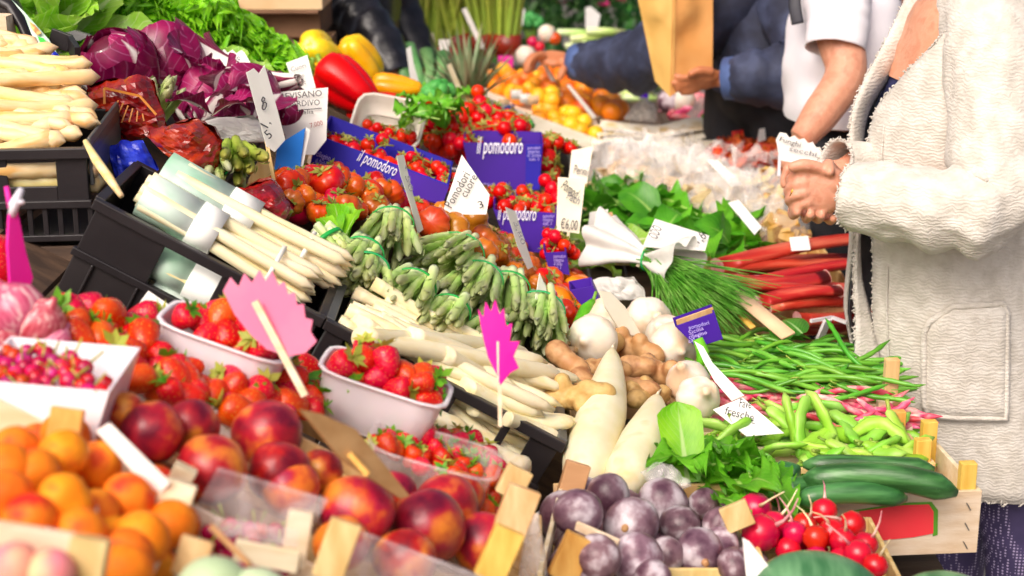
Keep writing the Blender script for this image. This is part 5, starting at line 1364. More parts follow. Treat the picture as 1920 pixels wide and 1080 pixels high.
# ------------------------------------------------------------------ rhubarb, basil
rc = wood_crate('wooden crate of red rhubarb stalks', Vector((.36, 3.10, ZF - .0)), FLAT, .36, .5, .14, rise=-.02, base=.05, posts=(), group=None)
def rhub(i):
    mb = MB(); pts, rad = [], []
    for k in range(9):
        t = k / 8; pts.append((t, .012 * math.sin(t * 3 + i), .01 * math.sin(t * 2 + i * 2))); rad.append(.017 * (1.15 - .35 * t))
    mb.tube(pts, rad, 12, .5)
    e = MB(); e.add([Vector((-.001, .0185 * math.cos(a), .0115 * math.sin(a) + .01 * math.sin(i * 2))) for a in [k * .628 for k in range(10)]], [tuple(range(10))])
    for q_, s_ in ((0, 1), (1.0, .8)):
        o_ = Vector(pts[0 if q_ == 0 else -1])
        e2 = MB(); e2.add([o_ + Vector((-.0006 if q_ == 0 else .0006, .0185 * s_ * math.cos(a), .0116 * s_ * math.sin(a))) for a in [k * .628 for k in range(10)]], [tuple(range(10))]); e.add(e2.v, e2.f)
    e.v, e.f = e.v[10:], [tuple(i_ - 10 for i_ in f_) for f_ in e.f[1:]]
    return Proto('rhubarb_stalk', mb.mesh('rhubarb_stalk', 'rhubarb'), [('cut_end', e.mesh('cut_end', 'root', False))])
RH = [rhub(i) for i in range(3)]
for i, (a, b, h1, h2, s_) in enumerate((((1345, 500), (1660, 455), .05, .055, 1.2), ((1350, 515), (1660, 480), .035, .04, 1.0), ((1370, 528), (1545, 508), .045, .05, 1.05), ((1420, 530), (1660, 500), .03, .03, 1.1), ((1385, 548), (1560, 535), .04, .04, 1.0), ((1380, 560), (1660, 520), .02, .02, 1.1),
        ((1420, 570), (1575, 558), .03, .03, 1.1), ((1440, 590), (1660, 545), .01, .02, 1.1), ((1500, 590), (1660, 575), .015, .02, 1.1), ((1420, 545), (1640, 560), .0, .0, 1.2), ((1360, 540), (1640, 545), -.02, -.02, 1.2), ((1480, 605), (1660, 590), -.02, -.01, 1.2), ((1350, 520), (1600, 500), .0, .0, 1.3), ((1400, 575), (1640, 580), -.02, -.02, 1.2))):
    RH[i % 3].put(mspan(S(*a, h1), S(*b, h2), R.uniform(-.3, .3), None, s_ * 1.32), 'topmost long red rhubarb stalk reaching behind the coat' if i == 0 else 'red rhubarb stalk in the crate beside the coat', 'rhubarb', None if i == 0 else 'rhubarb stalks')
o = link('basil_leaf', BAS, None); A, B = S(1505, 625, .02), S(1435, 560, .05)
x_ = (B - A).normalized(); z_ = Vector((.1, -.8, .6)); y_ = z_.cross(x_).normalized(); z_ = x_.cross(y_); o.matrix_local = Matrix.Translation(A) @ Matrix((x_, y_, z_)).transposed().to_4x4() @ Matrix.Scale(1.0, 4)
tag(o, 'single large green leaf standing between beans and rhubarb', 'leaf')
o2 = link('basil_leaf', BAS, None); o2.matrix_local = Matrix.Translation(S(1460, 640, .02)) @ Euler((.2, -.6, 1.2)).to_matrix().to_4x4() @ Matrix.Scale(.7, 4); tag(o2, 'smaller green leaf lying behind the large one', 'leaf')
mb = MB(); mb.bar(S(1378, 548, .05), S(1478, 630, .05), .028, .004, (-.3, -.5, 1)); solo('slat_sign', mb, 'cardboard', 'brown slat sign seen edge-on above the green beans', 'price sign')
mb = MB(); mb.bar(S(1388, 590, .02), S(1412, 615, .02), .012, .003, (-.3, -.5, 1)); solo('slat_sign', mb, 'poplar_gold', 'short yellow slat under the brown slat sign', 'price sign')
t = thing('white_rack', 'small white plastic bracket between rhubarb and beans', 'bracket', S(1550, 610, .0))
mb = MB(); mb.bar(S(1520, 602, .03), S(1560, 595, .03), .006, .006); mb.bar(S(1560, 595, .03), S(1588, 605, .03), .006, .006); part('top', mb, 'white_plastic', t); mb = MB(); mb.bar(S(1552, 600, .028), S(1535, 640, -.02), .02, .006); part('leg', mb, 'white_plastic', t)
# ------------------------------------------------------------------ beans, borlotti, pods, cucumbers: crates along the aisle
yw = yawed(math.radians(5))
def rcrate(label, px, L, W, H, **k):
    p = S(*px); O = Vector(p) - yw[0] * L
    return wood_crate(label, O, yw, L, W, H, **k), O
r4, O4 = rcrate('wooden crate of green beans beside the coat', (1692, 752), .40, .17, .13, rise=.072, base=.05, pm='poplar', posts=((1, 0),), group=None, slats=1)
r3, O3 = rcrate('shallow wooden crate of pink borlotti pods', (1712, 800), .42, .11, .12, rise=.012, base=.05, posts=((1, 1),), m='pale_wood', group=None, slats=1)
r2, O2 = rcrate('wooden crate of broad green pods', (1755, 868), .44, .15, .13, rise=.035, base=.05, pm='poplar_gold', posts=((1, 0), (1, 1)), group=None, slats=1)
r1, O1 = rcrate('pale wooden crate of cucumbers with a red label', (1842, 920), .42, .2, .10, rise=.04, base=.045, m='pale_wood', pm='poplar_gold', posts=((1, 0), (1, 1)), group=None, slats=1, th=.007)
def on_front(O, e, a, c, off=.0015): return O + e[0] * a + e[2] * c - e[1] * off
lb = MB(); q = [(.235, -.025), (.30, -.018), (.34, -.018), (.348, -.03), (.35, -.065), (.32, -.07), (.24, -.075)]
lb.prism([on_front(O1, yw, a, c, .002) for a, c in q], yw[1] * .001); part('label', lb, 'label_red', r1)
lg = MB(); q2 = [(.225, -.024), (.30, -.0145), (.344, -.0145), (.3545, -.028), (.357, -.068), (.35, -.07), (.345, -.03), (.338, -.0185), (.30, -.0185), (.24, -.026)]
lg.prism([on_front(O1, yw, a, c, .0015) for a, c in q2], yw[1] * .001); part('label_edge', lg, 'label_green', r1)
for c in (-.018, -.05, -.08):
    s_ = MB(); s_.bar(on_front(O1, yw, .397, c, .002), on_front(O1, yw, .404, c - .012, .002), .0016, .0012, (0, -1, 0)); part('staple', s_, 'staple', r1)
GBP = [(1340, 655), (1370, 630), (1480, 640), (1560, 650), (1650, 670), (1655, 740), (1600, 745), (1480, 735), (1400, 720), (1345, 690)]
pile(GBE, GBP, 170, .0135, (-.035, .035), 'slim green bean in the crate beside the coat', 'bean', 'green beans', rot=rot_lie(-.25, .45, .12), sc_=(.8, 1.15), tries=60)
GBE[1].put(Matrix.Translation(S(1585, 645, .045)) @ Euler((0, -.5, 2.1)).to_matrix().to_4x4(), 'green bean poking up towards the coat hem', 'bean', None)
pile(BOR, [(1340, 735), (1400, 722), (1500, 735), (1640, 748), (1712, 790), (1690, 805), (1560, 795), (1420, 775), (1350, 770)], 80, .016, (-.035, .02), 'pink mottled borlotti pod in the shallow crate', 'bean', 'borlotti pods', rot=rot_lie(-.3, .4, .14), sc_=(.85, 1.1))
pile(POD, [(1325, 815), (1400, 815), (1490, 775), (1580, 775), (1700, 810), (1702, 865), (1620, 865), (1500, 860), (1400, 850), (1330, 835)], 110, .021, (-.035, .02), 'broad light green pod in the crate behind the cucumbers', 'pod', 'broad green pods', rot=rot_lie(-.1, .7, .3), sc_=(.9, 1.3))
for (x, y, ya, p_) in ((1490, 800, 1.9, -.9), (1545, 790, 2.3, -.8), (1515, 805, 1.2, -.7)):
    POD[1].put(Matrix.Translation(S(x, y, .03)) @ Euler((1.2, p_, ya)).to_matrix().to_4x4() @ Matrix.Scale(1.25, 4), 'broad green pod standing up out of the heap', 'pod', 'pods standing up')
for i, (a, b, h, L, r, bend, lab) in enumerate((((1505, 872), (1752, 880), .028, .22, .0145, .004, 'slim dark cucumber farthest back in the crate'), ((1500, 905), (1795, 925), .022, .26, .0195, .02, 'large dark green cucumber lying across the crate'), ((1492, 940), (1700, 935), .01, .2, .0165, .012, 'cucumber nearest the red label'),
        ((1455, 880), (1500, 890), .02, .16, .015, .0, 'short cucumber end beside the chard'), ((1470, 918), (1530, 908), .016, .14, .016, .0, 'blunt cucumber end under the large one'))):
    pr = cucumber(i, 1.0, r, bend)
    A, B = S(*a, h), S(*b, h); d = B - A
    pr2 = cucumber(i, d.length, r, bend); M = mspan(A, B, 0, 1.0, 1.0); pr2.put(M @ Matrix.Translation((d.length / 2, 0, 0)), lab, 'cucumber', None)
# ------------------------------------------------------------------ radishes, melon, purple fruit
rr0 = wood_crate('wooden crate under the radishes', Vector((.32, 1.93, ZF - .02)), FLAT, .20, .20, .14, rise=-.01, base=.03, posts=(), group=None)
RL = [(1508, 985), (1545, 960), (1560, 1000), (1598, 985), (1580, 1015), (1622, 1022), (1530, 1010), (1610, 1040), (1640, 1062), (1490, 1000)]
for i, (x, y) in enumerate(RL):
    RAD[i % 4].put(Matrix.Translation(S(x, y, .03)) @ Euler((R.uniform(-1.0, .3), R.uniform(-.7, .7), R.uniform(0, 6))).to_matrix().to_4x4() @ Matrix.Scale(R.uniform(.95, 1.2), 4), 'bright red radish with its root in the bunch by the crate label', 'radish', 'red radishes by the label')
pile(RAD, [(1440, 980), (1520, 1000), (1600, 1040), (1650, 1075), (1560, 1060), (1470, 1030)], 24, .03, (-.01, .015), 'red radish in the lower layer of the bunch', 'radish', 'lower radishes')
for i, (x, y, s_) in enumerate(((1415, 955, 1.35), (1425, 1000, 1.5), (1450, 985, 1.1))):
    RAD[i].put(Matrix.Translation(S(x, y, .03)) @ Euler((.9, .3, i)).to_matrix().to_4x4() @ Matrix.Scale(s_, 4), 'big pinkish red radish beside the small wooden post', 'radish', 'big pink radishes')
mb = MB(); mb.ball(P(1535, 1118, 1.98), (.085, .06, .055), 28, Matrix.Rotation(.15, 3, 'Y')); solo('watermelon', mb, 'melon', 'mottled green watermelon at the lower edge', 'watermelon')
mb = MB(); mb.ball(P(1770, 1128, 1.98), (.06, .05, .035), 22); solo('small_melon', mb, 'melon', 'pale melon tip at the lower edge under the cucumber crate', 'melon')
pc_ = wood_crate('wooden crate of dusky purple fruit', Vector((.06, 1.88, ZF + .02)), FLAT, .27, .28, .16, rise=-.01, base=.07, posts=(), m='poplar', group=None)
xpost(pc_, (1090, 1005), (1052, 1085), 1.96, .036, .02, 'poplar_gold'); xpost(pc_, (1085, 868), (1062, 945), 2.20, .034, .02, 'brown_board'); xpost(pc_, (1372, 945), (1392, 990), 2.12, .038, .014, 'poplar')
xrail(pc_, (1052, 925), (1012, 1085), 2.2, .02, .006, 'pale_wood', D2=1.92); xrail(pc_, (1080, 985), (1160, 1020), 2.02, .012, .006, 'pale_wood', D2=2.0)
for i, (x, y, r) in enumerate(((1310, 1035, 50), (1182, 987, 56), (1085, 962, 45), (1140, 930, 45), (1240, 945, 50), (1275, 985, 42), (1350, 985, 38), (1195, 1048, 52), (1120, 1045, 44), (1250, 1040, 36), (1350, 1020, 34), (1375, 1060, 32), (1225, 1085, 40), (1320, 945, 32))):
    D = DS(x, y, .025); PUR[i % 3].put(Matrix.Translation(P(x, y, D)) @ rot_any().to_4x4() @ Matrix.Diagonal((R.uniform(.92, 1.05), R.uniform(.9, 1.0), R.uniform(.95, 1.1), 1)) @ Matrix.Scale(r / (FPX / D) / .036, 4), ('roundest dark purple fruit nearest the white paper corner' if i == 0 else 'dusky purple round fruit in the wooden crate'), 'fruit', None if i == 0 else 'dusky purple fruit')
pile(PUR, [(1050, 930), (1330, 930), (1400, 1000), (1400, 1085), (1060, 1085)], 30, .058, (-.04, -.015), 'dusky purple round fruit in the wooden crate', 'fruit', 'dusky purple fruit')
parcel('crinkled clear film bunched above the purple fruit', [(1195, 880), (1260, 868), (1300, 915), (1230, 925)], 2.27, 'clear_film', seed=21, cat='plastic film', name='plastic_film', depth=.03)
parcel('clear film hanging at the corner of the purple fruit crate', [(985, 985), (1010, 960), (1030, 1085), (970, 1085)], 1.95, 'clear_film', seed=22, cat='plastic film', name='plastic_film', depth=.02)
card('paper_corner', 'white paper corner between purple fruit and radishes', [(1392, 1008), (1405, 1015), (1460, 1085), (1400, 1090)], 1.97, 'white_card', cat='paper')
# ------------------------------------------------------------------ price signs in the middle and on the right
WC = 'white_card'
t = card('price_sign', 'white price sign with scribbled letters, leaning over the borlotti pods', [(1337, 768), (1392, 745), (1470, 812), (1400, 818)], 2.50, WC, ky=-.0008)
text(t, 'Fave', 'ink', (1385, 763), (1408, 766), 2.494, .02); text(t, 'fresche', 'ink', (1358, 776), (1412, 790), 2.494, .018); text(t, '5,00', 'ink_grey', (1408, 806), (1440, 808), 2.494, .016)
t = card('price_sign', 'thin white sign seen edge-on in front of the green beans', [(1302, 640), (1318, 650), (1335, 680), (1395, 742), (1372, 752), (1340, 715), (1320, 680)], 2.62, WC, kx=-.001)
t = card('price_sign', 'white price sign lying above the herb bunch', [(1228, 410), (1330, 442), (1322, 470), (1205, 462)], 3.25, WC, ky=-.002, stick=((1215, 455), (1195, 500), .0, .0))
text(t, 'ODO', 'ink', (1232, 450), (1242, 428), 3.23, .03); text(t, '1,6', 'ink', (1310, 462), (1326, 444), 3.23, .03)
t = card('price_sign', 'white square card with a brown peg beside the leafy greens', [(1106, 398), (1140, 392), (1136, 450), (1100, 445)], 3.42, WC)
mb = MB(); mb.bar(P(1140, 400, 3.4), P(1158, 470, 3.38), .018, .008, (0, -1, 0)); part('peg', mb, 'brown_board', t)
t = card('price_sign', 'cream price sign with handwritten lines below the other cream sign', [(1046, 332), (1098, 335), (1086, 438), (1043, 432)], 3.32, 'cream_card', stick=((1066, 430), (1062, 520), .002, .002))
text(t, 'Pomod', 'ink', (1050, 352), (1078, 372), 3.317, .03); text(t, 'Pach', 'ink_grey', (1060, 372), (1084, 384), 3.317, .025); text(t, '€6,00', 'ink', (1050, 428), (1082, 432), 3.317, .03)
t = card('price_sign', 'cream price sign standing upright behind the purple boxes', [(1072, 282), (1112, 274), (1100, 345), (1066, 340)], 3.62, 'cream_card')
text(t, 'Perini', 'ink', (1074, 325), (1100, 330), 3.617, .03)
t = card('price_sign', 'kite-shaped white sign with slanting handwriting among the tomatoes', [(866, 290), (918, 365), (912, 402), (850, 402), (832, 392)], 3.0, WC)
text(t, 'Pomodori', 'ink', (846, 392), (882, 328), 2.996, .024); text(t, 'cuore', 'ink', (874, 372), (896, 332), 2.996, .022); text(t, '3', 'ink', (898, 392), (908, 388), 2.996, .02)
t = card('price_sign', 'thin grey price strip above the upright asparagus bundle', [(744, 292), (757, 290), (776, 370), (794, 430), (784, 438), (770, 385), (752, 330)], 2.90, 'grey_card', kx=.0014)
text(t, '4,50', 'ink_grey', (752, 305), (768, 360), 2.89, .012)
t = card('price_sign', 'thin grey price strip in front of the lower purple box', [(948, 388), (966, 396), (1000, 500), (990, 505), (972, 465)], 3.02, 'grey_card', kx=.0014)
text(t, '3,80', 'ink_grey', (962, 415), (978, 460), 3.0, .012)
card('price_sign', 'small white tag tip standing among the orange tomatoes', [(1012, 512), (1024, 540), (1028, 600), (1010, 600), (1004, 560)], 2.85, WC, kx=.001)
t = card('price_sign', 'tall white sign standing edge-on before the radicchio', [(462, 136), (476, 128), (486, 138), (496, 122), (520, 205), (535, 262), (515, 285), (500, 275)], 2.72, WC, kx=.0008, stick=((478, 150), (520, 372), .006, .006), stick_m='poplar')
for (s_, a, b) in (('R', (484, 195), (494, 200)), ('0', (488, 205), (498, 208)), ('1,', (500, 245), (508, 230)), ('5', (504, 262), (512, 255))): text(t, s_, 'ink', a, b, 2.715, .022)
t = card('price_sign', 'large white sign reading TREVISANO behind the blue card', [(508, 174), (615, 164), (612, 262), (590, 290), (560, 290), (540, 270)], 3.05, WC, stick=((585, 270), (575, 330), .003, .003))
text(t, 'TREVISANO', 'ink', (514, 188), (604, 180), 3.045, .017); text(t, 'TARDIVO', 'ink', (538, 201), (600, 197), 3.045, .016); text(t, 'Italia', 'ink', (560, 215), (588, 213), 3.045, .012); text(t, '7,000', 'ink_red', (582, 240), (606, 234), 3.045, .013)
mb = MB(); mb.bar(P(555, 207, 3.045), P(603, 203, 3.045), .0016, .0008, (0, -1, 0)); part('underline', mb, 'ink', t)
t = card('price_sign', 'blue folded card with a white edge under the TREVISANO sign', [(520, 272), (572, 240), (562, 318), (514, 322)], 2.96, 'blue_card', kx=-.0006)
mb = MB(); mb.prism([P(x, y, 2.95) for x, y in ((574, 238), (582, 244), (566, 322), (558, 320))], (0, .002, 0)); part('edge', mb, WC, t)
t = card('price_sign', 'white price sign with scribbles before the yellow pepper', [(536, 118), (576, 103), (592, 165), (555, 172)], 3.22, WC)
text(t, 'Cuori', 'ink_grey', (546, 135), (574, 126), 3.215, .014); text(t, 'IGP', 'ink_grey', (556, 150), (572, 147), 3.215, .012); text(t, '5 x', 'ink', (554, 160), (574, 157), 3.215, .012)
t = card('price_sign', 'scalloped white price sign lying on the curly lettuce', [(398, 98), (406, 92), (412, 99), (420, 92), (427, 99), (436, 93), (443, 100), (452, 94), (458, 98), (478, 132), (440, 148), (425, 142)], 3.14, WC, ky=-.001)
text(t, 'Gentile', 'ink_grey', (412, 114), (450, 112), 3.13, .016); text(t, 'cad. 1,50', 'ink_grey', (420, 128), (468, 126), 3.13, .014)
# ------------------------------------------------------------------ peppers and greens of the far left
for i, (x, y, D, m, L, w, r, ax, lab) in enumerate((
        (592, 98, 3.98, 'pepper_yellow', .115, .062, 0, (.2, .75, -.5), 'yellow bell pepper with a greenish stem end, leftmost of the pair'), (672, 112, 4.05, 'pepper_yellow', .135, .056, 1, (.35, .35, -.85), 'tall yellow bell pepper beside the dark jacket'),
        (652, 160, 3.82, 'pepper_red', .165, .062, 2, (-.80, .45, .55), 'large shiny red pepper lying in front of the yellow ones'), (745, 165, 4.0, 'pepper_orange', .13, .035, 3, (-1, 0, .1), 'orange pepper lying behind the red ones'), (720, 198, 3.9, 'pepper_red', .11, .04, 4, (-1, -.2, -.1), 'small red pepper by the milky punnet'), (690, 205, 3.85, 'pepper_red', .1, .045, 5, (-.7, -.2, .3), 'red pepper half hidden behind the milky punnet'), (605, 160, 3.9, 'pepper_orange', .1, .05, 6, (-.3, -.4, .7), 'orange pepper under the yellow pair'))):
    q = Vector((0, 0, 1)).rotation_difference(Vector(ax).normalized()).to_matrix()
    pepper(r, m, L, w, 3 + (i % 2)).put(Matrix.Translation(P(x, y, D)) @ q.to_4x4(), lab, 'pepper', None)
px_ = wood_crate('wooden crate under the peppers', Vector((-.62, 3.72, plane_z(-.62) - .05)), SLP, .46, .55, .12, rise=-.01, base=.03, posts=(), m='dark_board', group=None)
def broc(label, x, y, D, r, seed):
    c = P(x, y, D); t = thing('broccoli', label, 'broccoli', c - Vector((0, 0, r)))
    rr = random.Random(seed); mb = MB()
    for k in range(26):
        a = rr.uniform(0, 6.28); e = rr.uniform(0, 1.3); d = Vector((math.cos(a) * math.sin(e), math.sin(a) * math.sin(e), math.cos(e)))
        mb.ball(c + d * r * .7, r * rr.uniform(.26, .36), 8, None, .3, k)
    part('florets', mb, 'broccoli', t, True)
    mb = MB(); mb.tube([c - Vector((0, 0, r)), c], [r * .3, r * .5], 8); part('stalk', mb, 'pepper_stem', t, True)
broc('green broccoli head beside the milky punnet', 822, 185, 3.95, .05, 1); broc('small broccoli floret behind the cherry tomatoes', 985, 240, 4.3, .028, 2); broc('far broccoli head near the flowers', 995, 50, 6.0, .055, 3)
bunch('salad_leaves', 'bright green leaves between broccoli and red pepper', 'greens', None, P(775, 215, 3.85), CHD + LET[:2], 22, [(745, 195), (800, 190), (830, 215), (790, 235), (750, 225)], (.05, .12), (.35, .6), (0, 6.28), (-.9, .2), .5)
bunch('salad_leaves', 'green leaves below the pineapple crown', 'greens', None, P(830, 170, 4.1), CHD, 16, [(805, 170), (860, 180), (850, 205), (810, 200)], (.05, .12), (.35, .6), (0, 6.28), (-.9, .2), .5)
t = thing('pineapple_crown', 'grey-green pineapple crown standing by the wooden tags', 'pineapple', P(880, 190, 4.5))
for k in range(46):
    f = k / 46; a = k * 2.4; d = Vector((math.cos(a) * (.15 + .75 * f), math.sin(a) * (.15 + .75 * f), 1 - .5 * f)).normalized(); L = .23 * (1 - .35 * f); s_ = Vector((-math.sin(a), math.cos(a), 0)) * .009
    b0 = P(880, 190, 4.5) + Vector((math.cos(a), math.sin(a), 0)) * .012; mb = MB()
    mid = b0 + d * L * .55; tip = b0 + d * L + Vector((math.cos(a), math.sin(a), 0)) * .03 * f
    mb.add([b0 - s_, b0 + s_, mid + s_ * .8, tip, mid - s_ * .8, mid + Vector((math.cos(a), math.sin(a), -.3)) * .004], [(0, 1, 5), (1, 2, 5), (2, 3, 5), (3, 4, 5), (4, 0, 5)]); part('leaf', mb, 'pineapple_leaf', t, True)
mb = MB(); mb.ball(P(885, 215, 4.5), (.05, .05, .06), 14); part('fruit', mb, 'ginger', t, True)
# leeks and fennel in the gap
for i, (a, b) in enumerate((((790, 175), (765, 85)), ((800, 170), (800, 95)), ((815, 165), (830, 100)), ((760, 150), (735, 70)))):
    mb = MB(); A, B = P(*a, 4.6), P(*b, 4.75); mb.tube([A, A.lerp(B, .5) + Vector((.01, 0, 0)), B], [.018, .014, .022], 8, .6); solo('leek', mb, 'leek_green', 'pale green leek standing behind the peppers', 'leek', 'leeks behind the peppers')
# bound green asparagus standing in red-wrapped rows
for i, (x, y, n, w) in enumerate(((778, 118, 15, .06), (822, 112, 15, .06), (866, 104, 16, .062), (908, 104, 16, .062), (948, 104, 16, .062), (752, 112, 13, .055), (800, 75, 13, .055))):
    A = P(x, y, 5.5 + .2 * (i == 6)); bundle('green asparagus bundle standing upright in a red-wrapped row' if i < 5 else 'green asparagus bundle standing behind by the dark jacket', 'asparagus bundle', 'upright asparagus bundles' if i < 5 else 'asparagus by the jacket', A, A + Vector((R.uniform(-.25, .1), .05, 1)), SD, .24, n, w * .8, band=None, fan=.12, wraps=((.16, .07, 'red_wrap', .001),) if i in (2, 3, 4) else ())
stb = wood_crate('wooden trough under the upright asparagus', Vector((-.42, 5.45, .86)), FLAT, .48, .22, .10, m='dark_board', rise=0, group=None)
# edge-on tags of the far stand
for (pts, D, m, lab) in (([(762, 92), (770, 86), (776, 120), (792, 178), (784, 182), (770, 150)], 4.3, WC, 'narrow white tag edge-on before the leeks'), ([(838, 122), (846, 118), (880, 200), (872, 206)], 4.25, 'pale_wood', 'slim wooden tag leaning before the pineapple crown'),
        ([(823, 74), (843, 74), (842, 108), (826, 112)], 4.9, WC, 'small white tag above the red fruit'), ([(866, 18), (874, 14), (908, 85), (910, 94), (900, 90)], 5.2, WC, 'white tag leaning before the upright asparagus'), ([(965, 20), (972, 6), (985, 18), (980, 48), (965, 48)], 5.9, WC, 'pointed white tag at the end of the upright asparagus'),
        ([(1098, 14), (1108, 12), (1126, 28), (1120, 56), (1098, 52)], 6.1, WC, 'white tag standing before the pink flowers'), ([(1018, 122), (1024, 118), (1055, 180), (1052, 188)], 4.9, WC, 'white tag edge-on by the reaching hand'), ([(1062, 160), (1068, 158), (1118, 218), (1112, 224)], 4.8, WC, 'white tag edge-on among the far oranges'),
        ([(1424, 242), (1434, 240), (1436, 262), (1420, 268)], 4.4, WC, 'little white tag behind the dried tomatoes'), ([(790, 84), (800, 60), (812, 62), (818, 90), (806, 92)], 5.35, 'cream_card', 'cream paper wrapped round a stalk before the asparagus')):
    card('price_tag', lab, pts, D, m, kx=.001)
# far white wooden crate of yellow apricots
fc = thing('wooden_crate', 'white wooden crate of yellow apricots sloping towards the bags', 'crate', P(1000, 240, 4.75))
A, B = P(896, 178, 4.62), P(1122, 262, 4.62)
mb = MB(); d = (B - A).normalized(); u = Vector((.3, 0, .95)); mb.prism([A, B, B - u * .035, A - u * .05], (0, .012, 0)); part('front_board', mb, 'white_wood', fc, bevel=.001)
mb = MB(); mb.prism([B, B + Vector((.0, .35, 0)), B + Vector((0, .35, -.04)), B - u * .035], (.01, 0, 0)); part('end_board', mb, 'white_wood', fc)
mb = MB(); mb.prism([A + u * -.03, B + u * -.03, B + Vector((0, .35, -.03)), A + Vector((0, .35, -.03))], (0, 0, -.006)); part('base_board', mb, 'white_wood', fc)
mb = MB(); mb.prism([A, A + Vector((0, .35, 0)), A + Vector((0, .35, -.04)), A - u * .05], (-.01, 0, 0)); part('end_board', mb, 'white_wood', fc)
def far_pile(protos, poly, n, dmin, D0, D1, label, cat, group, sc_, rot=rot_any):
    xs, ys = [p[0] for p in poly], [p[1] for p in poly]; pts = []
    for k in range(n * 60):
        if len(pts) >= n: break
        x, y = R.uniform(min(xs), max(xs)), R.uniform(min(ys), max(ys))
        if not inpoly(x, y, poly): continue
        p = P(x, y, D1 + (D0 - D1) * (y - min(ys)) / (max(ys) - min(ys)) + R.uniform(-.02, .02))
        if any((p - q).length < dmin for q in pts): continue
        pts.append(p); R.choice(protos).put(Matrix.Translation(p) @ rot().to_4x4() @ Matrix.Scale(R.uniform(*sc_), 4), label, cat, group)
mat('orange_skin', 'f07a08', 'f48c10', 'e85a0c', scale=14, rough=.45, rnd=.1); mat('yellow_fruit', 'f4a810', 'f8bc28', scale=14, rough=.4, rnd=.08)
YF = [Proto('yellow_apricot', fruit_mesh('yellow_apricot', 'yellow_fruit', .026, 2, .06))]; OR = [Proto('orange_fruit', fruit_mesh('orange_fruit', 'orange_skin', .031, 5, .02, 1.0, 16, .04))]
far_pile(YF, [(1000, 205), (1040, 198), (1115, 235), (1120, 256), (1080, 252), (1010, 225)], 26, .042, 4.66, 4.85, 'yellow apricot in the white wooden crate', 'apricot', 'far yellow apricots', (.9, 1.2))
far_pile(YF + OR, [(915, 150), (945, 130), (1000, 140), (1040, 150), (1035, 190), (975, 180), (925, 165)], 30, .05, 4.78, 5.15, 'orange fruit heaped under the reaching hand', 'orange', 'far oranges by the hand', (.9, 1.1))
far_pile(OR, [(1015, 130), (1060, 140), (1110, 165), (1160, 190), (1160, 215), (1120, 210), (1070, 205), (1030, 185)], 34, .052, 4.85, 5.25, 'far orange fruit between the edge-on tags', 'orange', 'far oranges between the tags', (.95, 1.15))
for i, (x, y) in enumerate(((945, 195), (985, 185), (1000, 188), (968, 178))):
    mb = MB(); mb.fbox(P(x, y, 4.7), FLAT, (-.016, .016), (0, .004), (-.014, .014)); solo('crate_sticker', mb, 'white_card' if i % 2 else 'cardboard', ('small white sticker card on the white crate rim', 'small brown card on the white crate rim')[1 - i % 2], 'label', 'cards on the white crate rim')
ocr = wood_crate('wooden crate under the far oranges', Vector((-.03, 4.98, .80)), FLAT, .40, .45, .12, rise=0, base=.05, m='pale_wood', group=None)
# purple box corners and bits among the far fruit
for (x, y, w, h, D, lab, m) in ((1208, 170, .03, .055, 5.3, 'small purple box standing beyond the clear bags', 'purple_card'), (1160, 205, .06, .022, 4.95, 'purple box edge beside the far oranges', 'purple_card'), (1120, 165, .012, .06, 5.1, 'blue box corner under the denim sleeve', 'violet_blue'), (948, 118, .05, .035, 5.3, 'magenta box beside the upright asparagus', 'hot_pink_card'), (955, 208, .03, .02, 4.6, 'dark blue label on the crate corner', 'label_blue')):
    mb = MB(); mb.fbox(P(x, y, D), FLAT, (-w / 2, w / 2), (0, .05), (-h / 2, h / 2)); solo('small_box', mb, m, lab, 'box', bevel=.002, smooth=False)
# far vegetables round the hand
for i, (x, y, r, m, lab, cat) in enumerate(((998, 78, .018, 'radish', 'pink radish before the far broccoli', 'radish'), (1012, 88, .018, 'radish', 'pink radish beside the first far one', 'radish'), (1040, 72, .022, 'tomato', 'red pepper tip near the far flowers', 'pepper'), (985, 105, .035, 'garlic', 'white cauliflower beside the reaching hand', 'cauliflower'), (1025, 62, .03, 'garlic', 'white fennel near the far tag', 'fennel'), (830, 95, .02, 'tomato', 'red fruit under the small white tag', 'fruit'), (850, 100, .02, 'radish', 'pink fruit beside the small white tag', 'fruit'), (1280, 190, .045, 'garlic', 'white cabbage under the paper bag', 'cabbage'), (1255, 190, .04, 'dusky_purple', 'mauve turnip under the paper bag', 'turnip'))):
    mb = MB(); mb.ball(P(x, y, 5.4 if x < 1100 else 5.1), r, 14, None, .12, i); solo(cat, mb, m, lab, cat)
for k, (x, y) in enumerate(((1075, 60), (1100, 70), (1130, 62), (1120, 80), (1090, 85), (1180, 175), (1200, 185), (1170, 190), (1215, 160))):
    mb = MB(); A = P(x - 30, y + R.uniform(-6, 6), 5.7); B = P(x + 45, y + R.uniform(-6, 4), 5.75); mb.tube([A, A.lerp(B, .5), B], [.012, .014, .009], 7); solo('celery_stalk', mb, 'asp_green', 'pale green celery stalk lying at the far end' if k < 5 else 'pale green stalk under the denim sleeve', 'celery', 'far celery stalks' if k < 5 else 'stalks under the sleeve')
MT = [bean_proto('pink_bean', 'meat_pink', .1, .012, .1, 3, .8, 3, True, False)]
far_pile(MT, [(1250, 200), (1300, 180), (1375, 185), (1385, 240), (1330, 225), (1270, 220)], 46, .03, 4.9, 5.3, 'pink pod heaped beyond the clear bags', 'bean', 'far pink pods', (.8, 1.1), rot_lie(0, .8, .2))
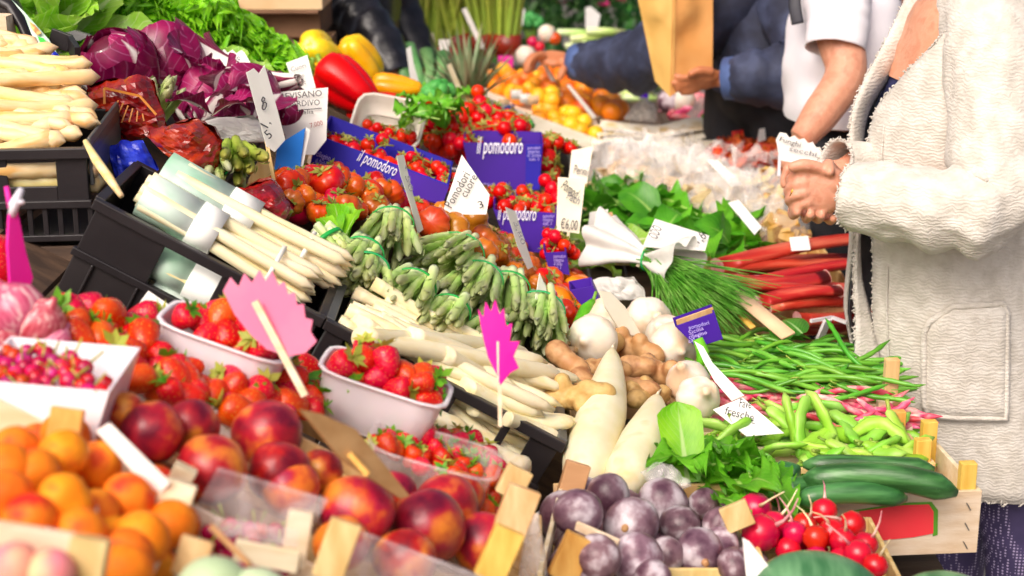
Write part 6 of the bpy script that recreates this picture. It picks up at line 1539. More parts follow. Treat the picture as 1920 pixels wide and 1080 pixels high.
# ------------------------------------------------------------------ wax paper stack, clear bags, dried tomatoes
for i, (y, w) in enumerate(((262, 1.0), (250, .97), (238, .9))):
    mb = MB()
    def fn(u, v, i=i, y=y):
        p = S(1110 + 275 * u + 10 * i, y + 12 - 6 * u, .05 + .012 * i)
        return p + Vector((0, .16 * v, .010 * math.sin(u * 7 + i) + .012 * noise.noise(Vector((u * 4, v * 3, i * 5))) + .006 * math.sin(v * 9)))
    mb.grid(22, 8, fn); mb.uv = {}
    solo('wax_paper', mb, 'wax_paper', ('lowest', 'middle', 'topmost')[i] + ' cream waxed paper sheet folded above the clear bags', 'paper')
bgc = wood_crate('low wooden crate under the clear bags', Vector((.20, 3.95, ZF - .02)), FLAT, .52, .85, .14, rise=-.02, base=.04, posts=(), group=None)
def bag(label, c, w, h, dep, seed, mtl, content, n, tilt=.5, cs=.012):
    """clear bag leaning back, gathered top, food in its lower half"""
    t = thing('clear_bag', label, 'bag of dried food', c); q = Matrix.Rotation(-tilt, 3, 'X'); rr = random.Random(seed); mb = MB()
    def fn(a_, v):
        a = a_ * 2 * math.pi; k = math.sin(math.pi * min(1, v * 1.15 + .08)) ** .5 if v < .72 else (1 - (v - .72) / .28 * .15) * .62
        wx = w / 2 * (k if v < .72 else .75 + .2 * math.sin(a * 3 + seed)); dy = dep / 2 * (k if v < .6 else max(.10, 1 - (v - .4) * 1.6))
        nn = 1 + .16 * noise.noise(Vector((math.cos(a) * 1.5, math.sin(a) * 1.5, v * 4 + seed)))
        return c + q @ Vector((wx * math.cos(a) * nn, dy * math.sin(a) * nn + .01 * math.sin(a * 7 + v * 8) * v, h * v + .012 * math.sin(a * 5 + seed) * (v > .9)))
    mb.grid(26, 16, fn); mb.uv = {}
    part('film', mb, mtl, t, True)
    fm = MB()
    for k in range(n):
        a, rd, z = rr.uniform(0, 6.28), math.sqrt(rr.random()) * .8, rr.uniform(.04, .42)
        p = c + q @ Vector((w / 2 * rd * math.cos(a), dep / 2 * rd * math.sin(a), h * z))
        M = Euler((rr.uniform(0, 6), rr.uniform(0, 6), 0)).to_matrix(); s_ = cs * rr.uniform(.7, 1.4)
        fm.box(p, (s_ * 1.7, s_ * 1.1, s_ * .45), M)
    part('dried_pieces', fm, content, t, False, kind='stuff')
    return t
BL = [(1160, 340, .13, .17, 0), (1215, 345, .13, .18, 1), (1270, 365, .14, .19, 2), (1330, 385, .14, .18, 3), (1385, 410, .13, .17, 4), (1180, 300, .12, .14, 5), (1260, 310, .13, .15, 6), (1345, 335, .13, .15, 7), (1420, 355, .13, .16, 8), (1450, 400, .13, .15, 9), (1460, 440, .12, .13, 10)]
bl_names = ['beside the wax paper', 'above the leafy greens', 'with a dark stem inside', 'in the middle of the row', 'above the rhubarb', 'behind the first bag', 'behind the second bag', 'below the dried tomatoes', 'next to the clasped hands', 'under the clasped hands', 'of yellow cubes by the white coat']
for (x, y, w, h, i) in BL:
    p = S(x, y + 25, .0)
    bag('clear bag of dried food ' + bl_names[i], p, w * 1.3, h * 1.05, .085, i, 'crinkle_film', 'dried_yellow' if i >= 8 else 'dried_cream', 20 if i < 8 else 50, .8, .024)
for i, (pts, D, lab) in enumerate((([(1325, 300), (1345, 300), (1392, 345), (1372, 350)], 3.98, 'white label strip on the middle clear bag'), ([(1365, 380), (1385, 375), (1428, 425), (1415, 440)], 3.62, 'white label strip on the bag above the rhubarb'), ([(1480, 445), (1515, 442), (1520, 468), (1484, 470)], 3.4, 'pale label on the bag under the clasped hands'))):
    card('bag_label', lab, pts, D, WC, cat='label', ky=-.002)
def shard(i):
    mb = MB(); mb.grid(4, 3, lambda u, v: Vector(((u - .5) * .05, (v - .5) * .03 * (1 - .5 * abs(u - .5)), .014 * math.sin(u * 4 + i) * (v - .3)))); mb.uv = {}
    return Proto('dried_tomato', mb.mesh('dried_tomato', 'dried_red'))
SH = [shard(i) for i in range(3)]
far_pile(SH, [(1330, 270), (1370, 262), (1460, 275), (1475, 310), (1400, 308), (1345, 295)], 90, .018, 4.15, 4.55, 'leathery dried red tomato behind the clear bags', 'dried tomato', 'dried tomatoes', (.8, 1.2))
dcr = wood_crate('shallow tray under the dried tomatoes', Vector((.50, 4.05, ZF + .06)), FLAT, .32, .5, .2, rise=-.01, base=.04, posts=(), m='white_wood', group=None)
sco = [(1455, 262), (1462, 248), (1474, 250), (1480, 258), (1490, 254), (1498, 262), (1508, 259), (1515, 268), (1524, 266), (1530, 276), (1538, 276), (1545, 292), (1546, 310), (1500, 308), (1462, 300)]
t = card('price_sign', 'scalloped white price sign behind the clasped hands', sco, 3.3, WC, stick=((1462, 290), (1460, 330), .004, .004), stick_m='clip_white')
text(t, 'Funghi', 'ink', (1460, 264), (1500, 276), 3.296, .014); text(t, 'secchi', 'ink_grey', (1478, 282), (1530, 294), 3.296, .014)
parcel('crumpled white bag standing beyond the wax paper', [(1165, 225), (1205, 180), (1230, 195), (1232, 232)], 4.85, 'white_bag', seed=31, cat='bag', name='white_bag', depth=.05)
parcel('folded clear bag leaning by the pink pods', [(1285, 215), (1315, 182), (1328, 190), (1305, 222)], 4.8, 'white_bag', seed=32, cat='bag', name='white_bag', depth=.02)
parcel('pale green cabbage leaf by the dark trousers', [(1310, 215), (1350, 210), (1395, 262), (1340, 250)], 4.75, 'lettuce_pale', seed=33, cat='cabbage', name='cabbage', depth=.06)
# ------------------------------------------------------------------ cardboard boxes, flowers behind
def cbox(label, x, y, D, w, d, h, m='cardboard', yaw=0):
    O = P(x, y, D); e = yawed(yaw); t = thing('cardboard_box', label, 'box', O)
    th = .005
    for nm, a, b, c in (('front_panel', (0, w), (0, th), (0, h)), ('back_panel', (0, w), (d - th, d), (0, h)), ('side_panel', (0, th), (th, d - th), (0, h)), ('side_panel', (w - th, w), (th, d - th), (0, h)), ('base_panel', (th, w - th), (th, d - th), (0, th)), ('flap', (0, w), (-.05, .0), (h, h + th))):
        mb = MB(); mb.fbox(O, e, a, b, c); part(nm, mb, m, t, bevel=.001)
    return t
cbox('pale cardboard box at the top edge beside the dark jacket', 425, 18, 4.35, .26, .3, .12)
cbox('dark brown cardboard box under the pale one', 430, 70, 4.38, .25, .3, .07, 'cardboard_dark')
cbox('grey-brown shallow box standing behind the yellow pepper', 470, 118, 4.2, .2, .25, .05, 'cardboard_dark')
t = cbox('orange printed carton beside the dark box', 395, 75, 4.3, .06, .2, .1, 'tomato_orange')
cbox('large dark crate supporting the cardboard boxes', 400, 250, 4.5, .34, .4, .2, 'dark_board')
def flowers(label, x, y, D, rx, rz, n, m, seed):
    c = P(x, y, D); rr = random.Random(seed); t = thing('flower_bush', label, 'flowers', Vector((c.x, c.y, 0)))
    lf = MB()
    for k in range(n):
        a, e = rr.uniform(0, 6.28), rr.uniform(-.6, 1.5); q = rr.uniform(.55, 1.0)
        p = c + Vector((rx * q * math.cos(a) * math.cos(e), .25 * q * math.sin(a) * math.cos(e), rz * q * math.sin(e)))
        M = Euler((rr.uniform(-1, 1), rr.uniform(-1, 1), rr.uniform(0, 6))).to_matrix(); L = rr.uniform(.04, .08)
        lf.add([p, p + M @ Vector((L * .5, L * .25, .006)), p + M @ Vector((L, 0, 0)), p + M @ Vector((L * .5, -L * .25, .006))], [(0, 1, 2, 3)])
    part('leaves', lf, 'foliage', t, False, kind='stuff')
    mb = MB(); mb.tube([Vector((c.x, c.y, .02)), Vector((c.x, c.y, c.z * .6)), c], [.05, .045, .03], 8); part('stem', mb, 'foliage', t, True)
    for k in range(10):
        a, e = rr.uniform(2.9, 6.5), rr.uniform(-.2, 1.0)
        p = c + Vector((rx * math.cos(a) * math.cos(e), .27 * math.sin(a) * math.cos(e), rz * math.sin(e))); fl = MB()
        for j in range(9):
            b = j * .7; d = Vector((math.cos(b), math.sin(b) * .8, math.sin(b * 2) * .3 + .2)) * .035
            s_ = Vector((-math.sin(b), math.cos(b), 0)) * .016
            fl.add([p, p + d * .6 + s_, p + d, p + d * .6 - s_], [(0, 1, 2, 3)])
        part('blossom', fl, m, t, False)
    return t
for i, (x, y, rx, rz, lab) in enumerate(((1040, 5, .30, .25, 'pink flowering plant behind the far tag'), (1170, 10, .30, .25, 'pink flowering plant beside the paper bag'), (930, -10, .32, .25, 'flowering plant behind the upright asparagus'), (1640, 20, .4, .35, 'dark leafy plant behind the white shirt'), (760, -20, .35, .25, 'flowering plant behind the dark jacket'), (520, -30, .5, .3, 'leafy plant behind the cardboard boxes'), (1420, 0, .4, .3, 'leafy plant behind the denim jacket'), (200, -40, .6, .3, 'leafy plant beyond the lettuces'))):
    flowers(lab, x, y, 7.4 + .2 * (i % 3), rx, rz, 700, 'flower_pink', i)
hd = MB()
rr = random.Random(5)
for k in range(9000):
    p = Vector((rr.uniform(-4, 4.5), rr.uniform(8.2, 8.9), rr.uniform(0.05, 1.9))); M = Euler((rr.uniform(-1, 1), rr.uniform(-1, 1), rr.uniform(0, 6))).to_matrix(); L = rr.uniform(.06, .13)
    hd.add([p, p + M @ Vector((L * .5, L * .28, .01)), p + M @ Vector((L, 0, 0)), p + M @ Vector((L * .5, -L * .28, .01))], [(0, 1, 2, 3)])
tag(link('hedge', hd.mesh('hedge', 'foliage', False)), 'dark green hedge closing the view behind the stall', 'hedge', kind='stuff')
# ------------------------------------------------------------------ people
mat('skin', 'd29376', 'd89c80', 'cc8a6e', scale=34, rough=.48, sss=.25, bump=.25, bscale=180, rnd=.02, hue=.004)
mat('skin_tan', 'b86e48', 'c47c56', scale=30, rough=.5, sss=.2, bump=.2, bscale=180, rnd=.02, hue=.004)
mat('hair_brown', '4a3020', '6a4630', scale=60, rough=.45, stretch=(1, 1, .1), bump=.5, bscale=90)
mat('lips', 'b05850', rough=.45); mat('eye_white', 'efece6', rough=.2); mat('iris', '3c2c20', rough=.2)
mat('navy', '1c2048', '262b58', scale=20, rough=.8, bump=.2, bscale=200)
mat('lining', '8f94a0', 'a9adb6', scale=12, rough=.4)
mat('denim', '1e2236', '2a3048', '3c4460', scale=14, rough=.75, bump=.5, bscale=28, rnd=.03, hue=0)
mat('denim_cuff', '3c4f80', '4c6294', scale=18, rough=.75, bump=.3, bscale=60, rnd=.03, hue=0)
mat('trousers', '17171d', '22222a', scale=14, rough=.8, bump=.4, bscale=22)
mat('shirt', 'ece6ee', 'f5f1f6', scale=8, rough=.8, bump=.5, bscale=14, rnd=.02)
mat('leather', '141418', '24242c', scale=20, rough=.32, bump=.8, bscale=24)
mat('gold', 'd0a040', rough=.25, metal=1.0); mat('shoe', '1c1a1a', rough=.4)
mat('backpack', '2c2c34', '3a3a44', scale=16, rough=.6)
# woven boucle cloth: rows of small bumps
m = mat('boucle', 'c4beb3', 'cec8be', 'd6d1c8', scale=40, rough=.85, rnd=.01, hue=0, sheen=.2)
nt = m.node_tree; N_, L_ = nt.nodes, nt.links; b_ = N_['Principled BSDF']
tc = N_.new('ShaderNodeTexCoord')
wv = N_.new('ShaderNodeTexWave'); wv.wave_type = 'BANDS'; wv.bands_direction = 'Z'; wv.inputs['Scale'].default_value = 46; wv.inputs['Distortion'].default_value = 9.0; wv.inputs['Detail'].default_value = 2.0; wv.inputs['Detail Scale'].default_value = 1.4; L_.new(tc.outputs['Object'], wv.inputs['Vector'])
n3 = N_.new('ShaderNodeTexNoise'); n3.inputs['Scale'].default_value = 130; n3.inputs['Detail'].default_value = 3; L_.new(tc.outputs['Object'], n3.inputs['Vector'])
ma = N_.new('ShaderNodeMath'); ma.operation = 'MULTIPLY'; L_.new(n3.outputs['Fac'], ma.inputs[0]); L_.new(wv.outputs['Fac'], ma.inputs[1])
mb2 = N_.new('ShaderNodeMath'); mb2.operation = 'MULTIPLY_ADD'; mb2.inputs[1].default_value = .5; L_.new(n3.outputs['Fac'], mb2.inputs[0]); L_.new(ma.outputs[0], mb2.inputs[2])
bp = N_.new('ShaderNodeBump'); bp.inputs['Strength'].default_value = .3; bp.inputs['Distance'].default_value = .006; L_.new(mb2.outputs[0], bp.inputs['Height']); L_.new(bp.outputs[0], b_.inputs['Normal'])
# dark net tights with pale dots
m = mat('net_tights', '383056', '463c66', scale=20, rough=.6, rnd=.02, hue=0, voro=(1, 'b4a8cc', .0))
nt = m.node_tree
for n in nt.nodes:
    if n.type == 'TEX_VORONOI':
        n.inputs['Scale'].default_value = 150; n.inputs['Randomness'].default_value = .1
    if n.type == 'MATH' and n.operation == 'LESS_THAN': n.inputs[1].default_value = .3

def smooth_path(pts, n=5):
    pts = [Vector(p) for p in pts]; out = []
    for i in range(len(pts) - 1):
        p0, p1, p2, p3 = pts[max(i - 1, 0)], pts[i], pts[i + 1], pts[min(i + 2, len(pts) - 1)]
        for k in range(n):
            t = k / n; out.append(.5 * ((2 * p1) + (p2 - p0) * t + (2 * p0 - 5 * p1 + 4 * p2 - p3) * t * t + (3 * p1 - p0 - 3 * p2 + p3) * t ** 3))
    return out + [pts[-1]]
def smooth_rad(rs, n=5):
    out = []
    for i in range(len(rs) - 1):
        for k in range(n):
            t = k / n; t = t * t * (3 - 2 * t); out.append(rs[i] * (1 - t) + rs[i + 1] * t)
    return out + [rs[-1]]
def limb(mb, pts, rs, n=12, flat=1.0): mb.tube(smooth_path(pts), smooth_rad(rs), n, flat)

def add_head(mb, c, face, s=1.0):
    """head volumes: skull, jaw, nose, ears; face = facing direction (horizontal)"""
    f = Vector((face[0], face[1], 0)).normalized(); l = Vector((-f.y, f.x, 0)); M = Matrix((f, l, Vector((0, 0, 1)))).transposed()
    def at(x, y, z): return c + M @ Vector((x, y, z)) * s
    mb.ball(at(-.008, 0, .03), (.096 * s, .076 * s, .09 * s), 20, M); mb.ball(at(.022, 0, -.045), (.064 * s, .058 * s, .07 * s), 16, M)
    mb.ball(at(.04, 0, -.092), (.036 * s, .034 * s, .026 * s), 12, M)
    mb.tube([at(.082, 0, .022), at(.10, 0, -.008), at(.107, 0, -.026)], [.009 * s, .012 * s, .013 * s], 8); mb.ball(at(.092, 0, -.03), (.014 * s, .02 * s, .01 * s), 8, M)
    mb.ball(at(.082, 0, .045), (.014 * s, .052 * s, .012 * s), 10, M); mb.ball(at(.083, 0, -.062), (.012 * s, .026 * s, .012 * s), 10, M)
    for k in (-1, 1):
        mb.ball(at(-.008, k * .078, -.005), (.018 * s, .008 * s, .032 * s), 10, M); mb.ball(at(.062, k * .036, -.018), (.02 * s, .02 * s, .018 * s), 8, M)
    return at, M
def face_parts(root, at, M, s=1.0, hair='hair_brown', hl=.0):
    for k in (-1, 1):
        e = MB(); e.ball(at(.075, k * .031, .018), .0125 * s, 10); eo = part('eye', e, 'eye_white', root, True)
        e = MB(); e.ball(at(.085, k * .031, .018), .0062 * s, 8); part('iris', e, 'iris', eo, True)
    e = MB(); e.ball(at(.0905, 0, -.062), (.007 * s, .024 * s, .0085 * s), 10, M); part('lips', e, 'lips', root, True)
    h = MB(); h.ball(at(-.018, 0, .045), (.104 * s, .086 * s, .092 * s), 24, M, .1, 2); h.ball(at(-.045, 0, -.01 - hl * .5), (.072 * s, .08 * s, (.08 + hl) * s), 18, M, .15, 3); part('hair', h, hair, root, True)

def hand(mb, W, K, nrm, thumb, fingers, pr=.022, fr=.0088):
    """palm from wrist W to knuckle centre K (nrm: out of the back of the hand); fingers = list of 4 paths' points, thumb path"""
    W, K = Vector(W), Vector(K); d = (K - W).normalized(); s_ = Vector(nrm).cross(d).normalized(); n_ = d.cross(s_)
    M = Matrix((d, s_, n_)).transposed()
    L = (K - W).length
    mb.ball(W.lerp(K, .55), (L * .56, .042, .0165), 16, M); mb.ball(W.lerp(K, .82), (L * .28, .041, .0145), 14, M); mb.tube([W - d * .02, W.lerp(K, .4)], [.026, .03], 12, .62, ref=tuple(n_))
    mb.ball(W.lerp(K, .42) + (Vector(thumb[0]) - W.lerp(K, .42)) * .5, (.028, .02, .018), 12, M)
    for f in fingers: limb(mb, f, [fr * 1.08] + [fr * (1 - .13 * i / len(f)) for i in range(1, len(f))], 9); mb.ball(f[-1], fr * .88, 8); mb.ball(f[0], fr * 1.15, 8)
    limb(mb, thumb, [fr * 1.35] + [fr * 1.18] * (len(thumb) - 2) + [fr * 1.0], 9); mb.ball(thumb[-1], fr * 1.02, 8)

def ringloft(rings, n=48, a0=0.0, a1=2 * math.pi, p=2.3, fn=None):
    """rings = [(centre, half depth along x, half width along y)]; angle 0 faces -x and turns towards -y (the camera)"""
    def f(u, v):
        q = v * (len(rings) - 1); i = min(int(q), len(rings) - 2); t = q - i; t = t * t * (3 - 2 * t)
        c = rings[i][0].lerp(rings[i + 1][0], q - i); a = rings[i][1] * (1 - t) + rings[i + 1][1] * t; b = rings[i][2] * (1 - t) + rings[i + 1][2] * t
        s0 = a0(v) if callable(a0) else a0; s1 = a1(v) if callable(a1) else a1
        an = s0 + (s1 - s0) * u; ca, sa = math.cos(an), math.sin(an); r_ = (abs(ca) ** p + abs(sa) ** p) ** (-1 / p)
        o = fn(an, v) if fn else 0
        return c + Vector((-(a + o) * ca * r_, -(b + o) * sa * r_, 0))
    return f
def sleeve(pts, rs, fold=.006, seed=0, n=40, seg=9, elbow=.5, spread=.18):
    """cloth sleeve with folds gathering at the elbow"""
    P_, r_ = smooth_path(pts, seg), smooth_rad(rs, seg); mb = MB(); mb.tube(P_, r_, n, cap=False)
    for i in range(len(P_)):
        t = i / (len(P_) - 1)
        w = math.exp(-((t - elbow) / spread) ** 2)
        for k in range(n):
            j = i * n + k; d = mb.v[j] - P_[i]; q = 2 * math.pi * k / n
            o = fold * (w * (math.sin(t * 46 + 2.2 * math.sin(q + seed) + seed) * (.6 + .4 * math.sin(q * 2 + seed))) + .7 * noise.noise(P_[i] * 18 + d * 40 + Vector((seed, 0, 0))))
            mb.v[j] = mb.v[j] + d.normalized() * o
    return mb
def fringe(root, pts, name='fringe', m='boucle', n=120, L=.009, seed=1, rad=.0013):
    rr = random.Random(seed); mb = MB(); P_ = smooth_path(pts, 12)
    for k in range(n):
        q = rr.uniform(0, len(P_) - 1.01); i = int(q); p = P_[i].lerp(P_[i + 1], q - i); d = Vector((rr.gauss(-.4, .6), rr.gauss(-.3, .5), rr.gauss(0, .7))).normalized() * L * rr.uniform(.5, 1.4)
        mb.tube([p - d * .4, p + d * .3 + Vector((0, 0, rr.gauss(0, .001))), p + d * .8], [rad * 1.3, rad, rad * .6], 4)
    part(name, mb, m, root, True, kind='stuff')

# ---- the woman in the white coat
DW = 3.02
def Z(y, D=DW): return P(960, y, D).z
wx = lambda px, D=DW: (px - CX) / FPX * D
WY = 2.93
RW = [(-75, 1745, 1880, .075), (-45, 1715, 1920, .13), (-15, 1695, 1945, .175), (40, 1668, 1960, .19), (120, 1635, 1968, .19), (220, 1606, 1970, .185), (300, 1600, 1966, .18), (440, 1603, 1960, .175), (600, 1604, 1985, .185), (760, 1640, 2005, .195), (918, 1672, 2020, .20)]
def wring(off=0.0): return [(Vector((wx((a + b) / 2), WY, Z(y))), (wx(b) - wx(a)) / 2 + off, w + off) for (y, a, b, w) in RW]
woman = thing('person', 'person in a cream white boucle coat with clasped hands beside the stall', 'person', Vector((wx(1790), WY, 0)))
body = MB()
hc = Vector((wx(1760), WY, 1.585)); at, Mh = add_head(body, hc, (-1, -.25), .98)
limb(body, [Vector((wx(1800), WY, 1.36)), Vector((wx(1785), WY, 1.45)), Vector((wx(1772), WY, 1.54))], [.075, .056, .055], 14)
for (z, a, b) in ((.86, .11, .15), (.98, .11, .145), (1.1, .105, .14), (1.2, .11, .145), (1.3, .10, .15)): body.ball((wx(1795), WY, z), (a, b, .1), 18)
body.ball((wx(1730), WY - .07, 1.2), (.06, .06, .06), 12); body.ball((wx(1730), WY + .07, 1.2), (.06, .06, .06), 12)
WN, WF = P(1596, 368, 2.80), P(1600, 312, 2.93)            # wrists: near (left) hand over the far one
limb(body, [P(1850, 20, 2.90), P(1868, 200, 2.84), P(1862, 385, 2.80), P(1740, 378, 2.80), WN], [.055, .05, .042, .038, .027], 12)
limb(body, [P(1790, 20, 3.12), P(1810, 200, 3.16), P(1800, 375, 3.12), P(1700, 340, 3.02), WF], [.055, .05, .042, .038, .027], 12)
DN = 2.79
hand(body, WN, P(1512, 345, DN), (0, -1, .15), [P(1570, 332, 2.785), P(1535, 315, 2.775), P(1508, 309, 2.77), P(1486, 313, 2.772)],
     [[P(1512, 325, DN - .005), P(1494, 326, DN - .002), P(1481, 338, DN + .02), P(1487, 348, DN + .055)], [P(1508, 343, DN - .006), P(1489, 347, DN - .003), P(1477, 358, DN + .022), P(1484, 366, DN + .058)],
      [P(1508, 362, DN - .005), P(1490, 367, DN - .002), P(1479, 376, DN + .022), P(1488, 382, DN + .055)], [P(1514, 379, DN), P(1497, 386, DN + .006), P(1488, 393, DN + .028), P(1496, 396, DN + .055)]], fr=.0092)
hand(body, WF, P(1530, 372, 2.885), (0, .9, -.4), [P(1580, 335, 2.86), P(1562, 318, 2.82), P(1553, 308, 2.785), P(1556, 322, 2.765)],
     [[P(1500, 372, 2.90), P(1486, 392, 2.88), P(1487, 404, 2.84), P(1495, 398, 2.795)], [P(1520, 378, 2.90), P(1510, 400, 2.88), P(1512, 411, 2.84), P(1520, 402, 2.79)],
      [P(1540, 380, 2.90), P(1532, 402, 2.88), P(1534, 412, 2.84), P(1541, 404, 2.795)], [P(1558, 380, 2.90), P(1553, 402, 2.88), P(1556, 414, 2.85), P(1563, 410, 2.81)]], fr=.009)
LEGN = [Vector((wx(1890), WY - .085, .80)), Vector((wx(1905), WY - .09, .48)), Vector((wx(1935), WY - .09, .30)), Vector((wx(1945), WY - .09, .07))]
LEGF = [Vector((wx(1850), WY + .085, .80)), Vector((wx(1855), WY + .085, .48)), Vector((wx(1875), WY + .085, .30)), Vector((wx(1880), WY + .085, .07))]
for q in (LEGN, LEGF):
    limb(body, q, [.085, .056, .052, .034], 14); body.ball(q[-1] + Vector((-.06, 0, -.035)), (.11, .04, .032), 12)
o = link('body', remeshed(body, 'body', 'skin', .0035, 2), woman); o.data.transform(Matrix.Translation(-woman.location))
face_parts(woman, at, Mh, .98, hl=.08)
# clothes: navy top, coat, sleeves, lapel, pocket, tights, shoes
mb = MB(); mb.grid(40, 20, ringloft(wring(-.022)[2:8], p=2.2)); mb.uv = {}; part('top', mb, 'navy', woman, True)
chest = MB(); chest.grid(24, 10, ringloft([(Vector((wx(1790), WY, Z(-70))), .05, .06), (Vector((wx(1790), WY, Z(-30))), .085, .11), (Vector((wx(1797), WY, Z(20))), .118, .14), (Vector((wx(1800), WY, Z(90))), .142, .15), (Vector((wx(1798), WY, Z(130))), .150, .15)], p=2.1)); chest.uv = {}; part('neckline_skin', chest, 'skin', woman, True)
vy = [(-75 + (918 + 75) * 0)]
NVY = len(RW) - 1
def yv(v):
    q = v * NVY; i = min(int(q), NVY - 1); return RW[i][0] + (RW[i + 1][0] - RW[i][0]) * (q - i)
def interp(tab, y):
    if y <= tab[0][0]: return tab[0][1]
    for (y0, a), (y1, b) in zip(tab, tab[1:]):
        if y <= y1: return a + (b - a) * (y - y0) / (y1 - y0)
    return tab[-1][1]
EDGE = [(-75, 1840), (-20, 1808), (20, 1780), (60, 1740), (110, 1694), (150, 1664), (180, 1642), (230, 1628), (300, 1622), (440, 1634), (560, 1636), (640, 1642), (760, 1668), (918, 1700)]
EDGE_C = {}
full_f = ringloft(wring(.004), p=2.25)
def edge_angle(v):
    k = round(v, 4)
    if k not in EDGE_C:
        lo_a, hi_a, want = 0.0, 1.75, interp(EDGE, yv(v))
        for _ in range(22):
            ma_ = (lo_a + hi_a) / 2; d = full_f(ma_ / (2 * math.pi), v) - cam.location
            if CX + FPX * d.x / (d.y * CP - d.z * SP) < want: lo_a = ma_
            else: hi_a = ma_
        EDGE_C[k] = ma_
    return EDGE_C[k]
FAR = lambda v: 2 * math.pi - math.radians(interp([(-75, 70), (20, 60), (110, 38), (200, 8), (300, 2), (918, 2)], yv(v)))
def cloth(an, v): 
    y = yv(v); return .006 * noise.noise(Vector((an * 2.2, y * .004, 3))) + (.006 * math.sin(an * 7 + 1) * max(0, (y - 600) / 300) if y > 600 else 0)
coat_f = ringloft(wring(.004), a0=edge_angle, a1=FAR, p=2.25, fn=cloth)
mb = MB(); mb.grid(72, 60, coat_f); mb.uv = {}
coat = part('coat', mb, 'boucle', woman, True)
sm = coat.modifiers.new('thick', 'SOLIDIFY'); sm.thickness = .005; sm.offset = -1
mb = MB(); mb.grid(60, 40, ringloft(wring(-.004), a0=lambda v: edge_angle(v) + .02, a1=FAR, p=2.25, fn=cloth)); mb.uv = {}; part('lining', mb, 'lining', coat, True)
fringe(coat, [coat_f(0, v / 20) for v in range(2, 21)], n=240, L=.006, seed=3); fringe(coat, [coat_f(u / 20, 1) for u in range(0, 21)], n=180, L=.007, seed=4)
# turned-out far lapel and far front panel
lap = MB(); lo_ = [P(1702, -12, 2.98), P(1668, 60, 2.95), P(1625, 140, 2.93), P(1600, 198, 2.92), P(1592, 250, 2.93), P(1596, 312, 2.95)]; li = [P(1752, -20, 3.0), P(1708, 78, 2.98), P(1668, 140, 2.985), P(1632, 195, 2.99), P(1616, 250, 2.99), P(1614, 312, 2.99)]
so, si = smooth_path(lo_, 5), smooth_path(li, 5)
lap.grid(6, len(so) - 1, lambda u, v: so[round(v * (len(so) - 1))].lerp(si[round(v * (len(so) - 1))], u) + Vector((0, -.012 * math.sin(u * 3.14) , 0))); lap.uv = {}
l_ = part('lapel', lap, 'boucle', coat, True); sm = l_.modifiers.new('thick', 'SOLIDIFY'); sm.thickness = .006
fringe(coat, lo_, n=120, L=.006, seed=5)
fp = MB(); fo_ = smooth_path([P(1603, 436, 2.95), P(1600, 520, 2.95), P(1603, 600, 2.95), P(1600, 690, 2.95)], 5); fi_ = smooth_path([P(1608, 436, 2.97), P(1612, 520, 2.97), P(1632, 600, 2.97), P(1650, 690, 2.97)], 5)
fp.grid(4, len(fo_) - 1, lambda u, v: fo_[round(v * (len(fo_) - 1))].lerp(fi_[round(v * (len(fo_) - 1))], u)); fp.uv = {}; l_ = part('front_panel', fp, 'boucle', coat, True); sm = l_.modifiers.new('thick', 'SOLIDIFY'); sm.thickness = .006
fringe(coat, fo_[::4], n=110, L=.007, seed=6)
# patch pocket lying on the coat
def on_coat(px, y, off):
    v = 0.5
    for i in range(NVY):
        if RW[i][0] <= y <= RW[i + 1][0]: v = (i + (y - RW[i][0]) / (RW[i + 1][0] - RW[i][0])) / NVY
    def px_of(u):
        q = coat_f(u, v); d = q - cam.location; return CX + FPX * d.x / (d.y * CP - d.z * SP)
    lo_u, hi_u = 0.0, .55
    for k in range(26):
        mu = (lo_u + hi_u) / 2
        if px_of(mu) < px: lo_u = mu
        else: hi_u = mu
    best = (0, mu, coat_f(mu, v))
    q2 = coat_f(min(1, best[1] + .004), v); tng = (q2 - best[2]).normalized(); n_ = tng.cross(Vector((0, 0, 1)))
    if n_.dot(cam.location - best[2]) < 0: n_ = -n_
    return best[2] + n_ * off
PKX = [(0, 1778), (.2, 1745), (.45, 1732), (1, 1730)]
pk = MB()
def pkt(u, v):
    y = 522 + 222 * v; e = max(abs(u - .5) * 2, abs(v - .5) * 2)
    xl = 1734 + (52 * (1 - v / .3) ** 2 if v < .3 else 0) + (10 * ((v - .92) / .08) ** 2 if v > .92 else 0); xr_ = 1884 - (8 * (1 - v / .06) ** 2 if v < .06 else 0)
    return on_coat(xl + (xr_ - xl) * u, y + (6 * (1 - u) if v < .1 else 0), .016 if e < .9 else .008)
pk.grid(20, 18, pkt); pk.uv = {}; po = part('pocket', pk, 'boucle', coat, True)
rim = MB(); bd = [pkt(0, k / 12) for k in range(12, -1, -1)] + [pkt(k / 10, 0) for k in range(1, 11)] + [pkt(1, k / 12) for k in range(1, 13)] + [pkt(1 - k / 10, 1) for k in range(1, 11)]
rim.tube(bd, .006, 6); part('pocket_edge', rim, 'boucle', po, True); fringe(coat, [pkt(k / 10, 1) for k in range(11)], n=70, L=.007, seed=7)
for pts in ([(1660, 205), (1655, 262), (1657, 318)], [(1666, 470), (1664, 540), (1666, 620), (1668, 690)]):
    sme = MB(); sme.tube(smooth_path([on_coat(x, y, .0025) for x, y in pts], 6), .0022, 5); part('seam', sme, 'boucle', coat, True)
s1 = sleeve([P(1815, -25, 2.90), P(1860, 90, 2.775), P(1866, 250, 2.74), P(1862, 378, 2.715), P(1786, 394, 2.715), P(1690, 380, 2.745), P(1594, 366, 2.795)], [.062, .085, .080, .075, .072, .066, .058], .012, 1, 48, 9, .55, .2)
so_ = part('sleeve', s1, 'boucle', coat, True); sm = so_.modifiers.new('thick', 'SOLIDIFY'); sm.thickness = .005; sm.offset = -1
ring = s1.v[-48:]; fringe(coat, ring + ring[:1], n=120, L=.007, seed=8)
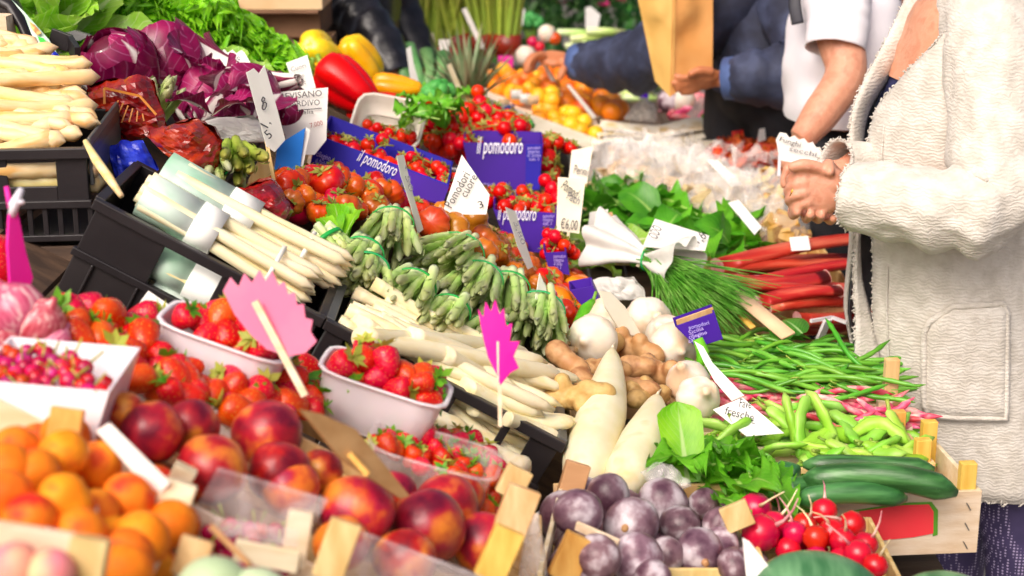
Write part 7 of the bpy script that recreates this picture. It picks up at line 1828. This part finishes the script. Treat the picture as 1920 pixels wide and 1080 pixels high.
s2 = sleeve([P(1780, -20, 3.10), P(1806, 200, 3.18), P(1800, 370, 3.12), P(1690, 330, 3.0), P(1566, 304, 2.90)], [.065, .075, .07, .055, .042], .006, 2, 40, 8, .5, .2)
so_ = part('sleeve', s2, 'boucle', coat, True); sm = so_.modifiers.new('thick', 'SOLIDIFY'); sm.thickness = .005; sm.offset = -1
ring = s2.v[-40:]; fringe(coat, ring + ring[:1], n=90, L=.007, seed=9)
for q, r0 in ((LEGN, .003), (LEGF, .003)):
    mb = MB(); limb(mb, q, [.085 + r0, .058 + r0, .054 + r0, .036 + r0], 24); part('tights', mb, 'net_tights', woman, True)
    mb = MB(); mb.ball(q[-1] + Vector((-.065, 0, -.03)), (.125, .047, .036), 16); part('shoe', mb, 'shoe', woman, True)
mb = MB(); c = P(1482, 360, DN + .006); mb.tube([c + Vector((.0115 * math.cos(a) * .3, .0115 * math.sin(a), .0115 * math.cos(a))) for a in [k * .3307 for k in range(20)]], .0018, 6); part('ring', mb, 'gold', woman, True)
mb = MB(); c = P(1586, 372, 2.795); mb.tube([c + Vector((.008 * math.cos(a), .030 * math.sin(a), .040 * math.cos(a))) for a in [k * .3307 for k in range(20)]], .0022, 6); part('bracelet', mb, 'gold', woman, True)
mb = MB(); mb.tube(smooth_path([P(1802, -10, 2.86), P(1780, 30, 2.84), P(1758, 62, 2.85), P(1738, 78, 2.87), P(1722, 68, 2.90)], 6), .0016, 5); part('necklace', mb, 'gold', woman, True)
# striped blue cloth behind the crate corner
mb = MB(); mb.grid(8, 10, lambda u, v: P(1850 + 42 * u + 6 * math.sin(v * 4), 925 + 190 * v, 3.12 + .01 * math.sin(u * 9))); mb.uv = {}
sk = part('skirt', mb, 'denim_cuff', woman, True)

# ---- other people
def figure(label, hip, face, height, skin, clothes):
    """standing figure: returns root, body builder and a local->world helper (x ahead, y left)"""
    f = Vector((face[0], face[1], 0)).normalized(); l = Vector((-f.y, f.x, 0)); M = Matrix((f, l, Vector((0, 0, 1)))).transposed(); k = height / 1.75
    base = Vector((hip[0], hip[1], 0)); root = thing('person', label, 'person', base)
    at_ = lambda x, y, z: base + M @ Vector((x, y, z * k))
    b = MB(); at2, Mh_ = add_head(b, at_(.03, 0, 1.62), face, 1.0)
    limb(b, [at_(-.01, 0, 1.40), at_(.01, 0, 1.48), at_(.02, 0, 1.56)], [.08, .06, .058], 12)
    for (z, a, w) in ((.92, .11, .16), (1.05, .105, .145), (1.18, .11, .155), (1.3, .115, .17), (1.38, .09, .16)): b.ball(at_(0, 0, z), (a, w, .1), 16, M)
    for s_ in (-1, 1):
        limb(b, [at_(0, s_ * .09, .93), at_(.03, s_ * .1, .5), at_(0, s_ * .1, .08)], [.085, .058, .04], 12); b.ball(at_(.06, s_ * .1, .04), (.12, .042, .035), 10, M)
    return root, b, at_, M, at2, Mh_
def finish(root, b, skin, at2, Mh_, voxel=.0044, hair='hair_brown'):
    o = link('body', remeshed(b, 'body', skin, voxel, 3), root); o.data.transform(Matrix.Translation(-root.location)); face_parts(root, at2, Mh_, 1.0, hair)
def trousers(root, at_, M, m='trousers'):
    mb = MB()
    mb.ball(at_(0, 0, .93), (.135, .18, .12), 18, M)
    for s_ in (-1, 1):
        limb(mb, [at_(0, s_ * .09, .95), at_(.035, s_ * .1, .5), at_(0, s_ * .1, .10)], [.11, .08, .07], 16)
        sh = MB(); sh.ball(at_(.07, s_ * .1, .045), (.14, .052, .042), 14, M); part('shoe', sh, 'shoe', root, True)
    o = link('trousers', remeshed(mb, 'trousers', m, .009, 3), root); o.data.transform(Matrix.Translation(-root.location))
def garment(root, rings, m, name, n=40, fold=.008, seed=0, a0=0.0, a1=2 * math.pi):
    mb = MB(); mb.grid(n, 30, ringloft(rings, p=2.3, a0=a0, a1=a1, fn=lambda an, v: fold * (noise.noise(Vector((math.cos(an) * 2, math.sin(an) * 2, v * 5 + seed))) + .5 * math.sin(v * 22 + math.sin(an * 2) * 2 + seed) * .5))); mb.uv = {}
    return part(name, mb, m, root, True)

# denim jacket, paper bag
DJ = P(1440, 100, 4.55)
root, b, at_, M, at2, Mh_ = figure('person in a dark denim jacket reaching for the oranges with a paper bag', (DJ.x, DJ.y), (-.75, -.65), 1.78, 'skin_tan', None)
W1_ = P(1072, 116, 4.82); W2_ = P(1352, 148, 4.22)
SA = [at_(0, .17, 1.40), P(1330, 30, 4.45), P(1215, 108, 4.62), P(1140, 120, 4.74), W1_]
SB = [at_(0, -.18, 1.40), P(1505, 60, 4.28), P(1495, 135, 4.18), P(1420, 145, 4.18), W2_]
limb(b, SA, [.055, .05, .045, .036, .028], 12); limb(b, SB, [.055, .05, .045, .036, .028], 12)
hand(b, W1_, P(1018, 106, 4.86), (.1, -.45, .9), [P(1062, 122, 4.79), P(1055, 134, 4.77), P(1050, 146, 4.77)], [[P(1018, 104, 4.82), P(1002, 106, 4.80), P(992, 118, 4.79), P(990, 132, 4.79)], [P(1014, 102, 4.85), P(997, 106, 4.83), P(988, 120, 4.82), P(986, 135, 4.82)], [P(1014, 102, 4.88), P(1000, 108, 4.87), P(992, 122, 4.86), P(990, 134, 4.86)], [P(1020, 103, 4.91), P(1006, 110, 4.91), P(1000, 120, 4.9), P(998, 130, 4.9)]], fr=.0105)
hand(b, W2_, P(1300, 150, 4.20), (0, -.7, -.7), [P(1335, 135, 4.18), P(1312, 132, 4.165), P(1296, 138, 4.16)], [[P(1300, 145, 4.19), P(1282, 146, 4.18), P(1268, 143, 4.18)], [P(1300, 153, 4.20), P(1280, 158, 4.19), P(1264, 156, 4.185)], [P(1302, 160, 4.21), P(1284, 166, 4.2), P(1270, 166, 4.19)], [P(1306, 166, 4.22), P(1292, 172, 4.21), P(1280, 173, 4.2)]], fr=.0105)
finish(root, b, 'skin_tan', at2, Mh_); trousers(root, at_, M)
cz = [(1.44, .07, .10), (1.40, .12, .18), (1.3, .15, .21), (1.1, .16, .215), (.95, .165, .21), (.80, .17, .21)]
garment(root, [(at_(0, 0, z), a, w) for z, a, w in cz[:-1]], 'denim', 'jacket', 40, .012, 2)
for q, r_, sd in ((SA, [.09, .10, .092, .078, .058], 3), (SB, [.09, .09, .088, .075, .056], 4)):
    q2 = q[:-1] + [q[-1] + (q[-2] - q[-1]).normalized() * .035]; s_ = sleeve(q2, r_, .012, sd, 30, 8, .5, .3); part('sleeve', s_, 'denim', root, True)
    mb = MB(); d = (q[-2] - q[-1]).normalized(); mb.tube([q[-1] + d * .012, q[-1] + d * .065], [.056, .06], 24, cap=False); o = part('cuff', mb, 'denim_cuff', root, True); sm = o.modifiers.new('t', 'SOLIDIFY'); sm.thickness = .006
pb_ = thing('paper_bag', 'brown kraft paper bag held open beside the denim jacket', 'paper bag', P(1255, 180, 4.2))
bt = [P(1188, -40, 4.28), P(1262, -40, 4.22), P(1337, -40, 4.26), P(1337, -40, 4.40), P(1192, -40, 4.40)]; bb = [P(1228, 152, 4.24), P(1256, 182, 4.19), P(1336, 128, 4.23), P(1334, 126, 4.33), P(1236, 150, 4.33)]
def bagwall(i, j, name):
    mb = MB()
    def fn(u, v):
        p = bt[i].lerp(bt[j], u).lerp(bb[i].lerp(bb[j], u), v); k = math.sin(math.pi * u) * math.sin(math.pi * min(1, v * 1.0))
        return p + Vector((0, .04 * noise.noise(p * 9) * k + .018 * abs(noise.noise(p * 20 + Vector((3, 1, 0)))) * k, 0))
    mb.grid(14, 16, fn); mb.uv = {}; part(name, mb, 'kraft', pb_, True)
for i, j in ((0, 1), (1, 2), (2, 3), (3, 4), (4, 0)): bagwall(i, j, 'side')
mb = MB(); mb.add(bb, [(0, 1, 2, 3, 4)]); part('base', mb, 'kraft', pb_)
mb = MB(); mb.bar(P(1265, -30, 4.205), P(1262, 150, 4.19), .003, .002, (0, -1, 0)); part('crease', mb, 'kraft', pb_)

# white T-shirt
TP = P(1590, 120, 3.78)
root, b, at_, M, at2, Mh_ = figure('person in a white T-shirt with a dark backpack, forearm bare', (TP.x + .02, TP.y), (-.8, .6), 1.74, 'skin', None)
WT = P(1502, 262, 3.50)
ARM = [P(1566, -30, 3.60), P(1572, 60, 3.56), P(1586, 138, 3.52), P(1545, 205, 3.50), WT]
limb(b, ARM, [.06, .052, .046, .042, .030], 14)
hand(b, WT, P(1478, 318, 3.52), (-.8, -.4, .3), [P(1508, 285, 3.49), P(1500, 305, 3.48), P(1492, 320, 3.48)], [[P(1476 + 5 * i, 318, 3.50 + .018 * i), P(1470 + 5 * i, 335, 3.50 + .018 * i), P(1470 + 5 * i, 348, 3.50 + .018 * i)] for i in range(4)], fr=.0098)
limb(b, [at_(0, -.18, 1.40), at_(.05, -.22, 1.12), at_(.12, -.2, .92)], [.055, .046, .03], 12)
finish(root, b, 'skin', at2, Mh_); trousers(root, at_, M)
def tr(y, xl, xr, w): return (Vector((((xl + xr) / 2 - CX) / FPX * 3.78, TP.y, P(960, y, 3.78).z)), (xr - xl) / 2 / FPX * 3.78, w)
garment(root, [tr(-95, 1545, 1625, .08), tr(-60, 1510, 1660, .16), tr(0, 1490, 1672, .19), tr(90, 1472, 1678, .19), tr(160, 1472, 1674, .185), tr(222, 1478, 1670, .185)], 'shirt', 't_shirt', 40, .010, 5)
s_ = sleeve([P(1562, -70, 3.62), P(1568, -10, 3.57), P(1572, 40, 3.55), P(1566, 92, 3.54)], [.075, .075, .070, .068], .004, 6, 30, 6, .5, .4); o = part('sleeve', s_, 'shirt', root, True); sm = o.modifiers.new('t', 'SOLIDIFY'); sm.thickness = .003
mb = MB(); mb.ball(P(1690, 20, 3.9), (.10, .15, .2), 20, None, .12, 1); bkp = part('backpack', mb, 'backpack', root, True)
for pts in ([P(1500, -60, 3.62), P(1490, 0, 3.60), P(1496, 45, 3.60)], [P(1690, -60, 3.66), P(1672, 20, 3.62), P(1650, 110, 3.62)]):
    mb = MB(); mb.tube(smooth_path(pts, 5), .014, 8, .3); part('strap', mb, 'backpack', bkp, True)

# vendor in the dark jacket
VP = P(655, 60, 5.0)
root, b, at_, M, at2, Mh_ = figure('person in a black leather jacket standing behind the peppers', (VP.x, VP.y), (.92, -.38), 1.78, 'skin', None)
SV = [at_(0, -.19, 1.38), P(650, 10, 4.78), P(700, 70, 4.72), P(742, 150, 4.66)]; SV2 = [at_(0, .19, 1.38), at_(.02, .27, 1.1), at_(.15, .25, .9)]
limb(b, SV, [.055, .048, .04, .03], 12); limb(b, SV2, [.055, .048, .03], 12)
finish(root, b, 'skin', at2, Mh_); trousers(root, at_, M)
garment(root, [(at_(0, 0, z), a, w) for z, a, w in cz], 'leather', 'jacket', 40, .014, 8)
for q, r_ in ((SV, [.09, .088, .075, .06]), (SV2, [.09, .08, .06])): part('sleeve', sleeve(q, r_, .012, 9, 28, 8, .5, .35), 'leather', root, True)
